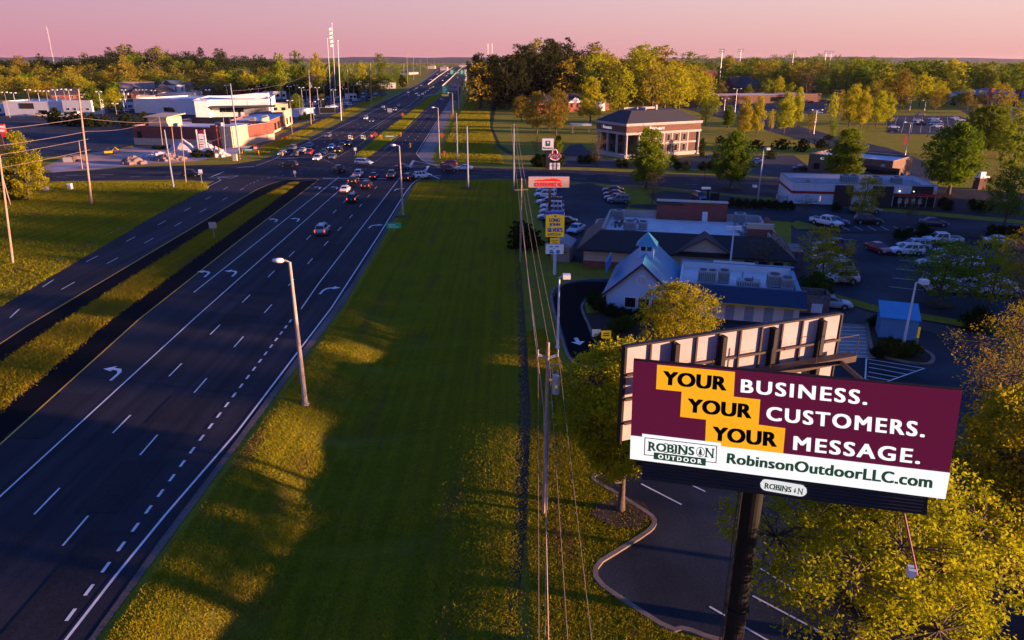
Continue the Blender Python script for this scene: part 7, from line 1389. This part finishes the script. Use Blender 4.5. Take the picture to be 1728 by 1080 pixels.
hang_sign(657.5, 230, 3.2, .75, m_gs, 'long green street name sign hanging over the median nose'); hang_sign(419, 253, 2.4, .6, m_gs, 'green and white street name sign beside the left steel pole'); hang_sign(431, 250, 1.1, 1.2, m_rs, 'red and white square sign next to the left street name sign'); hang_sign(590, 231, .9, 1.0, m_white, 'white lane sign left of the left green light', row=m_dk); hang_sign(611.5, 231, .9, 1.0, m_white, 'white lane sign left of the right green light', row=m_dk); hang_sign(627.5, 229.5, .8, .9, m_rs, 'small red sign left of the orange diamond')
# overhead highway signs
def gantry(u, vb, v0, v1, u0, u1, label, tab=False, post=True):
    x, y, at = sign_frame(u, vb); s = T('guide_sign', label, 'road sign', (x, y, 0)); p = board(at, u0, u1, v0, v1, m_gs, s, .15)
    x0, _, z1 = at(u0, v0); x1, _, z0 = at(u1, v1)
    for k in range(4): MB().box(x0 + (x1 - x0) * .15, x0 + (x1 - x0) * (.55 + .1 * (k % 3)), -.03, 0, z0 + (z1 - z0) * (.2 + k * .18), z0 + (z1 - z0) * (.28 + k * .18)).build('text_row', m_sb, p)
    if tab: board(at, u0, u1, v1 + .3, v1 + 3.2, m_ywl, s, .15, 'exit_tab')
    MB().tube([(0, .3, 0), (0, .3, z1)], .25, 6).build('post', m_steel, s); zc = (z0 + z1) / 2; MB().tube([(0, .3, zc), (x0, .3, zc)], .15, 5).build('arm', m_steel, s); MB().tube([(0, .3, zc + .8), (x0, .3, zc + .8)], .12, 5).build('upper_arm', m_steel, s)
gantry(774, 184, 145, 159, 745.3, 757, 'large green overhead sign with a yellow exit tab above the northbound lanes', True); gantry(785, 145, 117, 126, 759, 767, 'left green sign of the far overhead row'); gantry(786, 145, 119.5, 124.5, 770.5, 775.5, 'smallest green sign in the middle of the far overhead row'); gantry(787, 145, 117.5, 126, 776.5, 783.5, 'right green sign of the far overhead row'); gantry(797, 128, 106, 111, 790, 794, 'tiny green sign at the edge of the pine wood')
# barrier walls on the far road
for nm, pts, hh in (('concrete median barrier between the distant carriageways', [(746, 146), (760, 133), (775, 118), (781, 113)], 1.1), ('concrete barrier on the left distant carriageway', [(722, 143), (740, 129), (755, 119), (764, 114)], 1.0)):
    tag(MB().ribbon([G(*p) for p in pts], .6, 0, 0, hh).build('barrier_wall', M('pale_barrier', (.52, .45, .40), .85, .1)), nm, 'barrier')
x, y = G(714, 164); tag(MB().ribbon([(x, y), (x + 6, y + 40), (x + 9, y + 60)], .6, 0, 0, 1.0).build('barrier_wall', m_fasc), 'short pale barrier end on the median tip', 'barrier')
# flagpoles
for i, (u, vb, vt, ut, lb) in enumerate(((559, 172, 66, 552.5, 'left white flagpole without a flag'), (567, 170, 40, 560, 'tallest white flagpole with a limp striped flag'), (576, 203, 70, 570, 'right white flagpole nearest the highway'))):
    s = pole(u, vb, vt, lb, .22, m_white, 'flagpole', ut=ut); tip = list(s['tip']); d = (tip[0] - s.location.x, 0, tip[2]); MB().gem((d[0], 0, d[2] + .3), (.4, .4, .4), 8).build('finial', m_white, s)
    if i == 1:
        fl = T('flag', 'limp red and white striped flag with a blue corner hanging on the tallest pole', 'flag', tip); m = MB(); n = 13
        for k in range(10): z1, z0 = -1.2 - k * 1.35, -1.2 - (k + 1) * 1.35; wv = lambda z: .4 * sin(z * .9); m.add([(-.3 + wv(z0), 0, z0), (-1.7 + wv(z0) * .5, -1.5, z0 - .5), (-1.7 + wv(z1) * .5, -1.5, z1 - .5), (-.3 + wv(z1), 0, z1)], [(0, 1, 2, 3)], 2 if k < 1 else k % 2)
        m.build('cloth', [m_rs, m_white, m_blul], fl)
# stadium lights and masts
for u, vb, vt, wd in ((1213, 150, 83, 8), (1245, 140, 83, 9), (1333, 140, 86, 7), (1387, 140, 86, 6), (1396, 138, 86, 6)):
    x, y = G(u, vb); h = zat(vt, y); s = T('floodlight_mast', 'tall floodlight mast above the trees of the right skyline', 'floodlight', (x, y, 0), 0, 'stadium floodlights'); MB().tube([(0, 0, 0), (0, 0, h)], [.45, .25], 6).build('mast', m_steel, s); q = wd / F * y / 2; m = MB()
    for k in range(2):
        m.box(-q, q, -.1, .1, h - .3 - k * 2.2, h - .1 - k * 2.2)
        for i in range(5): m.gem((-q + 2 * q * i / 4, -.3, h - .2 - k * 2.2), (.7, .5, .6), 6)
    m.build('lamp_bank', m_steel, s)
for u, vb, vt, lb in ((96, 128, 45, 'faint radio mast in the sky above the left wood'), (824, 128, 74, 'left thin mast rising behind the pine wood'), (831, 128, 73, 'right thin mast rising behind the pine wood')):
    x, y = G(u, vb); h = zat(vt, y); s = T('radio_mast', lb, 'mast', (x, y, 0)); m = MB(); q = .35
    for a_, b_ in ((-q, -q), (q, -q), (0, q)): m.tube([(a_, b_, 0), (a_, b_, h)], .10, 4)
    for k in range(int(h / 6)): m.tube([(-q, -q, k * 6), (q, -q, k * 6 + 3), (0, q, k * 6 + 6)], .07, 3)
    m.build('lattice', m_steel, s)
# ---------------------------------------------------------------- building site, boxes, shrubs
rr = random.Random(21)
for u, v, wd, hgt, c, lb in ((312, 262, 9, 4.2, 0, 'largest pale rubble heap left of the white pylon board'), (352, 262, 7, 3.2, 0, 'pale rubble heap right of the white pylon board'), (366, 264, 5, 2.6, 0, 'small pale rubble heap behind the yellow signal'), (265, 266, 6, 1.4, 0, 'low white gravel heap on the building site'), (285, 270, 7, 1.6, 1, 'low grey brown rubble heap in the site foreground'), (225, 276, 5, 1.8, 1, 'grey brown rubble heap at the left end of the site')):
    x, y = G(u, v); m = MB(); wd *= 1.35; hgt *= 1.25
    for k in range(60): a_, q = rr.uniform(0, 6.28), rr.random() ** .6; z = hgt * (1 - q) ** 1.1; s_ = rr.uniform(.35, 1.0); m.gem((q * wd / 2 * cos(a_), q * wd / 2.6 * sin(a_), z * .8 + .1), (s_ * 1.3, s_ * 1.1, s_ * .8), 5)
    n = 14; rim = [(wd / 2 * rr.uniform(.85, 1.1) * cos(2 * pi * i / n), wd / 2.5 * rr.uniform(.85, 1.1) * sin(2 * pi * i / n), 0) for i in range(n)]; mid = [(p[0] * .5 + rr.uniform(-.3, .3), p[1] * .5, hgt * rr.uniform(.45, .65)) for p in rim]; m.add(rim + mid + [(0, 0, hgt)], [(i, (i + 1) % n, n + (i + 1) % n, n + i) for i in range(n)] + [(n + i, n + (i + 1) % n, 2 * n) for i in range(n)])
    o = m.build('rubble_heap', M('pale_rubble', (.48, .42, .44), .95, .25, 1.5) if c == 0 else M('brown_rubble', (.24, .17, .15), .95, .3, 1.5), None, False, (x, y, 0)); tag(o, lb, 'rubble')
x, y = G(184, 261); s = T('excavator', 'small yellow digger on the bare building site', 'digger', (x, y, 0), .4); s.scale = (.62,) * 3; ym = M('machine_yellow', (.62, .36, .02), .5, .1); MB().box(-1.8, 1.8, -.9, .9, .9, 1.9).build('body', ym, s); MB().box(-.8, .5, -.7, .5, 1.9, 3.0).build('cab', m_glass, s)
for k in (-1, 1): MB().box(-2, 2, k * 1.1 - .3, k * 1.1 + .3, 0, .9).build('track', m_tyre, s)
MB().tube([(1.6, 0, 1.8), (3.2, 0, 3.6), (4.6, 0, 2.0)], .22, 6).build('arm', ym, s); MB().box(4.2, 5.0, -.5, .5, 1.1, 2.0).build('bucket', m_brn, s)
def cabinet(u, v, wd, hgt, mat, label): x, y = G(u, v); s = T('utility_cabinet', label, 'cabinet', (x, y, 0)); MB().box(-wd / 2, wd / 2, -.4, .4, 0, hgt).build('box', mat, s); MB().box(-wd / 2 - .05, wd / 2 + .05, -.45, .45, hgt, hgt + .08).build('lid', mat, s); MB().box(-wd * .4, wd * .4, -.43, -.4, .15, hgt - .1).build('door', m_steel, s)
cabinet(397, 271, 1.3, 1.9, m_tan, 'beige roadside cabinet at the foot of the left steel pole'); cabinet(119, 320, .9, 1.3, m_white, 'white utility cabinet on the left lawn'); cabinet(78, 322, 1.0, .8, m_gal, 'low grey cabinet beside the driveway at the left'); cabinet(1098, 596, .8, 1.0, m_white, 'white meter box hidden behind the bushy yellow tree')
for u, v, lb in ((130, 272, 'pale bin enclosure at the left of the site, right block'), (115, 274, 'pale bin enclosure at the left of the site, left block')): x, y = G(u, v); s = T('bin_enclosure', lb, 'enclosure', (x, y, 0), .1); s.scale = (.8, .8, .7); MB().box(-2, 2, 0, .2, 0, 2.2).box(-2, -1.8, .2, 3, 0, 2.2).box(1.8, 2, .2, 3, 0, 2.2).build('wall', m_brickb, s); MB().box(-1.6, 1.6, -.08, -.02, .1, 2.0).build('gate', m_steel, s)
for u, v, lb in ((1373, 528, 'yellow bollard beside the slatted enclosure'), (1548, 572, 'yellow bollard at the right wall of the blue shed')): x, y = G(u, v); o = MB().tube([(0, 0, 0), (0, 0, 1.3)], .12, 8).gem((0, 0, 1.3), (.12, .12, .08), 8).build('bollard', m_ywl, None, False, (x, y, 0)); tag(o, lb, 'bollard')
def shrubs(lst, pr, label, group, sc0=1., cat='shrub'):
    for u, v, s in lst: pr.put((*G(u, v), .1 if u > 930 else 0), rr.uniform(0, 6), sc0 * s, label, group, cat)
shrubs([(1030, 534, 1), (1040, 536, .9), (1051, 537, .9), (1064, 539, .8), (1076, 541, 1), (1090, 543, 1.1), (1012, 527, 1.3), (1004, 519, 1.3), (1000, 510, 1.1)], SHRUB, 'clipped dark shrub along the foot of the blue gable wall', 'shrubs along the blue gable')
shrubs([(1016, 572, .8), (1027, 575, .8), (1012, 578, .7), (1034, 564, 1.0), (1046, 560, 1.1), (1058, 556, 1.1)], SHRUBB, 'leafy green bush in the bed around the small yellow sign', 'bushes around the small yellow sign', .8)
for u, v, s, lb in ((1497, 598, 1.0, 'clipped rounded hedge left of the white lamp by the blue shed'), (1512, 604, 1.05, 'clipped rounded hedge in front of the white lamp by the blue shed'), (1535, 603, .95, 'clipped rounded hedge right of the white lamp by the blue shed')): SHRUBB.put((*G(u, v), .1), 1., s, lb, None, 'hedge')
shrubs([(1478, 603, .8), (1475, 552, 1.0), (1486, 606, .6)], SHRUB, 'low dark shrub at the rim of the shed island', 'shrubs on the shed island')
shrubs([(1234 + i * 12.5, 350 + i * .6, 1.25) for i in range(9)], SHRUB, 'round clipped shrub in the row before the white building with the red stripe', 'row of round clipped shrubs')
shrubs([(905 + i * 8, 281 + (i % 2), 2.4) for i in range(6)], SHRUB, 'dark hedge bush behind the round red sign', 'hedge bushes behind the round red sign'); shrubs([(980, 276, 1.6), (992, 276, 1.8), (1003, 275, 1.6), (1045, 283, 1.6), (1056, 283, 1.6), (1143, 287, 1.7), (1157, 288, 1.7), (1185, 288, 1.7), (1198, 287, 1.7)], SHRUB, 'low dark shrub in the bank car park islands', 'shrubs in the bank islands')
shrubs([(1640, 355, 1.5), (1652, 357, 1.5), (1664, 358, 1.5), (1590, 352, 1.6), (1600, 356, 1.4), (1672, 402, 1.6), (1684, 404, 1.6), (1698, 404, 1.6), (1712, 406, 1.6), (1410, 357, 1.2), (1440, 358, 1.3), (1530, 405, 1.4), (1515, 404, 1.2), (1556, 404, 1.8)], SHRUB, 'dark shrub edging the right parking lots', 'shrubs edging the right parking lots')
shrubs([(440 + i * 5, 229 - i * 2.2, 1.3) for i in range(8)], SHRUB, 'small shrub along the shop strip wall', 'shrubs along the shop strip'); shrubs([(262 + i * 7, 252 + (i % 2), 1.0) for i in range(8)], SHRUB, 'small shrub along the base of the brick store', 'shrubs along the brick store'); shrubs([(330, 265, 1.6), (336, 266, 1.7), (352, 266, 1.6), (358, 266, 1.5)], SHRUB, 'green shrub at the foot of the white pylon board', 'shrubs at the white pylon board'); shrubs([(508 + i * 4, 203 - i * .8, 1.7) for i in range(6)], SHRUB, 'dark hedge bush in front of the low pale block', 'hedge before the low pale block')
for u, v, s in ((1380, 505, 2.6), (1374, 498, 2.4), (1386, 511, 2.0)): SHRUBB.put((*G(u, v), 0), 2., s * .7, 'large dark green bush between the blue restaurant and the parked white SUV', 'bushes right of the blue restaurant', 'shrub')
for u, v, s, lb in ((1640, 556, 1.5, 'dark round bush on the grass verge at the right'), (1658, 560, 1.2, 'second smaller bush on the grass verge at the right')): SHRUB.put((*G(u, v), .1), 2., s * 1.2, lb, None, 'shrub')
for u, v, s in ((884, 420, 1.0), (890, 415, .9), (880, 400, .8)): HEDGE.put((*G(u, v), 0), 1., s, 'rough dark bush on the strip behind the yellow sign', 'rough bushes on the utility strip', 'bush')
# ---------------------------------------------------------------- evening haze
hm = bpy.data.materials.new('haze'); hm.use_nodes = True; nt = hm.node_tree; nt.nodes.clear()
pv = N(nt, 'ShaderNodeVolumePrincipled'); pv.inputs['Color'].default_value = (.80, .72, .78, 1); pv.inputs['Density'].default_value = .00002; pv.inputs['Anisotropy'].default_value = .2
o_ = N(nt, 'ShaderNodeOutputMaterial'); nt.links.new(pv.outputs[0], o_.inputs['Volume'])
hb = MB().box(-9500, 9500, -3000, 14500, -3.5, 75).build('haze', hm); tag(hb, 'thin evening haze over the whole scene', 'haze', None, 'stuff')
